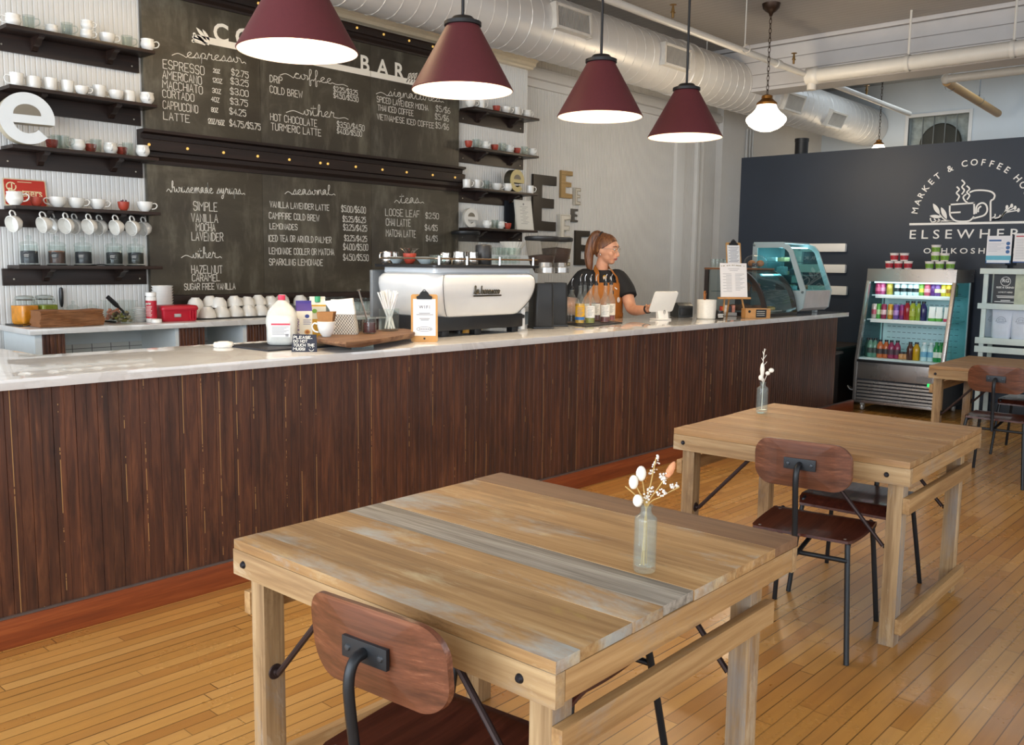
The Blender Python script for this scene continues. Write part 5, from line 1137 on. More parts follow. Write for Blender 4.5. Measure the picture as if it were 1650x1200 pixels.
# chalk note
p = at(492, 567); s_ = thing('chalk_note', 'small black chalk sign asking not to touch, in front of the slate board', 'sign', (p.x, p.y+.01, Z0), VA+R(4)); s_.rotation_euler = (R(-12), 0, VA+R(2))
part('board', MB().prism([(-.064, 0), (.064, 0), (.059, .088), (-.059, .088)], 0, .004, LB(0, .004, 0), bev=.001), P('#17182a', .6), s_)
part('foot', MB().prism([(0, 0), (.05, 0), (0, .06)], -.002, .002, Matrix(((0, 0, 1, 0), (1, 0, 0, .004), (0, 1, 0, 0), (0, 0, 0, 1)))), P('#17182a', .6), s_)
mb = MB(); 
for i, tx in enumerate(('PLEASE..', 'DO NOT', 'TOUCH THE', 'MUGS!')): mb.strokes(hand(tx, -.054, -.054+.0115*len(tx), .066-.0195*i, .0125), .0026, LB(0, -.0002, 0))
mb.strokes([[(.036+.012*math.cos(R(a)), .016+.012*math.sin(R(a))) for a in range(200, 345, 20)], [(.030, .020), (.030, .023)], [(.042, .020), (.042, .023)]], .0025, LB(0, -.0002, 0)); part('chalk_lettering', mb, M_CHK, s_)
# live-edge plank riser on stones
ZS = 1.118
M_LIVE = WOOD('live_edge', [(.25, hexc('#3a2a20')), (.45, hexc('#6b4b35')), (.62, hexc('#8a6a4e')), (.8, hexc('#6a584c'))], 'X', 1.2, .6, 10, .3, .2)
rz = thing('wooden_riser', 'rough live-edge wooden plank raised on stones carrying cups, napkins and straws', 'riser', (0, 0, 0))
pl = [onZ(a, b, ZS) for a, b in ((509, 545), (530, 549), (556, 551), (585, 549), (612, 546), (640, 541), (668, 536), (672, 532), (650, 529), (610, 531), (570, 534), (535, 537), (512, 541))]
cx_ = sum(q.x for q in pl)/len(pl); cy_ = sum(q.y for q in pl)/len(pl)
mb = MB(); mb.loft([[(cx_+(q.x-cx_)*s, cy_+(q.y-cy_)*s+.006*math.sin(i*2.3), z+(.006*math.sin(i*1.7) if z < ZS-.02 else 0)) for i, q in enumerate(pl)] for z, s in ((ZS-.030, .90), (ZS-.024, .97), (ZS-.010, 1.0), (ZS, .985))]); part('plank', mb, M_LIVE, rz, sharp=50)
for k_, (px, py, a, b) in enumerate(((562, 560, .055, .035), (640, 551, .05, .035), (530, 557, .042, .028))):
    q = at(px, py); mb = MB().ball((q.x+.01, q.y+.07 if k_ < 2 else q.y-.01, CT+.016), a, a*.8, b*.62, 12); 
    for v in mb.bm.verts: v.co += Vector((math.sin(v.co.x*140), math.sin(v.co.y*150+1), 0))*.003; v.co.z = max(CT+.0005, min(v.co.z, ZS-.026))
    part('stone', mb, P('#57524d', .8, var=.25, sc=40), rz)
zs = ZS+.0008
def rs(px, py): return onZ(px, py, ZS)
q = rs(530, 543); cw = Vector((q.x+.01, q.y+.035, zs))
MUGS['w'].put(cw, VA+PI, 'white cup of brown sleeves on the wooden riser', 'cups on the riser', None, (.93, .93, 1.18))
sl = thing('cup_sleeves', 'brown cardboard cup sleeves standing in the white cup on the riser', 'sleeves', cw+Vector((0, 0, .02)), VA)
for i in range(7):
    mb = MB(); y = -.024+i*.008; mb.prism([(-.034+i*.002, .03), (.034, .03), (.043+i*.001, .112), (-.045+i*.003, .108+.002*(i % 2))], 0, .0035, LB(0, y, 0)); part('sleeve', mb, P('#8a5a30' if i % 2 else '#9d6c3c', .8, var=.1, sc=40), sl)
# woven basket with napkins
q = rs(562, 539); nb = thing('napkin_basket', 'white woven basket on the wooden riser', 'basket', (q.x+.01, q.y+.05, zs), VA+R(4))
t = NT('woven_rope'); sp = t.sep(); u_ = t.math('MULTIPLY', t.math('ADD', sp[0], sp[1]), 420.0); v_ = t.math('MULTIPLY', sp[2], 330.0)
wv = t.math('MULTIPLY', t.math('SINE', t.math('ADD', u_, t.math('MULTIPLY', t.math('FLOOR', t.math('DIVIDE', v_, PI)), PI))), t.math('ABSOLUTE', t.math('SINE', v_)))
cc = t.ramp(t.math('ADD', t.math('MULTIPLY', wv, .5), .5), [(.2, hexc('#6f6860')), (.55, hexc('#bdb6ab')), (.85, hexc('#ddd8ce'))]); t.bump(wv, .6, .004); M_WOV = t.fin(cc, .7)
part('basket', MB().loft([rr_(w, w*.62, .02, z) for z, w in ((0, .148), (.01, .15), (.06, .14), (.105, .122), (.108, .124))]+[rr_(w, w*.62, .018, z) for z, w in ((.108, .114), (.02, .138))]), M_WOV, nb)
np_ = thing('napkin_bundle', 'folded white paper napkins standing in the woven basket', 'napkins', (q.x+.01, q.y+.05, zs), VA+R(4))
part('sheets', MB().loft([[(-.062, -.028, .025), (.055, -.028, .025), (.055, .026, .025), (-.062, .026, .025)], [(-.075, -.03, .13), (.058, -.03, .12), (.058, .03, .12), (-.075, .03, .13)], [(-.105, -.03, .178), (.045, -.03, .195), (.045, .03, .195), (-.10, .03, .178)]]), P('#efede8', .75, var=.02), np_)
mb = MB(); 
for i in range(5): mb.box(-.07, -.024+i*.011, .115, .05, -.0235+i*.011, .188-.002*i, 0)
part('fold', mb, P('#dcd9d3', .75), np_)
# small cut glass, jam jar with spoon, straw jar
q = rs(588, 537)
one('cut_glass', MB().lathe([(0, .003), (.028, .003), (.032, .01), (.036, .085), (.034, .085), (.03, .012), (0, .01)], 12), M_GLT, 'small cut glass beside the woven basket on the riser', 'glass', None, (q.x+.02, q.y+.07, zs))
q = rs(600, 538); jm = thing('jam_jar', 'dark red jam jar on the wooden riser', 'jar', (q.x+.012, q.y+.04, zs))
part('glass', MB().lathe([(0, .001), (.036, .001), (.04, .006), (.041, .065), (.036, .078), (.037, .09), (.034, .09), (.033, .078), (.037, .064), (.037, .008), (0, .005)], 24), M_GLT, jm)
part('jam', MB().lathe([(0, .006), (.036, .006), (.0368, .06), (0, .062)], 24), P('#4d120e', .25, var=.2), jm)
h0 = Vector((q.x+.02, q.y+.05, zs+.02)); h1 = onY(578, 467, q.y+.03)
mb = MB().tube([h0, h0+(h1-h0)*.3, h0+(h1-h0)*.62, h1], [.004, .005, .0055, .0045], 8).lathe([(.011, -.002), (.011, .002), (0, .003)], 14, h1-h0, h1)
one('pump_stirrer', mb, P('#b9b9b9', .25, .95), 'long silver stirrer leaning out of the dark red jam jar', 'utensil')
q = rs(632, 534); st = thing('straw_jar', 'clear jar of straws on the wooden riser', 'jar', (q.x+.015, q.y+.045, zs))
part('glass', MB().lathe([(0, .002), (.052, .002), (.056, .008), (.058, .128), (.0555, .128), (.053, .012), (0, .010)], 28), M_GLT, st)
rn = random.Random(2); sj = Vector((q.x+.015, q.y+.045, zs)); spro = None
for i in range(24):
    a = rn.uniform(0, 6.28); b = a+PI+rn.uniform(-.7, .7); r0 = rn.uniform(.01, .042); r1 = rn.uniform(.02, .075)
    v0 = Vector((r0*math.cos(a), r0*math.sin(a), .013)); v1 = Vector((r1*math.cos(b), r1*math.sin(b), rn.uniform(.20, .232)))
    k_ = .128/v1.z; w = v0+(v1-v0)*((.128-.013)/(v1.z-.013)); 
    if math.hypot(w.x, w.y) > .048: v1 = v0+(v1-v0)*1.0; f_ = .046/math.hypot(w.x, w.y); v1.x = v0.x+(w.x*f_-v0.x)*(v1.z-.013)/.115; v1.y = v0.y+(w.y*f_-v0.y)*(v1.z-.013)/.115
    d = v1-v0
    o_ = None
    if spro is None:
        spro = one('drinking_straw', MB().cyl((0, 0, 0), (0, 0, .225), .0042, 8), P('#f0efec', .5, var=.02), '', 'straw'); o_ = spro
    else: o_ = spro.copy(); COL.objects.link(o_)
    o_.location = sj+v0; o_.rotation_euler = Vector((0, 0, 1)).rotation_difference(d.normalized()).to_euler(); tag(o_, 'paper-wrapped white straw standing in the clear jar on the riser', 'straw', 'wrapped straws in the jar')
# acrylic card holder
q = at(590, 563); ac = thing('card_holder', 'clear acrylic holder with a cream card in front of the wooden riser', 'holder', (q.x+.0, q.y+.03, Z0), VA+R(6)); ac.rotation_euler = (R(-14), 0, VA+R(4))
part('stand', MB().box(-.058, 0, 0, .058, .003, .045).box(-.058, 0, 0, .058, .04, .003), GLASS('#e9efee', 1.3, .03, .12), ac)
part('card', MB().box(-.055, .0035, .012, .055, .0048, .046), P('#cdbb9c', .6), ac)
# wifi clipboard
def clipboard(name, lab, loc, rz, w, h, lean, paper, printer):
    c = thing(name, lab, 'clipboard', loc); c.rotation_euler = (R(-lean), 0, rz)
    part('board', MB().prism(rrect(w, h, .012, 4, 0, h/2), 0, .004, LB(0, .004, 0)), P('#b98a4c', .5, var=.08, sc=30), c)
    part('paper', MB().box(-w*.42, -.0012, h*.13, w*.42, -.0002, h*.90), P('#e6e5e4', .6, var=.02), c)
    part('clip', MB().prism([(-.042, -.01), (.042, -.01), (.046, .004), (.03, .012), (.022, .028), (.012, .036), (-.012, .036), (-.022, .028), (-.03, .012), (-.046, .004)], 0, .008, LB(0, -.0015, h*.93)).lathe([(.008, -.004), (.008, .004), (.012, .004), (.012, -.004), (.008, -.004)], 12, (0, 1, 0), (0, -.004, h*.93+.034)), P('#111113', .4, .3), c)
    mb = MB(); printer(mb, LB(0, -.0013, 0), w, h); part('print', mb, P('#3a3f5a', .6), c); return c
def wifi(mb, M, w, h):
    font_into(mb, 'WIFI', M @ Matrix.Translation((0, h*.70, 0)), .019, .02, width=.062, spacing=1.4, dz=.0002)
    mb.strokes([[(-.03, h*.60), (.032, h*.60)], [(-.045, h*.57), (.05, h*.57)], [(-.028, h*.49), (.030, h*.49)], [(-.02, h*.46), (.024, h*.46)]], .003, M)
    mb.strokes([[(.044*math.cos(R(a))*(1 if abs(math.cos(R(a))) > .3 else .9), h*.27+.013*math.sin(R(a))) for a in range(0, 365, 15)]], .0022, M); mb.strokes([[(-.03+.012*i, h*.27), (-.023+.012*i, h*.27)] for i in range(6)], .004, M)
q = (at(668, 553)+at(707, 550))/2
cb = clipboard('wifi_clipboard', 'wooden clipboard with the wifi sheet standing on the bar in front of the espresso machine', (q.x, q.y+.02, Z0), VA+R(7), .152, .275, 11, None, wifi)
part('hole', MB().lathe([(.0, .001), (.006, .001), (.006, 0)], 14, (0, -1, 0), (.0, .0, .02)), P('#141414', .6), cb)

# ---- espresso machine
em = thing('espresso_machine', 'white espresso machine with rounded body on the bar', 'machine', (4.10, 4.215, Z0)); hx, hy = .475, .285
M_EW = P('#dcdedf', .14, var=.02, coat=.5); M_EB = P('#141416', .4)
secs = [(.120, .385, .215), (.130, .400, .225), (.165, .430, .245), (.215, .462, .27), (.27, .482, .285), (.32, .490, .29), (.355, .486, .288), (.378, .470, .275), (.392, .445, .255)]
part('body', MB().loft([rr_(2*a, 2*b, .11, z, 8) for z, a, b in secs]), M_EW, em, sharp=50)
mb = MB()
for sx_ in (-1, 1): mb.tube([(sx_*(a-.075), -(b+.0012), z) for z, a, b in secs[1:-1]], .0022, 5, smooth=2)
part('seam', mb, P('#3b3d40', .5), em)
part('shoulder', MB().loft([rr_(2*a, 2*b, .03, z) for z, a, b in ((.388, .435, .245), (.42, .432, .245))]), P('#cfd3d6', .2, var=.02, coat=.4), em)
part('cup_tray', MB().loft([rr_(2*a, 2*b, .03, z) for z, a, b in ((.420, .47, .285), (.424, .475, .29), (.436, .475, .29), (.44, .47, .285))]), M_EB, em)
part('base', MB().box(-.40, -.215, .035, .385, .22, .122, .01), M_EB, em)
part('side_column', MB().box(.385, -.20, .012, .425, .2, .16, .01), P('#d3d6d8', .25), em)
mb = MB().lathe([(0, .004), (.012, .004), (.013, 0)], 14, (1, 0, 0), (.425, -.15, .10)).lathe([(0, .004), (.007, .004), (.008, 0)], 12, (1, 0, 0), (.425, -.15, .06)).lathe([(0, .004), (.012, .004), (.013, 0)], 14, (0, -1, 0), (.405, -.2, .10)); part('knob', mb, P('#1c1d20', .4), em)
for x in (-.30, -.02, .33):
    for y in (-.17, .17): part('foot', MB().box(x-.03, y-.025, 0, x+.03, y+.025, .036, .004), M_EB, em)
mb = MB(); pts = [(-.455, .25, .475), (-.455, -.27, .475), (-.44, -.283, .475), (.44, -.283, .475), (.455, -.27, .475), (.455, .25, .475)]; mb.tube(pts, .0055, 8, smooth=0)
part('rail', mb, P('#c8b8a4', .2, .95), em)
for x in (-.44, -.21, .08, .40): part('rail_post', MB().cyl((x, -.283, .438), (x, -.283, .49), .0095, 10), P('#c9c9c9', .2, .95), em)
bd = MB(); LM = LB(-.04, -.2905, .262)
for l_ in script('marzocco', -.055, .115, 0, .022): bd.tube([LM @ Vector((a, b, .003)) for a, b in l_], .0042, 5)
for l_ in script('la', -.115, -.068, 0, .024): bd.tube([LM @ Vector((a, b, .003)) for a, b in l_], .0045, 5)
bd.tube([LM @ Vector((-.12, -.012, .003)), LM @ Vector((.125, -.012, .003))], .005, 6)
bd.tube([LM @ Vector((-.048, .05, .003)), LM @ Vector((-.052, .0, .003))], .0045, 5)
part('badge', bd, P('#4a4438', .3, .8), em, 'dark metal script badge')
part('back_splash', MB().box(-.47, .30, .10, -.30, .33, .40, .01), P('#9fa3a6', .3, .6), em)
# things on the cup tray
ty = 4.215; tz = Z0+.441; tx = 4.10
M_STEEL = P('#b9b6b2', .15, .95, .06)
def mk_pitcher():
    m = one('milk_pitcher', MB().lathe(cup_mesh([(0, 0), (.038, 0), (.041, .004), (.043, .03), (.036, .06), (.0375, .078)], .002), 24), M_STEEL, '', 'pitcher')
    part('handle', MB().tube([(.037, 0, .07), (.062, 0, .066), (.064, 0, .03), (.042, 0, .016)], .004, 7, smooth=4), M_STEEL, m); return m
PIT = Proto(mk_pitcher)
def tr(px, py, y): return onY(px, py, y).x
for i, (px, y) in enumerate(((740, 4.02), (760, 4.03))): PIT.put((tr(px, 420, y), y, tz), R(20), ['steel milk pitcher on top of the espresso machine, beside the black canister but one', 'steel milk pitcher on top of the espresso machine, right against the black canister'][i], 'steel pitchers on the machine')
PIT.put((tr(718, 420, 4.1), 4.1, tz), R(200), 'steel milk pitcher on top of the espresso machine among the cups', 'steel pitchers on the machine', None, .9)
PIT.put((3.70, onX(618, 420, 3.70).y-.04, tz), R(180), 'steel milk pitcher at the shopfront end of the espresso machine top', 'steel pitchers on the machine', None, .95)
PIT.put((3.79, onX(634, 420, 3.79).y, tz), R(180), 'second steel milk pitcher from the shopfront end of the espresso machine top', 'steel pitchers on the machine', None, .95)
M_PALE = P('#b7c3c6', .3)
for i, (px, y) in enumerate(((637, 4.32), (686, 4.08))):
    one('shallow_bowl', MB().lathe(cup_mesh([(0, 0), (.03, 0), (.034, .004), (.058, .03), (.064, .042)], .003), 26), M_PALE, ['pale blue bowl on the machine top toward the shopfront', 'pale blue bowl on the machine top with a spoon, in front of the red cup'][i], 'bowl', 'pale bowls on the machine', ((3.74 if i == 0 else 3.79), onX(px, 422, 3.74 if i == 0 else 3.79).y, tz))
REDC.put((3.77, onX(660, 420, 3.77).y, tz), 0, 'red cup of teaspoons on top of the espresso machine', 'cups on the machine', None, 1.1)
mb = MB(); rn = random.Random(3)
for i in range(8): a = rn.uniform(0, 6.3); b = Vector((math.cos(a), math.sin(a), 0)); mb.tube([b*.01+Vector((0, 0, .012)), b*.03+Vector((0, 0, .065)), b*.05+Vector((0, 0, .085))], .0022, 5, smooth=3); mb.ball(b*.054+Vector((0, 0, .088)), .010, .007, .003, 8)
one('teaspoons', mb, M_STEEL, 'bunch of teaspoons standing in the red cup on the espresso machine', 'spoons', None, (3.77, onX(660, 420, 3.77).y, tz+.006))['kind'] = 'stuff'
def mk_shot(): return one('shot_glass', MB().lathe([(0, .003), (.02, .003), (.023, .008), (.027, .055), (.0255, .055), (.021, .012), (0, .011)], 16), M_GLT, '', 'glass')
SH = Proto(mk_shot)
k_ = 0
for px, y, dz in ((699, 4.05, 0), (706, 4.0, 0), (712, 4.06, 0), (705, 4.12, 0), (797, 4.0, 0), (804, 4.05, 0), (811, 4.0, 0), (818, 4.05, 0), (826, 4.0, 0), (832, 4.05, 0), (799, 4.02, .056), (808, 4.03, .056), (816, 4.02, .056), (825, 4.03, .056), (833, 4.03, .056), (804, 4.1, .056), (814, 4.1, .056), (823, 4.1, .056)):
    SH.put((tr(px, 420, y), y, tz+dz), 0, ('small espresso glass among the steel pitchers on the machine top' if px < 720 else ('small espresso glass in the bottom layer beside the black canister' if dz == 0 else 'small espresso glass in the upper layer beside the black canister')), 'espresso glasses by the pitchers' if px < 720 else ('espresso glasses, bottom layer' if dz == 0 else 'espresso glasses, upper layer')); k_ += 1
one('canister', MB().lathe([(0, 0), (.05, 0), (.052, .004), (.052, .118), (.048, .125), (.02, .128), (0, .126)], 28), P('#232427', .4), 'black round canister on top of the espresso machine', 'canister', None, (tr(779, 420, 4.06), 4.06, tz))
one('steel_lid', MB().lathe([(0, 0), (.06, 0), (.064, .008), (.05, .025), (.02, .032), (0, .033)], 24), P('#d8cfc0', .3, .4), 'cream domed lid on the machine top behind the pitchers', 'lid', None, (tr(725, 420, 4.3), 4.3, tz))
# on the back counter / behind the machine
def dispenser(px, lab, h):
    y = 5.88; b = thing('squeeze_bottle', lab, 'bottle', (bx(px, 430, y), y, BC+.001), 0, 'amber squeeze bottles')
    s_ = .052; part('body', MB().lathe([(0, 0), (s_-.004, 0), (s_, .006), (s_, .37), (s_*.9, .385), (0, .386)], 22), P(h, .35, var=.1), b); part('cap', MB().lathe([(s_*.98, .386), (s_*1.02, .39), (s_*1.0, .44), (s_*.9, .445), (0, .445)], 22), P('#f0ebdf', .4), b); part('band', MB().lathe([(s_+.001, .22), (s_+.001, .27)], 22), P('#8d2a22', .4), b)
dispenser(757, 'tall amber dispenser with white lid behind the canister, nearer the chalkboard', '#c08d33'); dispenser(770, 'tall pale honey dispenser with white lid behind the canister, nearer the paper filter', '#cdb78a')
def grinder(px, py, y, sc_, lab, beans, zbase, flag):
    g_ = thing('coffee_grinder', lab, 'grinder', (onY(px, py, y).x, y, zbase), R(-35)); s_ = sc_
    M_ = P('#1d1e20', .38, .1)
    part('body', MB().loft([rr_(w*s_, d*s_, .03*s_, z*s_) for z, w, d in ((.012, .145, .19), (.02, .15, .195), (.30, .14, .185), (.315, .135, .18))]), M_, g_)
    part('top_housing', MB().lathe([(.066*s_, .315*s_), (.07*s_, .32*s_), (.07*s_, .355*s_), (.05*s_, .36*s_), (.045*s_, .39*s_), (0, .39*s_)], 26), P('#a9a9a8', .25, .8), g_)
    part('foot', MB().box(-.075*s_, -.097*s_, 0, .075*s_, .097*s_, .013*s_, .003), M_, g_)
    hop = [(.048, .385), (.055, .40), (.085, .45), (.105, .53), (.116, .615)]
    part('hopper', MB().lathe([(a*s_, b*s_) for a, b in hop], 30), GLASS('#f2f0ec', .9, .03, .02, '#d8d4cc'), g_, 'clear bean hopper')
    part('lid', MB().lathe([(.118*s_, .612*s_), (.122*s_, .618*s_), (.122*s_, .636*s_), (.11*s_, .642*s_), (0, .642*s_)], 30), M_, g_)
    if beans: part('beans', MB().lathe([(0, .39*s_)]+[(a*s_*.96, b*s_) for a, b in hop if b <= beans]+[((.085+(beans-.45)*.25)*.95*s_, beans*s_), (0, (beans+.012)*s_)], 26), P('#2c1710', .6, var=.6, sc=180), g_, 'roasted coffee beans')
    part('spout', MB().box(-.025*s_, .085*s_, .20*s_, .025*s_, .14*s_, .26*s_, .008), M_, g_)
    if flag: part('sticker', MB().box(-.028, -.002, 0, .028, 0, .03), P('#d8921f', .5), g_, 'orange sticker'); g_.children[-1].location = (.0, -.0985*s_, .07*s_)
    return g_
grinder(871, 527, 4.16, 1.0, 'coffee grinder with part-filled hopper right beside the espresso machine', .505, Z0, True)
grinder(894, 524, 4.24, 1.0, 'coffee grinder with brimming bean hopper next to the syrup bottles', .56, Z0, True)
grinder(750, 470, 6.13, 1.12, 'coffee grinder with near-empty hopper standing on the back counter in front of the chalkboard edge', .42, BC+.001, False)
# pour-over stand with paper filter
y = 5.9; fx_ = bx(827, 400, y); pf = thing('pour_over', 'white pour-over brewer on the back counter behind the espresso glasses', 'brewer', (fx_, y, BC+.001))
part('box', MB().box(-.36, -.06, 0, .30, .10, .50, .006), P('#d3d8da', .5, var=.03), pf)
M_FIL = P('#efe9dc', .75, var=.03); mb = MB(); n = 48
rings = []
for z, r_, w in ((.50, .045, 0), (.52, .052, .002), (.625, .128, .006)): rings.append([((r_+w*(1 if i % 2 else -1))*math.cos(2*PI*i/n), (r_+w*(1 if i % 2 else -1))*math.sin(2*PI*i/n), z) for i in range(n)])
mb.loft(rings, caps=False)
one('paper_filter', mb, M_FIL, 'fluted white paper filter standing on the white brewer box', 'filter', None, (fx_, y, BC+.003), sharp=60)

# ---- syrup bottles on a black tray
tray_pts = [at(905, 522), at(945, 527), at(1003, 521), at(965, 516)]
c4 = sum(tray_pts, Vector())/4
one('bottle_tray', MB().prism([(q.x-c4.x, q.y-c4.y) for q in tray_pts], 0, .007), P('#151517', .4), 'thin black tray under the syrup bottles', 'tray', None, (c4.x, c4.y, Z0))
def bottle(px, py, lab, h, liq, lvl, labelc, band, wide=1.0, words=True):
    q = at(px, py); b = thing('syrup_bottle', lab, 'bottle', (q.x, q.y+.01, Z0+.0075), VA, 'syrup bottles with pourers'); r_ = .037*wide
    part('glass', MB().lathe([(0, .002), (r_*.9, .002), (r_, .008), (r_, .155), (r_*.9, .175), (r_*.55, .20), (.0145, .225), (.0135, h-.06), (.0155, h-.058), (.0155, h-.05), (.0125, h-.05)], 24), GLASS('#f6faf8', 1.6, .03, .07, '#eef2f1'), b)
    part('syrup', MB().lathe([(0, .006), (r_*.93, .006), (r_*.93, lvl), (0, lvl)], 22), P(liq, .2, var=.1), b)
    part('pourer', MB().lathe([(.0135, h-.052), (.016, h-.05), (.016, h-.035), (.010, h-.03), (.009, h-.018), (0, h-.018)], 14), P('#1a1a1c', .4), b)
    part('spout', MB().tube([(0, 0, h-.02), (0, 0, h+.01), (.010, -.002, h+.035)], .0035, 8, smooth=3), P('#c9c9c9', .2, .9), b)
    if labelc:
        lb_ = part('label', MB().lathe([(r_+.0006, .045), (r_+.0006, .135)], 16, None, (0, 0, 0), R(200), R(340)), P(labelc, .55, var=.03), b)
        if band: part('band', MB().lathe([(r_+.0012, .030), (r_+.0012, .052)], 16, None, (0, 0, 0), R(200), R(340)), P(band, .5), lb_)
        mb = MB(); mb.strokes([[(-.022+.004*(i % 2), .12-.011*i), (.022-.006*(i % 3), .12-.011*i)] for i in range(6)], .0028, LB(0, -r_-.0008, 0)); part('print', mb, P('#8a8884' if labelc != '#d9a520' else '#3b6fb0', .6), lb_)
    return b
bottle(922, 521, 'big swing-top bottle with dark syrup at the grinder end of the black tray', .30, '#241512', .055, None, None, 1.32)
bottle(935.5, 523, 'syrup bottle with yellow label and blue band on the black tray', .335, '#d9a520', .15, '#d9a520', '#2f6db5')
bottle(943, 518, 'syrup bottle behind the yellow labelled one on the black tray', .33, '#caa66a', .10, '#e3dfd6', None)
bottle(952, 523, 'syrup bottle with white label and green syrup, third along the black tray front', .335, '#8c8b2c', .05, '#e8e5de', None)
bottle(961, 518, 'syrup bottle of dark red syrup in the rear row of the black tray', .33, '#5a1512', .14, '#e3dfd6', None)
bottle(976, 521, 'white labelled bottle of reddish syrup, nearer the tablet stand', .335, '#6b2015', .06, '#e8e5de', None)
bottle(985, 518, 'syrup bottle closest to the tablet stand, red syrup, patterned label', .335, '#8a2417', .11, '#e5ddd0', None)

# ---- point of sale tablet, printer
q = at(1069, 515); M_POS = P('#e6e4df', .3, var=.02)
ps = thing('tablet_stand', 'white point of sale tablet on a stand, its back toward the customers', 'tablet', (q.x, q.y+.03, Z0), R(-18))
part('foot', MB().prism(rrect(.16, .13, .03, 5), 0, .008, bev=.002), M_POS, ps)
part('post', MB().prism([(-.02, .006), (.02, .006), (-.004, .11), (-.03, .11)], -.052, .052, Matrix(((0, 0, 1, .02), (-1, 0, 0, 0), (0, 1, 0, 0), (0, 0, 0, 1))), bev=.003), M_POS, ps)
mb = MB(); font_into(mb, '0', LB(.02, -.024, .055), .02, .02); mb.strokes([[(.02+.011*math.cos(R(a)), .063+.016*math.sin(R(a))) for a in range(0, 361, 20)]], .003, LB(0, -.026, 0)); part('emblem', mb, P('#2a2a2c', .5), ps, 'small dark emblem')
TM = Matrix.Translation((.0, -.035, .15)) @ Matrix.Rotation(R(25), 4, 'X')
mb = MB(); mb.M = TM; mb.prism(rrect(.245, .185, .016, 5), -.005, .005, LB(0, 0, 0), bev=.002); part('tablet', mb, M_POS, ps)
mb = MB(); mb.M = TM; mb.box(-.112, .0052, -.082, .112, .0062, .082); part('screen', mb, P('#22262b', .1), ps)
q = at(1106, 511); pr = thing('receipt_printer', 'black receipt printer behind the tablet stand', 'printer', (q.x, q.y+.05, Z0), R(-30))
part('body', MB().prism([(-.075, 0), (.085, 0), (.085, .085), (.06, .118), (-.03, .128), (-.075, .10)], -.07, .07, Matrix(((0, 0, 1, 0), (1, 0, 0, 0), (0, 1, 0, 0), (0, 0, 0, 1))), bev=.006), P('#2a2e31', .45), pr)
part('cover', MB().box(-.06, -.085, .02, .06, -.072, .08, .004), P('#1b1d20', .4), pr)
# crock
q = at(1145, 514); ck = thing('ceramic_crock', 'white ceramic crock on the bar beside the printer', 'crock', (q.x+.03, q.y+.06, Z0))
part('body', MB().lathe([(0, 0), (.075, 0), (.08, .006), (.082, .155), (.079, .162), (.074, .158), (.075, .01), (0, .008)], 32), P('#dfdbd1', .35, var=.05, sc=60), ck)
one('wooden_tongs', MB().tube([(-.03, 0, .01), (-.045, 0, .17), (-.05, 0, .215), (-.03, 0, .225)], .006, 7, smooth=3).tube([(.0, .02, .01), (.005, .02, .18), (.01, .02, .205), (-.012, .02, .215)], .006, 7, smooth=3), P('#a5642b', .5), 'orange-brown wooden tongs standing in the ceramic crock', 'tongs', None, (q.x+.03, q.y+.06, Z0+.008))
# easel with menu sheet
q = at(1183, 511); ez = thing('tabletop_easel', 'small wooden easel on the bar in front of the low bakery case', 'easel', (q.x, q.y+.02, Z0), VA+R(10)); M_PINE = P('#b9854a', .5, var=.12, sc=25)
part('leg', MB().tube([(-.10, -.03, 0), (-.055, .04, .33)], .0085, 6), M_PINE, ez); part('leg', MB().tube([(.115, -.03, 0), (.055, .04, .33)], .0085, 6), M_PINE, ez); part('leg', MB().tube([(0, .12, 0), (0, .045, .32)], .0085, 6), M_PINE, ez)
part('ledge', MB().box(-.15, -.045, .160, .15, -.006, .178, .003), M_PINE, ez); part('cross_bar', MB().box(-.07, .03, .30, .07, .045, .315, .002), M_PINE, ez)
ms_ = thing('menu_sheet', 'white printed menu sheet resting on the small wooden easel', 'sheet', (q.x, q.y+.02, Z0), VA+R(10))
SM = Matrix.Translation((0, -.026, .179)) @ Matrix.Rotation(R(-10), 4, 'X')
mb = MB(); mb.M = SM; mb.box(-.125, 0, 0, .125, .003, .30); part('paper', mb, P('#e9e6e4', .55, var=.015), ms_)
mb = MB(); mb.strokes([[(-.10+.03*(i % 2), .205-.013*i), (-.02, .205-.013*i)] for i in range(13)]+[[(.015, .205-.013*i), (.10-.02*(i % 3), .205-.013*i)] for i in range(12)]+[[(-.05, .25), (.055, .25)], [(-.035, .235), (.04, .235)]], .0032, SM @ LB(0, 0, 0)); part('print', mb, P('#9a989c', .6), ms_)
mb = MB(); rn = random.Random(6)
for i in range(26): u = rn.uniform(-.115, .115); mb.prism([(u+.005*math.cos(k*PI/3), .283+.008*abs(u)/.1*-1+rn.uniform(-.004, .004)*0+.005*math.sin(k*PI/3)) for k in range(6)], .0002, .0008, SM @ LB(0, 0, 0))
part('floral_border', mb, P('#a9a08a', .6, var=.3, sc=90), ms_)
q = at(1163, 514); jr = thing('sample_jar', 'small dark jar with a white label between the crock and easel', 'jar', (q.x, q.y+.02, Z0)); part('body', MB().lathe([(0, 0), (.03, 0), (.033, .004), (.033, .05), (.028, .056), (.03, .058), (.03, .07), (0, .07)], 20), P('#1c1714', .3), jr)
mb = MB(); mb.strokes([[(-.022, .04), (.022, .042)], [(-.022, .03), (.018, .03)], [(-.02, .018), (.02, .019)]], .006, Matrix.Rotation(VA, 4, 'Z') @ LB(0, -.033, 0)); part('label', mb, P('#dedbd4', .5), jr)
fr = thing('fruit_cups', 'box of small packaged snacks behind the wooden easel', 'snacks', (at(1165, 508).x, at(1165, 508).y-.03, Z0), VA)
part('tray', MB().box(-.07, -.04, 0, .09, .05, .03, .004), P('#b9b6b0', .5), fr)
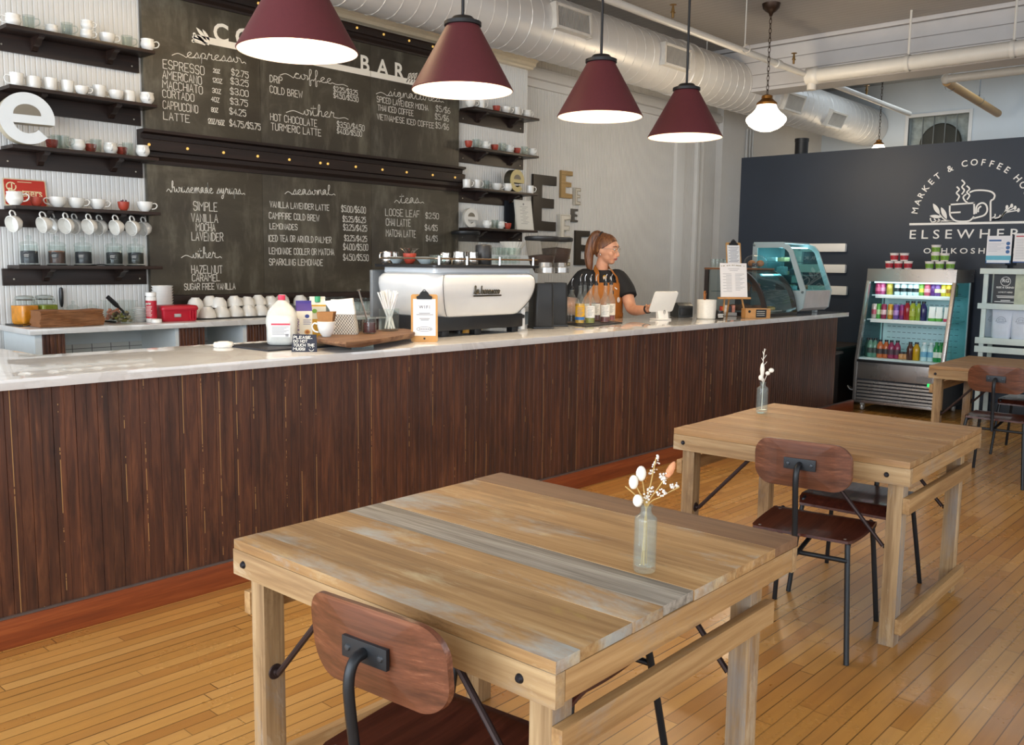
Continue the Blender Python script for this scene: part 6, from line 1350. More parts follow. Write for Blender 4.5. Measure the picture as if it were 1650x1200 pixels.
for i, h in enumerate(('#c23d1c', '#e8e2d8', '#3f3d42', '#d98d74')): part('packet', MB().box(-.06+.035*i, -.03, .03, -.03+.035*i, .02, .085+.012*(i % 2), .008), P(h, .5, var=.2, sc=40), fr)
# ---- low bakery case with dark curved trim
C1 = [(4.05, 1.475), (3.98, 1.45), (3.90, 1.385), (3.84, 1.30), (3.80, 1.20), (3.775, 1.09)]
c1c = [(v.x, v.y) for v in crom([Vector((a, b, 0)) for a, b in C1], 5)]
bk = thing('bakery_case', 'low bakery case with curved glass and dark trim, pastries inside', 'case', (7.52, 0, 0)); WX = .60
M_DKW = P('#2b211c', .45, var=.12, sc=30)
YZ = Matrix(((0, 0, 1, 0), (1, 0, 0, 0), (0, 1, 0, 0), (0, 0, 0, 1)))
for x in (0, WX):
    mb = MB(); 
    inn = [(a+.035, b-.022) for a, b in c1c]; mb.prism(c1c+inn[::-1], x-.012, x+.012, YZ); part('curved_trim', mb, M_DKW, bk)
    part('upright', MB().box(x-.012, 4.38, Z0, x+.012, 4.42, 1.475), M_DKW, bk)
    mb = MB(); mb.prism(c1c+[(3.78, 1.075), (4.38, 1.075), (4.38, 1.475)], x-.002, x+.002, YZ); part('end_glass', mb, GLASS('#dfe6e6', .9, .02, .03), bk)
mb = MB(); mb.loft([[(x, a-.003, b) for x in (0.012, WX-.012)] for a, b in c1c], close=False, caps=False); part('front_glass', mb, GLASS('#d9e4e4', 1.5, .02, .02), bk)
part('top', MB().box(-.02, 4.03, 1.476, WX+.02, 4.42, 1.492, .003), WOOD('case_top', [(.3, hexc('#6b3f22')), (.6, hexc('#8b5a33')), (.8, hexc('#a5713f'))], 'X', 1, .5, 10, .05, .1), bk)
part('base', MB().box(-.012, 3.775, Z0, WX+.012, 4.42, 1.088, .003), M_DKW, bk)
part('inner_shelf', MB().box(.02, 3.95, 1.27, WX-.02, 4.36, 1.277), GLASS('#e3ecec', 1.0, .02, .05), bk)
M_BAKE = P('#9a5a2a', .6, var=.35, sc=40)
def croissant(loc, rz, lab):
    mb = MB(); pts = [Vector((.062*math.cos(R(a)), .05*math.sin(R(a)), .024)) for a in range(-20, 201, 20)]; rr = [.006+.024*math.sin(PI*i/11)**.8*(1+.12*(i % 2)) for i in range(12)]
    mb.tube(pts, rr, 10); return one('croissant', mb, M_BAKE, lab, 'pastry', 'pastries in the low case', loc, rz)
one('pastry_tray', MB().box(0, 0, 0, .50, .40, .012, .004), P('#c9c4bc', .3), 'pale tray on the floor of the low bakery case', 'tray', None, (7.57, 3.90, 1.089))
for i, (x, y, r_) in enumerate(((7.62, 3.98, .2), (7.75, 3.96, 1.2), (7.70, 4.12, 2.0), (7.84, 4.10, .5), (7.64, 4.2, 2.6))): croissant((x, y, 1.102), r_, 'brown croissant, %s on the tray in the low bakery case' % ORD[i])
for i, (x, y, h) in enumerate(((7.93, 3.95, '#c7a34a'), (8.02, 4.02, '#c98b83'), (7.95, 4.12, '#d8c28a'))):
    pk = one('wrapped_cookie', MB().lathe([(0, 0), (.035, 0), (.045, .01), (.045, .025), (.03, .034), (0, .036)], 18), P(h, .5, var=.2, sc=40), 'wrapped cookie in the low bakery case, %s from the curved glass corner' % ORD[i], 'pastry', 'pastries in the low case', (x, y, 1.102))
for i, (x, y) in enumerate(((7.66, 4.12), (7.82, 4.15), (7.97, 4.13))): one('muffin', MB().lathe([(0, 0), (.028, 0), (.038, .04), (.044, .048), (.038, .066), (.02, .078), (0, .08)], 18), M_BAKE, 'muffin on the upper glass shelf of the low case, %s from the easel' % ORD[i], 'pastry', 'pastries in the low case', (x, y, 1.278))
# on top of the low case
ct_ = 1.4925
for i, px in enumerate((1149, 1155.5, 1162, 1168.5)): TU.put((onY(px, 431, 4.26).x, 4.26, ct_), 0, 'small tasting glass on the low bakery case top, %s from the wall side' % ORD[i], 'tasting glasses', None, (.62, .62, .62))
def lines(mb, M, w, h): mb.strokes([[(-.05+.015*(i % 2), h*.8-.013*i), (.05-.01*(i % 3), h*.8-.013*i)] for i in range(11)], .003, M)
q = onY(1183, 431, 4.12)
clipboard('clipboard', 'wooden clipboard with a printed sheet standing on the low bakery case', (q.x, q.y, ct_), VA+R(14), .15, .235, 10, None, lines)
q = onY(1217, 431, 4.10); cl = thing('glass_cloche', 'clear glass cloche on the low bakery case', 'cloche', (q.x, q.y, ct_))
part('dome', MB().lathe([(.105, .012), (.107, .05), (.098, .085), (.07, .112), (.035, .124), (.012, .127), (.008, .13), (.012, .142), (.006, .15), (0, .151)], 32), M_GLT, cl)
part('plate', MB().lathe([(0, 0), (.05, 0), (.055, .004), (.115, .008), (.116, .012), (0, .011)], 32), M_GLT, cl)
for i, (dx, dy) in enumerate(((-.035, 0), (.045, .01))): one('scone', MB().ball((0, 0, .032), .042, .036, .031, 12), P('#a57148', .7, var=.35, sc=50), ['chocolate-chip cookie under the glass cloche, nearer the clipboard', 'chocolate-chip cookie under the glass cloche, nearer the tall case'][i], 'pastry', 'cookies under the cloche', (q.x+VR.x*dx, q.y+VR.y*dx, ct_+.0125))
tg = one('price_tag', MB().box(-.025, 0, 0, .025, .002, .034).box(-.01, .002, 0, .01, .012, .004), P('#17171a', .5), 'small black price tag under the glass cloche', 'tag', None, (q.x+VF.x*.055-VR.x*.02, q.y+VF.y*.055-VR.y*.02, ct_+.0125), VA)
# wooden box with chalk label
q = at(1226, 513); wb = thing('wooden_box', 'small pine box with a black chalk label in front of the low bakery case', 'box', (q.x, q.y+.05, Z0), VA+R(10))
part('side', MB().box(-.115, -.045, 0, .115, -.035, .085, .002).box(-.115, .035, 0, .115, .045, .085, .002).box(-.115, -.035, 0, -.105, .035, .085, .002).box(.105, -.035, 0, .115, .035, .085, .002).box(-.105, -.035, 0, .105, .035, .006), M_PINE, wb)
part('hole', MB().lathe([(0, .001), (.012, .001), (.012, 0)], 14, (0, -1, 0), (-.08, -.045, .06)), P('#1a1410', .7), wb)
part('label', MB().box(-.02, -.049, .008, .075, -.0455, .078), P('#15171c', .6), wb, 'black chalk label')
mb = MB(); 
for i, tx in enumerate(('COOKIES', 'SCONES', 'MUFFINS')): mb.strokes([[(-.013+.012*k, .062-.02*i+.003*((k*3+i) % 3)) for k in range(7)]], .0035, LB(0, -.0492, 0))
part('chalk_lettering', mb, M_CHK, wb)
# ---- tall slanted display case
PR = [(4.30, 1.73), (3.98, 1.732), (3.93, 1.715), (3.885, 1.665), (3.735, 1.285), (3.758, 1.118), (3.80, 1.088), (4.30, 1.088)]
tc = thing('display_case', 'tall pale refrigerated display case with slanted glass at the bar end', 'case', (8.21, 0, 0)); WX = .58
M_TC = P('#a9b9ba', .3, var=.03)
def band(x, th):
    mb = MB(); outer = PR; cxp, czp = 4.02, 1.45
    up = [(4.30, 1.73), (3.98, 1.732), (3.93, 1.715), (3.885, 1.665), (3.735, 1.285), (3.79, 1.285), (3.925, 1.645), (3.955, 1.675), (3.99, 1.69), (4.25, 1.69), (4.25, 1.285), (4.30, 1.285)]
    mb.prism(up, x-th, x+th, YZ); mb.prism([(4.30, 1.285), (3.735, 1.285), (3.758, 1.118), (3.80, 1.088), (4.30, 1.088)], x-th, x+th, YZ); return mb
for x in (0, WX):
    ep = part('end_panel', band(x, .009), M_TC, tc)
    mb = MB(); mb.prism([(4.25, 1.69), (3.99, 1.69), (3.955, 1.675), (3.925, 1.645), (3.79, 1.285), (4.25, 1.285)], x-.002, x+.002, YZ); part('end_glass', mb, GLASS('#bfe0e2', 1.0, .02, .02, '#bfe0e2'), ep)
    part('bolt', MB().lathe([(0, .006), (.012, .005), (.014, 0)], 14, (-1, 0, 0), (x-.009, 3.765, 1.27)).lathe([(0, .006), (.012, .005), (.014, 0)], 14, (-1, 0, 0), (x-.009, 4.285, 1.715)), P('#7e898a', .3, .8), ep)
mb = MB(); fl = [(3.985, 1.73), (3.932, 1.713), (3.888, 1.664), (3.738, 1.287)]; mb.loft([[(x, a, b) for x in (.009, WX-.009)] for a, b in fl], close=False, caps=False); part('front_glass', mb, GLASS('#c6e4e6', 1.3, .02, .02, '#bfe0e2'), tc)
part('chin', MB().prism([(3.738, 1.285), (3.76, 1.12), (3.80, 1.09), (3.83, 1.09), (3.79, 1.285)], .009, WX-.009, YZ), P('#c3bcb9', .3), tc)
part('deck', MB().box(.01, 3.8, 1.255, WX-.01, 4.28, 1.284), P('#c9d4d4', .4), tc)
part('top', MB().box(.005, 3.985, 1.732, WX-.005, 4.30, 1.745, .003), M_TC, tc)
part('back', MB().box(.01, 4.285, 1.09, WX-.01, 4.30, 1.73), GLASS('#cfe6e8', 1.0, .03, .35, '#a9cdd2'), tc)
for z in (1.42, 1.55): part('shelf', MB().box(.012, 3.93 if z > 1.5 else 3.86, z, WX-.012, 4.26, z+.008), GLASS('#d0e6e6', 1.2, .02, .06, '#cfe8ea'), tc)
part('light_strip', MB().box(.03, 3.99, 1.690, WX-.03, 4.05, 1.70), EM('#d8f6ff', 7), tc, 'cold white light strip')
for x in (.04, WX-.04): part('foot', MB().box(x-.02, 3.86, Z0, x+.02, 3.90, 1.089, .003).box(x-.02, 4.2, Z0, x+.02, 4.24, 1.089, .003), P('#c3c9c9', .3), tc)
rn = random.Random(12)
kinds = (('white packet', '#dfe6e6'), ('brown slice', '#8a5a34'), ('dark packet', '#33404a'), ('pale pastry', '#cfae7c'))
n_ = 0
for z, y0, xs_ in ((1.285, 3.95, (.08, .19, .30, .41, .50)), (1.429, 4.0, (.09, .22, .35, .47)), (1.559, 4.05, (.12, .27, .43))):
    for x in xs_:
        nm, h = kinds[(n_*3+1) % 4]; n_ += 1; hgt = rn.uniform(.035, .085)
        one('packaged_snack', MB().box(-.04, -.04, 0, .04, .05, hgt, .010), P(h, .45, var=.2, sc=30), '%s in the tall display case, %s along its %s shelf' % (nm, ORD[xs_.index(x)], {1.285: 'lowest', 1.429: 'middle', 1.559: 'upper'}[z]), 'snack', 'snacks in the tall case', (8.21+x, y0+rn.uniform(.02, .1), z+.0005), rn.uniform(-.3, .3))
ld = bpy.data.lights.new('case_light', 'AREA'); ld.energy = 2.2; ld.color = (.72, .94, 1); ld.shape = 'RECTANGLE'; ld.size = .5; ld.size_y = .05
lo = bpy.data.objects.new('case_light', ld); COL.objects.link(lo); lo.location = (8.5, 4.03, 1.685); lo.rotation_euler = (R(12), 0, 0)
# ================================================================== DRINKS COOLER
FX0, FX1, FXB, FY0, FY1 = 9.50, 9.70, 10.31, 2.85, 3.745
M_SS = P('#a39c96', .28, .85, .05, sc=3); M_SSD = P('#2a2d31', .45, .3); M_IN = P('#cfe4e6', .4, var=.02)
fo = Vector((9.9, 3.297, 0)); co_ = thing('drinks_cooler', 'open stainless drinks cooler with lit shelves against the navy partition', 'cooler', fo)
def wb(): m = MB(); m.M = Matrix.Translation(-fo); return m
XZ = Matrix(((1, 0, 0, 0), (0, 0, 1, 0), (0, 1, 0, 0), (0, 0, 0, 1)))  # local xy -> world xz, thickness along +Y
def sidepoly(): return [(FX0, .535), (FX1, 1.37), (FXB-.18, 1.37), (FXB-.18, .535)]
zg0, zg1 = .545, 1.365
part('fascia', wb().prism([(FX1, zg1), (FXB, zg1), (FXB, 1.50), (FX1+.015, 1.50)], FY0, FY1, XZ, bev=.004), M_SS, co_)
part('lower_panel', wb().box(FX0, FY0+.035, .345, FX0+.03, FY1-.035, .525, .003), M_SS, co_)
part('bumper', wb().box(FX0-.015, FY0+.03, .522, FX0+.05, FY1-.03, .548, .006), P('#16171a', .4), co_)
part('cabinet', wb().box(FX0+.03, FY0, .09, FXB, FY1, .52, .004), M_SSD, co_)
part('back_panel', wb().box(FXB-.10, FY0+.02, .52, FXB, FY1-.02, 1.37), M_IN, co_)
mb = wb()
for r_ in range(11):
    for c_ in range(14): z = .62+r_*.062; y = FY0+.09+c_*.054; mb.box(FXB-.1015, y, z, FXB-.0995, y+.034, z+.006)
sl_ = part('slot', mb, P('#6b7a7c', .5), co_); sl_['kind'] = 'stuff'
part('deck', wb().box(FX0+.03, FY0+.02, .545, FXB-.10, FY1-.02, .565), M_IN, co_)
for y0, y1 in ((FY0, FY0+.035), (FY1-.035, FY1)):
    part('front_post', wb().prism([(FX0, .09), (FX0+.045, .09), (FX0+.045, .53), (FX1+.045, 1.37), (FX1, 1.37), (FX0, .53)], y0, y1, XZ, bev=.002), M_SS, co_)
for y in (FY0+.004, FY1-.008):
    g_ = part('side_glass', wb().prism([(FX0+.045, .53), (FX1+.045, 1.365), (FXB-.1, 1.365), (FXB-.1, .53)], y, y+.004, XZ), GLASS('#c9eef0', .8, .02, .03, '#c9eef0'), co_)
    part('edge_strip', wb().box(FXB-.13, y-.004, .53, FXB-.1, y+.008, 1.365), P('#cfe3e4', .3), g_)
for y_ in (FY0-.001, FY1-.010): part('side_panel', wb().box(FXB-.1, y_, .52, FXB, y_+.011, 1.37), M_SSD, co_)
mb = wb()
for k in range(6): mb.prism([(FX0, .125+k*.036), (FX0+.012, .118+k*.036), (FX0+.02, .137+k*.036), (FX0+.004, .146+k*.036)], FY0+.04, FY1-.04, XZ)
part('louvre', mb, M_SS, co_); part('louvre_back', wb().box(FX0+.02, FY0+.04, .10, FX0+.03, FY1-.04, .345), P('#2b2c31', .6), co_); part('sill', wb().box(FX0, FY0+.035, .088, FX0+.03, FY1-.035, .118, .003), M_SS, co_)
part('switch_panel', wb().box(FX0-.004, FY0+.10, .36, FX0, FY0+.25, .42), P('#8d8884', .35, .7), co_)
yy = onX(1497.5, 621, FX0).y; zz = onX(1497.5, 621, FX0).z
part('green_display', wb().box(FX0-.007, yy-.02, zz-.016, FX0-.003, yy+.02, zz+.016), EM('#2fd06a', 1.2), co_); part('red_switch', wb().box(FX0-.007, yy-.085, zz-.016, FX0-.003, yy-.035, zz+.016), P('#5a1620', .4), co_)
for x in (FX0+.09, FXB-.12):
    for y in (FY0+.08, FY1-.08):
        part('caster', wb().lathe([(0, -.012), (.034, -.012), (.038, -.006), (.038, .006), (.034, .012), (0, .012)], 20, (0, 1, 0), (x, y, .038)).box(x-.02, y-.02, .06, x+.02, y+.02, .092), P('#c9c6c0', .35, .3), co_)
zt = onX(1450, 475.5, 9.86).z; zm = onX(1450, 515.0, 9.80).z
for z, x0 in ((zt, 9.80), (zm, 9.70)):
    s_ = part('shelf', wb().box(x0, FY0+.03, z-.012, FXB-.12, FY1-.03, z), M_IN, co_); part('price_rail', wb().box(x0-.012, FY0+.05, z-.034, x0, FY1-.07, z+.004, .003), P('#e9f4f4', .4), s_)
part('light_tube', wb().box(FX1+.07, FY0+.06, 1.350, FX1+.10, FY1-.06, 1.364), EM('#c8f4ff', 2.0), co_)
for (x, z) in ((9.80, zt), (9.70, zm)):
    part('light_tube', wb().box(x+.02, FY0+.06, z-.022, x+.035, FY1-.06, z-.013), EM('#c8f4ff', 2.2), co_)
ld = bpy.data.lights.new('cooler_light', 'AREA'); ld.energy = 1.3; ld.color = (.66, .93, 1); ld.shape = 'RECTANGLE'; ld.size = .04; ld.size_y = .8
lo = bpy.data.objects.new('cooler_light', ld); COL.objects.link(lo); lo.location = (FX1+.06, 3.297, 1.346); lo.rotation_euler = (0, R(-18), 0)
part('power_lead', wb().tube([(9.62, FY1+.01, .20), (9.58, FY1+.06, .21), (9.62, FY1+.10, .24), (9.9, FY1+.13, .16)], .006, 6, smooth=4), P('#b9b9b6', .4), co_)
# ---- drinks
def mk_can(cols, slim=False):
    r_ = .033 if not slim else .029; h = .122 if not slim else .158
    def f():
        m = one('drink_can', MB().lathe([(0, .003), (r_*.75, 0), (r_*.8, .002), (r_, .012), (r_, h-.014), (r_*.82, h-.003), (r_*.78, h), (r_*.74, h-.004), (0, h-.004)], 18), P(cols[0], .3, .25, .12, sc=30), '', 'drink')
        if len(cols) > 1: part('band', MB().lathe([(r_+.0005, h*.30), (r_+.0005, h*.62)], 18), P(cols[1], .35, .1, .2, sc=60), m)
        return m
    return f
def mk_bottle(cap, liq, h=.19, r_=.033, lab=None):
    def f():
        m = one('drink_bottle', MB().lathe([(0, 0), (r_*.9, 0), (r_, .006), (r_, h*.62), (r_*.9, h*.70), (r_*.5, h*.86), (r_*.48, h*.93), (0, h*.93)], 18), P(liq, .18, var=.1), '', 'drink')
        part('cap', MB().lathe([(r_*.56, h*.90), (r_*.56, h), (0, h)], 14), P(cap, .4), m)
        if lab: part('label', MB().lathe([(r_+.0006, h*.22), (r_+.0006, h*.5)], 18), P(lab, .5, var=.15, sc=60), m)
        return m
    return f
def mk_pouch(base):
    def f():
        m = one('snack_pouch', MB().loft([[(a, b, z) for a, b in rrect(w, d, min(w, d)*.45, 4)] for z, w, d in ((0, .065, .045), (.02, .072, .052), (.07, .068, .045), (.12, .06, .02), (.15, .064, .006))]), P('#eef0ec', .5, var=.04), '', 'pouch')
        part('band', MB().loft([[(a, b, z) for a, b in rrect(w, d, min(w, d)*.45, 4)] for z, w, d in ((.002, .068, .048), (.02, .074, .054), (.032, .0735, .0535))], caps=False), P(base, .5, var=.2, sc=40), m); return m
    return f
def mk_jar2():
    m = one('small_jar', MB().lathe([(0, 0), (.026, 0), (.03, .006), (.03, .05), (.024, .06), (0, .06)], 16), P('#b98b5a', .3, var=.3, sc=60), '', 'jar'); part('cap', MB().lathe([(.028, .058), (.028, .076), (0, .077)], 16), P('#2a2c2e', .4), m); return m
GD = 'drinks in the cooler'; PW = Proto
def row(items, X, z, py, word):
    cache = {}; prev = {}
    for i, (px, key, lab) in enumerate(items):
        p = onX(px, py, X); sp_, f = key
        if sp_ not in cache: cache[sp_] = Proto(f)
        y = max(FY0+.06, min(FY1-.07, p.y)); cache[sp_].put((X+(.0 if i % 2 else .012), y, z+.001), VA+R(-30)+random.uniform(-.1, .1), '%s on the cooler\'s %s shelf, %s from the bar' % (lab, word, ORD[i]), GD)
row([(1402, ('dp', mk_can(('#3a1d4a',))), 'dark purple can'), (1412, ('mg', mk_can(('#a0264e', '#c25a7a'))), 'magenta can'), (1422, ('pk', mk_can(('#b84a78', '#d08ea8'))), 'pink can'), (1434, ('gd', mk_can(('#b29a3c',))), 'gold can'),
     (1446, ('wb', mk_can(('#cfdcdc', '#1d2a2c'))), 'white can with black band'), (1457, ('wb', None), 'white can with black band'), (1467.5, ('wb', None), 'white can with black band'), (1477, ('wb', None), 'white can with black band'),
     (1485, ('gy', mk_can(('#6f9a3a', '#d5c24a'))), 'green and yellow can'), (1495, ('rp', mk_can(('#b8485c', '#d99aa0'))), 'rose can'), (1504, ('pu', mk_can(('#5a2d72',))), 'purple can'), (1512, ('pw', mk_can(('#6a3f80', '#d8cfa0'))), 'purple and cream can'),
     (1521, ('yl', mk_can(('#c9b02c', '#efe6a8'))), 'yellow can'), (1530, ('yo', mk_can(('#d8b01e', '#8a5a12'))), 'yellow can with dark spots'), (1541, ('go', mk_can(('#8a7a34',))), 'olive gold can')], 9.87, zt, 465, 'top')
row([(1399, ('tn', mk_can(('#7a6a48', '#9a8a60'), True)), 'tan striped slim can'), (1407, ('wp', mk_can(('#cdb9b0', '#c25a6a'), True)), 'pink and cream slim can'), (1415, ('gr', mk_can(('#5aa84a', '#bfe0a8'), True)), 'bright green slim can'), (1424, ('mr', mk_can(('#8a2a4a', '#d8b8bc'), True)), 'maroon slim can'),
     (1434, ('or', mk_can(('#c28a2a', '#e0c890'), True)), 'orange slim can'), (1444, ('lv', mk_can(('#6a4a90', '#b08ac8'), True)), 'lavender slim can'), (1453, ('vm', mk_can(('#7a2a6a', '#96305a'), True)), 'violet slim can'), (1461.5, ('rb', mk_bottle('#17191c', '#8a1420', .2)), 'red juice bottle'),
     (1470, ('lb', mk_bottle('#17191c', '#8f9a2e', .2, .037, '#a9b24a')), 'lime juice bottle'), (1480, ('lb2', mk_bottle('#17191c', '#7f9430', .2, .029)), 'slim lime juice bottle'), (1487, ('nv', mk_bottle('#17191c', '#241f52', .2, .036)), 'navy blue juice bottle'),
     (1502, ('p1', mk_pouch('#4f9a2e')), 'white pouch with green base'), (1513, ('p1', None), 'white pouch with green base'), (1527, ('p2', mk_pouch('#c23a5a')), 'white pouch with pink base')], 9.79, zm, 505, 'middle')
zb_ = .566
row([(1394, ('g1', mk_bottle('#15171a', '#2c4a40', .2)), 'dark green tea bottle'), (1402, ('g2', mk_bottle('#15171a', '#5a8a78', .2, .033, '#35423e')), 'pale green bottle'), (1409, ('g2', None), 'pale green bottle'), (1418, ('o1', mk_bottle('#15171a', '#b5653a', .19, .034, '#3a3436')), 'orange juice bottle with dark label'), (1427, ('o1', None), 'orange juice bottle with dark label'),
     (1436, ('m1', mk_bottle('#15171a', '#8a2f52', .19, .034, '#4a3440')), 'magenta juice bottle'), (1445, ('m1', None), 'magenta juice bottle'), (1453, ('j', mk_jar2), 'small jar'), (1459, ('j', None), 'small jar'), (1466.5, ('b1', mk_bottle('#15171a', '#4a2a22', .185)), 'brown cold brew bottle'),
     (1476, ('y1', mk_bottle('#15171a', '#b9951a', .185, .036)), 'yellow juice bottle'), (1489, ('w1', mk_bottle('#dfeef2', '#bfe0e6', .19, .032, '#6fb0d0')), 'clear water bottle'), (1499.5, ('w1', None), 'clear water bottle'),
     (1509, ('gg', mk_bottle('#1d7a3c', '#1f8a48', .20, .03, '#dfeee4')), 'green glass bottle'), (1515, ('gg', None), 'green glass bottle'), (1521, ('gg', None), 'green glass bottle'), (1528, ('gg', None), 'green glass bottle')], 9.66, zb_, 565, 'lowest')
# yoghurt cups on top
def mk_yog(h):
    def f():
        m = one('yoghurt_cup', MB().lathe([(0, 0), (.034, 0), (.036, .003), (.044, .075), (.047, .077), (.047, .082), (0, .083)], 20), P('#e3dcd8', .4, var=.05, sc=40), '', 'yoghurt'); part('label', MB().lathe([(.0375, .012), (.0425, .058)], 20), P(h, .5, var=.45, sc=70), m); return m
    return f
YR_, YG_ = Proto(mk_yog('#a82332')), Proto(mk_yog('#6f9a34'))
for px, lv, lab in ((1433, 0, 'bottom row, closest to the bar'), (1447.5, 0, 'bottom row, middle one'), (1463, 0, 'bottom row, closest to the green cups'), (1440, 1, 'upper row, closer to the bar'), (1456, 1, 'upper row, closer to the green cups')):
    YR_.put((9.82, onX(px, 433, 9.82).y, 1.5005+lv*.0835), VA, 'red yoghurt cup on top of the drinks cooler, '+lab, 'red yoghurt cups')
for px, lv, lab in ((1497.5, 0, 'bottom row, closest to the red cups'), (1514, 0, 'bottom row, middle one'), (1531, 0, 'bottom row, farthest from the bar'), (1506, 1, 'second row, closer to the bar'), (1521, 1, 'second row, farther from the bar'), (1506, 2, 'alone at the very top')):
    YG_.put((9.82, onX(px, 433, 9.82).y, 1.5005+lv*.0835), VA, 'green yoghurt cup on top of the drinks cooler, '+lab, 'green yoghurt cups')
# ================================================================== WHITE RACK
RXf, RXb = 9.98, 10.33; M_RK = P('#cfdbd6', .45, var=.05)
rk = thing('display_rack', 'white slatted wooden rack with posters and coffee bags at the picture edge', 'rack', (0, 0, 0)); y1 = onX(1580, 436, RXf).y; y0 = y1-1.0
zr = [onX(1579, py, RXf).z for py in (432, 441, 488, 497, 543, 553, 557, 567)]
for zt_, zb2 in ((zr[0], zr[1]), (zr[2], zr[3]), (zr[4], zr[5]), (zr[6], zr[7])):
    sh = part('shelf', MB().box(RXf-.02, y0, zb2, RXf, y1, zt_, .003), M_RK, rk)
    if zt_ != zr[6]: part('deck', MB().box(RXf, y0+.01, zt_-.022, RXb, y1-.01, zt_-.004, .002), M_RK, sh)
for x in (RXf+.002, RXb-.03):
    for y in (y1-.075, y0+.04): part('post', MB().box(x, y, 0, x+.03, y+.042, zr[0]-.001, .003), M_RK, rk)
part('low_deck', MB().box(RXf-.01, y0, .30, RXb, y1-.005, .33, .003), M_RK, rk)
def poster(px0, px1, py0, py1, X, zbase, lab, name='counter_poster'):
    a = onX(px0, py1, X); b = onX(px1, py1, X); h = onX(px0, py0, X).z-a.z; w = abs(a.y-b.y); s_ = thing(name, lab, 'poster', (X, (a.y+b.y)/2, zbase), R(-90))
    return s_, w, h, a.z-zbase
s_, w, h, lift = poster(1588, 1628, 380, 424, 10.08, zr[0]-.003, 'white and blue poster in a black stand on top of the white rack')
part('stand', MB().box(-w*.42, -.03, 0, w*.42, .05, .035, .003).box(-w*.3, .0, .03, w*.3, .012, max(.05, lift+.01)), P('#16171a', .4), s_)
part('sheet', MB().box(-w/2, -.004, lift, w/2, 0, lift+h), P('#e3e3e8', .45, var=.02), s_)
mb = MB().box(-w/2, -.0055, lift+h*.10, w/2, -.0043, lift+h*.28); mb.mi = 1; mb.box(-w/2, -.0055, lift, w/2, -.0043, lift+h*.10); mb.box(-w*.42, -.0055, lift+h*.80, w*.08, -.0043, lift+h*.86)
for i in range(3): mb.prism([(w*.36+.018*math.cos(k*PI/8), lift+h*(.72-.15*i)+.018*math.sin(k*PI/8)) for k in range(16)], .0043, .0056, LB(0, 0, 0))
mb.mi = 2; mb.box(-w*.46, -.0062, lift+h*.02, w*.46, -.0056, lift+h*.12); part('print', mb, [P('#5fb0c8', .5), P('#2f5f9a', .5), P('#dfe6ee', .5)], s_)
mb = MB(); mb.strokes([[(-w*.42, lift+h*(.72-.055*i)), (w*.2-.03*(i % 3), lift+h*(.72-.055*i))] for i in range(6)], .004, LB(0, -.0043, 0)); part('text_lines', mb, P('#b9bcc8', .6), s_)
s_, w, h, lift = poster(1632, 1664, 376, 423, 10.08, zr[0]-.003, 'white lined sheet in a stand on the white rack, cut by the picture edge')
part('stand', MB().box(-w*.42, -.03, 0, w*.42, .05, .035, .003).box(-w*.3, .0, .03, w*.3, .012, max(.05, lift+.01)), P('#16171a', .4), s_)
part('sheet', MB().box(-w/2, -.004, lift, w/2, 0, lift+h), P('#e6e4e4', .45, var=.02), s_)
mb = MB(); mb.strokes([[(-w*.4, lift+h*(.80-.055*i)), (w*.4, lift+h*(.80-.055*i))] for i in range(13)], .003, LB(0, -.0043, 0)); mb.mi = 1; mb.strokes([[(-w*.40, lift+h*.90), (w*.1, lift+h*.90)]], .012, LB(0, -.0043, 0)); mb.mi = 2; mb.box(-w/2, -.0055, lift, w/2, -.0043, lift+h*.04); part('print', mb, [P('#a9aab4', .6), P('#c25a62', .6), P('#3f5f9a', .5)], s_)
s_, w, h, lift = poster(1599, 1645, 441, 487, 10.07, zr[2]-.003, 'black rise and grind sign on the upper shelf of the white rack', 'shelf_sign')
part('board', MB().box(-w/2, -.004, 0, w/2, .004, h+lift), P('#101216', .4, var=.15), s_); M2 = LB(0, -.0045, 0)
mb = MB(); mb.strokes([[(-w*.08+.045*math.cos(R(a)), h*.78+.045*math.sin(R(a))) for a in range(0, 361, 15)]], .005, M2); font_into(mb, 'RG', M2 @ Matrix.Translation((-w*.08, h*.75, 0)), .036, .02)
font_into(mb, 'RISE & GRIND', M2 @ Matrix.Translation((-w*.08, h*.54, 0)), .018, .02, width=w*.62); font_into(mb, 'LOVE IT HERE?', M2 @ Matrix.Translation((-w*.06, h*.38, 0)), .014, .015, width=w*.5); mb.strokes([[(-w*.36, h*.27), (w*.30, h*.27)], [(-w*.33, h*.22), (w*.27, h*.22)], [(-w*.2, h*.12), (w*.12, h*.12)], [(-w*.42, h*.07), (w*.36, h*.07)]], .007, M2); part('lettering', mb, W_PAINT, s_)
one('picture_card', MB().box(-.09, -.004, 0, .09, .004, .31).box(-.09, -.0055, .17, .09, -.0041, .20), P('#b7bda6', .5, var=.25, sc=9), 'pale green picture card beside the black sign on the white rack', 'card', None, (10.05, onX(1650, 486, 10.05).y, zr[2]-.003), R(-90))
def mk_bag():
    m = one('coffee_bag', MB().loft([[(a, b, z) for a, b in rrect(w, d, min(w, d)*.4, 4)] for z, w, d in ((0, .165, .085), (.02, .18, .10), (.10, .185, .09), (.20, .19, .06), (.27, .195, .022), (.325, .195, .005))]), P('#cfd6e2', .4, var=.05, sc=12), '', 'bag')
    mb = MB(); mb.strokes([[(.042*math.cos(R(a)), .175+.042*math.sin(R(a))) for a in range(0, 190, 15)], [(-.05, .172), (.05, .172)], [(-.02, .18), (-.02, .195), (.018, .195), (.018, .18)], [(-.035, .158), (.035, .158)]], .004, LB(0, -.047, 0)); part('emblem', mb, P('#8f97a8', .6), m); return m
BG = Proto(mk_bag)
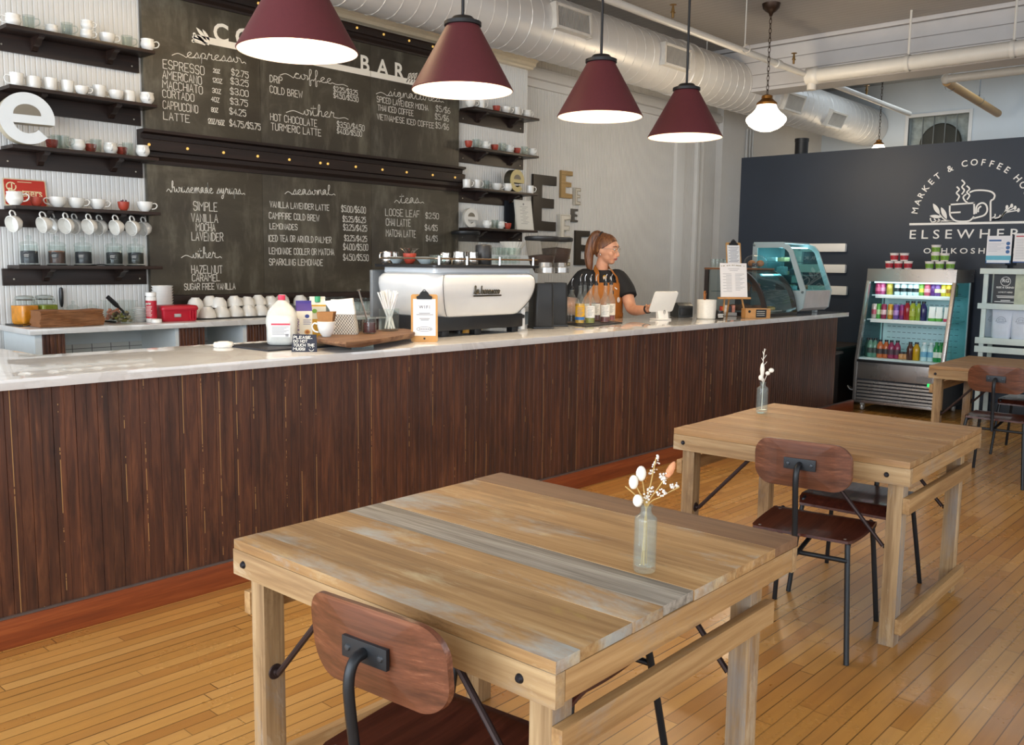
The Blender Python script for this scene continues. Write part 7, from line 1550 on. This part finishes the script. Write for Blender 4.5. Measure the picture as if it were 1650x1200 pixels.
for px, X, lab in ((1613, 10.05, 'white coffee bag on the middle shelf of the white rack, fully in view'), (1645, 10.05, 'white coffee bag on the middle shelf of the white rack, cut by the picture edge'), (1600, 10.22, 'white coffee bag standing behind the others on the white rack')):
    BG.put((X, onX(px, 542, X).y, zr[4]-.003), R(-90), lab, 'coffee bags on the rack')
# ================================================================== WALL LETTERS
def letterE(l, r_, t_, b_, lab, col, depth=.03, y=YM, sv=.36, sh=.17, outline=None, rough=.5):
    a = onY(l, t_, y-depth); b = onY(r_, b_, y-depth); w = b.x-a.x; zt_ = onY(l, t_, y-depth).z; zb2 = onY(l, b_, y-depth).z; h = zt_-zb2
    s_, q_ = w*sv, h*sh; m0 = h/2
    poly = [(0, 0), (w, 0), (w, q_), (s_, q_), (s_, m0-q_/2), (w*.9, m0-q_/2), (w*.9, m0+q_/2), (s_, m0+q_/2), (s_, h-q_), (w, h-q_), (w, h), (0, h)]
    o_ = one('wall_letter', MB().prism(poly, -.012, depth, wallM(0, 0, 0), bev=min(.004, depth*.2)), col, lab, 'letter', 'letters on the side wall', (a.x, y, zb2))
    if outline: 
        c = (w/2, h/2); mb = MB(); pp = [(x, y_) for x, y_ in poly]; mb.strokes([[(x*.86+c[0]*.14, y_*.93+c[1]*.07) for x, y_ in pp+pp[:1]]], .008, wallM(0, 0, -depth)); part('outline', mb, outline, o_)
    return o_
M_BR = P('#2f261b', .5, var=.06)
letterE(860, 895.7, 280, 371, 'largest letter E on the side wall, dark brown, beside the shelves', M_BR)
letterE(905, 922.3, 274, 318.5, 'tan striped letter E highest on the side wall', WOOD('striped_tan', [(.3, hexc('#7d6540')), (.5, hexc('#a58757')), (.7, hexc('#b89a68'))], 'X', 1.0, .5, 60, .2, 0))
letterE(927, 935.5, 302, 330, 'small cream letter E with dark edges below the tan one', P('#c9c2b4', .5), .035, outline=P('#8a8172', .5))
letterE(922.7, 931.3, 336, 357.6, 'small grey metal letter E on the side wall', P('#77726a', .35, .7))
letterE(903, 919.3, 345, 388.7, 'cream white letter E with raised bars beside the largest letter', P('#d9d4c8', .45), .05, outline=P('#a9a294', .5))
letterE(928.4, 949.7, 371, 427, 'medium dark brown letter E behind the barista', M_BR)
letterE(910, 918.7, 400, 428.5, 'small cream letter E lowest on the wall beside the barista', P('#cfc7ae', .5), .03, outline=P('#8f7f55', .4, .6))

# ================================================================== BARISTA
pz = .10
struct('floor_platform', MB().box(1.7, 4.47, 0, 9.3, 5.72, pz, .005), P('#4a3a30', .6))
pc = onY(968, 450, 4.83); PB = Vector((pc.x, 4.83, pz))
M_SKIN = NT('skin'); f = M_SKIN.noise(M_SKIN.co(), 18, 4); M_SKIN.b.inputs['Subsurface Weight'].default_value = .08; M_SKIN.b.inputs['Subsurface Radius'].default_value = (.02, .008, .004)
M_SKIN = M_SKIN.fin(M_SKIN.ramp(f, [(.3, hexc('#c98d6d')), (.7, hexc('#d9a283'))]), .5)
def remesh(name, mb, mat, parent, vox, smooth=4, label=None):
    me = mb.mesh(name, mat); o = bpy.data.objects.new(name, me); COL.objects.link(o)
    m = o.modifiers.new('r', 'REMESH'); m.mode = 'VOXEL'; m.voxel_size = vox; m.use_smooth_shade = True
    s_ = o.modifiers.new('s', 'SMOOTH'); s_.factor = .5; s_.iterations = smooth
    m2 = bpy.data.meshes.new_from_object(o.evaluated_get(bpy.context.evaluated_depsgraph_get())); m2.name = name; o.modifiers.clear(); o.data = m2; bpy.data.meshes.remove(me)
    m2.materials.clear(); m2.materials.append(mat)
    for p_ in m2.polygons: p_.use_smooth = True
    if parent is not None: o.parent = parent
    if label: o['label'] = label
    return o
V3 = lambda a, b, z: Vector((a, -b, z-pz))       # a: viewer's right, b: toward the viewer
hd = R(58); fw = Vector((math.sin(hd), -math.cos(hd), 0)); sd = Vector((math.cos(hd), math.sin(hd), 0)); uz = Vector((0, 0, 1))
tl = R(8); f2_ = (fw*math.cos(tl)-uz*math.sin(tl)); u2_ = (uz*math.cos(tl)+fw*math.sin(tl))
HC = V3(.040, .03, 1.640); K = 1.10
def hp(f_, s_, u__): return HC+(f2_*f_+sd*s_+u2_*u__)*K
HM4 = Matrix.Translation(HC) @ Matrix((f2_, sd, u2_)).transposed().to_4x4() @ Matrix.Scale(K, 4)
body = MB()
def E(c, rf, rs_, ru, n=20):
    M0 = body.M; body.M = HM4; body.ball(c, rf, rs_, ru, n); body.M = M0
E((0, 0, .012), .094, .076, .105, 24); E((.022, 0, -.052), .066, .060, .060); E((.058, 0, -.088), .028, .030, .022); E((.050, 0, -.045), .046, .052, .04); E((.062, 0, .035), .036, .052, .035)
M0 = body.M; body.M = HM4; body.tube([(.086, 0, .012), (.100, 0, -.012), (.111, 0, -.030), (.094, 0, -.040)], [.008, .011, .0135, .010], 10, smooth=3)
for s_ in (-1, 1): body.ball((-.008, s_*.075, -.012), .018, .010, .028, 12); body.ball((.066, s_*.036, -.028), .022, .024, .02, 10)
body.ball((.090, 0, -.058), .012, .024, .007, 10); body.ball((.088, 0, -.068), .012, .021, .007, 10); body.M = M0
body.tube([V3(.0, .0, 1.42), V3(.008, .012, 1.50), V3(.025, .02, 1.575)], [.062, .056, .055], 16, smooth=3)
TOR = [(.95, .185, .135), (1.06, .178, .138), (1.16, .178, .140), (1.26, .180, .135), (1.35, .178, .118), (1.405, .150, .095), (1.44, .105, .075), (1.465, .066, .062)]
def ell(a, b, z, n=28, s=1.0, da=0.0): return [V3(da+a*s*math.cos(2*PI*i/n), b*s*math.sin(2*PI*i/n), z) for i in range(n)]
body.loft([ell(a, b, z, 24, .93) for z, a, b in TOR])
armL = [V3(.155, .0, 1.395), V3(.215, .03, 1.30), V3(.262, .12, 1.135), V3(.325, .25, 1.125), V3(.378, .35, 1.140)]
armR = [V3(-.155, .0, 1.395), V3(-.225, -.01, 1.28), V3(-.262, .0, 1.12), V3(-.205, .19, 1.10), V3(-.15, .31, 1.095)]
for A in (armL, armR): body.tube(A, [.062, .060, .050, .042, .029], 14, smooth=5)
def handm(w, d, up_, s_):
    d = d.normalized(); up_ = (up_-d*up_.dot(d)).normalized(); sdv = d.cross(up_)*s_
    M0 = body.M; body.M = Matrix.Translation(w) @ Matrix((d, sdv, up_)).transposed().to_4x4()
    body.ball((.045, 0, 0), .052, .037, .017, 12)
    for i, (y, L_) in enumerate(((-.027, .062), (-.009, .072), (.009, .067), (.026, .052))): body.tube([(.078, y, .002), (.078+L_*.42, y*1.08, .004-.004), (.078+L_*.75, y*1.1, -.014), (.078+L_*.9, y*1.1, -.030)], [.0095, .009, .008, .0065], 8, smooth=3)
    body.tube([(.03, -.03, -.004), (.055, -.052, -.012), (.082, -.056, -.022)], [.012, .0105, .008], 8, smooth=3); body.M = M0
handm(armL[-1], V3(.425, .47, 1.185)-armL[-1], Vector((.5, -.1, .8)), -1)
handm(armR[-1], V3(-.10, .42, 1.075)-armR[-1], Vector((0, 0, 1)), 1)
for s_ in (-1, 1): body.tube([V3(s_*.085, 0, .98), V3(s_*.095, .01, .60), V3(s_*.10, -.005, .20)], [.095, .065, .04], 14, smooth=4); body.tube([V3(s_*.10, -.01, .21), V3(s_*.10, .05, .135), V3(s_*.105, .13, .125)], [.04, .035, .025], 10)
pe = remesh('person', body, M_SKIN, None, .0065, 3); pe.location = PB; pe.rotation_euler = (0, 0, VA)
tag(pe, 'person behind the bar in black tee, mustard apron and glasses, reaching to the tablet', 'person')
# face details
mb = MB(); mb.M = HM4
for s_ in (-1, 1): mb.ball((.0865, s_*.033, .012), .0085, .0125, .007, 12)
part('eye', mb, P('#efe7e0', .3), pe)
mb = MB(); mb.M = HM4
for s_ in (-1, 1): mb.ball((.0925, s_*.034, .011), .0035, .0055, .0058, 10)
part('iris', mb, P('#2a1d18', .3), pe)
mb = MB(); mb.M = HM4
for s_ in (-1, 1): mb.tube([(.097, s_*.016, .031), (.094, s_*.034, .037), (.080, s_*.053, .031)], [.002, .003, .0018], 6, smooth=3)
part('eyebrow', mb, P('#5a3a28', .7), pe)
mb = MB(); mb.M = HM4; mb.tube([(.090, -.023, -.062), (.1005, -.008, -.059), (.1005, .008, -.059), (.090, .023, -.062)], [.002, .0048, .0048, .002], 8, smooth=3); mb.tube([(.089, -.02, -.066), (.099, 0, -.068), (.089, .02, -.066)], [.002, .005, .002], 8, smooth=3)
part('lips', mb, P('#a85a54', .45), pe)
mb = MB(); mb.M = HM4
for s_ in (-1, 1):
    mb.tube([(.104-.010*(abs(math.cos(a))*(1 if math.cos(a)*s_ > 0 else 0)), s_*.034+.023*math.cos(a), .009+.019*math.sin(a)) for a in [k*PI/10 for k in range(20)]], .0014, 5, True)
    mb.tube([(.096, s_*.056, .014), (.05, s_*.078, .012), (-.01, s_*.080, .004)], .0014, 5)
mb.tube([(.107, -.011, .012), (.109, 0, .015), (.107, .011, .012)], .0014, 5); part('glasses', mb, P('#d8c9b8', .2, .6), pe)
mb = MB(); mb.M = HM4; mb.lathe([(.0, .002), (.005, .001), (.005, -.003), (0, -.004)], 10, (0, 1, 0), (-.004, .0865, -.042)).lathe([(.0, .002), (.005, .001), (.005, -.003), (0, -.004)], 10, (0, 1, 0), (-.004, -.0865, -.042)); part('earring', mb, P('#c9c9c9', .2, .9), pe)
# hair
t = NT('brown_hair'); f = t.noise(t.map((60, 60, 9)), 1.0, 4, .6); t.bump(f, .6, .01); M_HAIR = t.fin(t.ramp(f, [(.3, hexc('#43261a')), (.55, hexc('#7a4d2e')), (.8, hexc('#b07e4c'))]), .4); 
hair = MB(); hair.M = HM4
rings = []
for j in range(13):   # cap of hair swept back from the forehead
    a = R(8+j*9.5); ring = []
    for i in range(20):
        ph = -PI+2*PI*i/20; cx = math.cos(ph)
        th = a*(.44+.36*(1-cx))
        ring.append((-.004+.101*math.sin(th)*math.cos(ph), .0835*math.sin(th)*math.sin(ph), .012+.113*math.cos(th)))
    rings.append(ring)
hair.loft(rings)
hair.M = Matrix.Identity(4)
tie = hp(-.062, 0, .105)
hair.tube([hp(-.03, 0, .10), tie, tie+V3(-.045, -.01, pz+.006), tie+V3(-.085, -.015, pz-.06), tie+V3(-.105, -.02, pz-.17), tie+V3(-.100, -.01, pz-.26), tie+V3(-.085, 0, pz-.335)], [.035, .026, .038, .044, .044, .034, .010], 12, smooth=4)
remesh('hair', hair, M_HAIR, pe, .007, 2, 'brown hair tied in a high ponytail')
part('hair_tie', MB().lathe([(.024, -.008), (.034, -.004), (.034, .006), (.024, .01)], 14, tie-hp(-.03, 0, .10), tie), P('#2b1d18', .6), pe)
# clothes
tee = MB(); tee.loft([ell(a, b, z, 28, 1.035+.01*math.sin(z*40)) for z, a, b in TOR[:-1]]+[ell(.075, .070, 1.462)])
for A, s_ in ((armL, 1), (armR, -1)): q_ = A[1]+(A[2]-A[1])*.42; tee.tube([V3(s_*.10, 0, 1.40), A[0]+Vector((0, 0, -.002)), A[1], q_], [.065, .076, .082, .084], 16, smooth=4)
M_TEE = P('#141416', .8, var=.2, sc=40)
remesh('tee_shirt', tee, M_TEE, pe, .009, 2, 'black short-sleeved tee shirt')
tr_ = MB()
for s_ in (-1, 1): tr_.tube([V3(s_*.08, 0, 1.0), V3(s_*.09, .01, .60), V3(s_*.10, -.005, .19)], [.115, .085, .065], 16, smooth=4)
tr_.loft([ell(.19, .145, 1.02), ell(.20, .15, .93), ell(.15, .12, .84)]); remesh('trousers', tr_, P('#1d2530', .8, var=.15, sc=40), pe, .012, 2)
sh = MB()
for s_ in (-1, 1): sh.tube([V3(s_*.10, -.05, .155), V3(s_*.10, .04, .152), V3(s_*.105, .155, .14)], [.048, .05, .036], 12, smooth=3)
remesh('shoes', sh, P('#2b2b2e', .6), pe, .01, 2)
# apron
def torso_at(z):
    for (z0, a0, b0), (z1, a1, b1) in zip(TOR, TOR[1:]):
        if z0 <= z <= z1: k = (z-z0)/(z1-z0); return a0+(a1-a0)*k, b0+(b1-b0)*k
    return (TOR[0][1], TOR[0][2]) if z < TOR[0][0] else TOR[-1][1:]
fc = R(74)  # facing direction of the chest, turned a little to the viewer's right
def apt(ang, z, s=1.0, off=.012):
    a, b = torso_at(z); k = 1.05; return V3((a*k+off)*math.cos(ang), (b*k+off)*math.sin(ang), z)
def apron_w(z): return R(34) if z > 1.345 else (R(34)+(R(66)-R(34))*min(1, (1.345-z)/.13) if z > 1.215 else R(66)+R(20)*min(1, (1.215-z)/.12))
mb = MB(); rows = []
for j in range(15):
    z = 1.352-j*.034; w_ = apron_w(z); rows.append([apt(fc+w_*(1-2*i/16), max(z, .96), 1, .014+.006*math.sin(i*1.3)*max(0, (1.12-z)/.12)) if z > .96 else apt(fc+w_*(1-2*i/16), .96, 1, .016)+Vector((0, 0, z-.96)) for i in range(17)])
back_ = [[p_+(Vector((0, 0, p_.z))-p_).normalized()*.004 for p_ in r_] for r_ in rows]
mb.loft([r_ for r_ in rows], close=False, caps=False); mb.loft(back_, close=False, caps=False)
M_APR = P('#a8641f', .75, var=.10, sc=40); part('apron', mb, M_APR, pe, 'mustard brown bib apron', sharp=60)
def strip(pts, w, name, mat, lab=None):
    pts = crom(pts, 5); m_ = MB(); L, Rr = [], []
    for i, p_ in enumerate(pts):
        d = (pts[min(i+1, len(pts)-1)]-pts[max(i-1, 0)]).normalized(); n_ = (p_-Vector((.0, 0, p_.z-.02))).normalized(); s_ = d.cross(n_).normalized()*w/2; L.append(p_-s_+n_*.002); Rr.append(p_+s_+n_*.002)
    m_.loft([[a, b, b-Vector((0, 0, .0))-(b-Vector((0, 0, b.z))).normalized()*.004, a-(a-Vector((0, 0, a.z))).normalized()*.004] for a, b in zip(L, Rr)]); return part(name, m_, mat, pe, lab, 60)
for s_, e_ in ((1, V3(-.062, .03, 1.482)), (-1, V3(.072, .035, 1.482))):
    a0 = apt(fc+R(28)*s_, 1.34, 1, .014); strip([a0, apt(fc+R(30)*s_, 1.40, 1, .020), apt(fc+R(34)*s_, 1.438, 1, .022), e_, V3(e_.x*.75, -.05, 1.49)], .034, 'apron_strap', M_APR)
mb = MB(); ring = [[apt(2*PI*i/32, z, 1, o_) for i in range(32)] for z, o_ in ((1.055, .019), (1.085, .019))]; mb.loft(ring, caps=False); part('waist_tie', mb, M_APR, pe)
bp = apt(fc-R(30), 1.205, 1, .018); n_ = (bp-Vector((0, 0, bp.z))).normalized()
part('badge', MB().lathe([(0, .004), (.022, .003), (.024, 0)], 20, n_, bp), P('#e6e4e4', .35, var=.06, sc=60), pe, 'round white pin badge')
bp2 = apt(fc-R(18), 1.20, 1, .0185); mb = MB()
bp = apt(fc-R(20), 1.305, 1, .018); mb = MB().box(-.014, -.002, -.004, .014, .002, .004); mb2 = part('name_tag', mb, P('#dcd9d6', .4), pe); mb2.location = bp; mb2.rotation_euler = (0, R(35), R(-16))
mb = MB().box(-.004, -.003, -.016, .004, .003, .016, .002); pn = part('pen', mb, P('#141416', .4), pe); pn.location = apt(fc-R(12), 1.27, 1, .02)
# white arched print and sunflower on the tee
mb = MB()
for i, ch in enumerate('COFFEE'):
    an = fc+R(48)-R(96)*i/5*1.0; z = 1.368+.014*math.cos((i-2.5)/2.5*1.3); p_ = apt(an, z, 1, .006); nn = (p_-Vector((0, 0, p_.z))).normalized(); xx = Vector((-nn.y, nn.x, 0))
    font_into(mb, ch, Matrix(((xx.x, 0, nn.x, p_.x), (xx.y, 0, nn.y, p_.y), (0, 1, 0, p_.z), (0, 0, 0, 1))), .024, .03)
part('shirt_print', mb, P('#e9e7e4', .7), pe, 'white arched lettering')
mb = MB(); p_ = apt(fc+R(8), 1.40, 1, .010); nn = (p_-Vector((0, 0, p_.z))).normalized(); xx = Vector((-nn.y, nn.x, 0)); SMx = Matrix(((xx.x, 0, nn.x, p_.x), (xx.y, 0, nn.y, p_.y), (0, 1, 0, p_.z), (0, 0, 0, 1)))
for i in range(10): mb.prism([(math.cos(i*PI/5)*.010+.009*math.cos(k*PI/4)*1, math.sin(i*PI/5)*.010+.009*math.sin(k*PI/4)) for k in range(8)], 0, .0012, SMx)
part('flower_print', mb, P('#d9a520', .6), pe, 'yellow flower print')
w_ = armL[-1]; d_ = (armL[-1]-armL[-2]).normalized()
part('wrist_watch', MB().lathe([(.036, -.011), (.039, -.008), (.039, .008), (.036, .011), (.033, 0), (.036, -.011)], 22, d_, w_-d_*.012), P('#17171a', .4), pe, 'black watch band')

# ================================================================== LIGHT
w = bpy.data.worlds.new('sky'); SC.world = w; w.use_nodes = True; nt = w.node_tree; bg = nt.nodes['Background']
sky = nt.nodes.new('ShaderNodeTexSky'); sky.sky_type = 'HOSEK_WILKIE'; sky.turbidity = 3.5; sky.ground_albedo = .4; sky.sun_direction = (-.5, -.55, .66)
nt.links.new(sky.outputs[0], bg.inputs[0]); bg.inputs[1].default_value = .55
def area(name, loc, rot, sx_, sy_, e, col, spread=180):
    l = bpy.data.lights.new(name, 'AREA'); l.shape = 'RECTANGLE'; l.size = sx_; l.size_y = sy_; l.energy = e; l.color = col; l.spread = R(spread)
    o = bpy.data.objects.new(name, l); COL.objects.link(o); o.location = loc; o.rotation_euler = rot; return o
# daylight through the shopfront windows behind the photographer, and through the side windows
for i, (y0, y1) in enumerate(((-3.18, -.4), (.02, 2.9), (3.32, 6.1))): area('window_daylight', (XF-.05, (y0+y1)/2, 1.97), (0, R(-90), 0), 3.0, y1-y0, 210, (.82, .91, 1.0))
for i, (x0, x1) in enumerate(((-2.5, .6), (1.3, 4.2), (4.9, 7.6), (8.3, 9.5))): area('window_daylight', ((x0+x1)/2, YR-.05, 2.1), (R(90), 0, 0), x1-x0, 2.6, 62*(x1-x0)/2.9, (.90, .95, 1.0))
lq = bpy.data.lights.new('globe_light', 'POINT'); lq.energy = 34; lq.color = (1, .74, .42); lq.shadow_soft_size = .2
lo = bpy.data.objects.new('globe_light', lq); COL.objects.link(lo); lo.location = (3.3, 4.9, 3.55)
area('far_bay_light', (12.4, 2.5, 4.28), (0, 0, 0), 1.2, 5.0, 62, (.78, .90, 1.0))  # cool area light just under the closed ceiling of the far bay
vs = SC.view_settings; vs.view_transform = 'Standard'; vs.look = 'None'; vs.exposure = 0.14; vs.gamma = 1.0; vs.use_curve_mapping = False
cy = SC.cycles; cy.max_bounces = 8; cy.diffuse_bounces = 4; cy.glossy_bounces = 4; cy.transmission_bounces = 6; cy.transparent_max_bounces = 24; cy.use_denoising = True; cy.caustics_reflective = False; cy.caustics_refractive = False; cy.sample_clamp_indirect = 6.0
try: cy.denoiser = 'OPENIMAGEDENOISE'
except Exception: pass
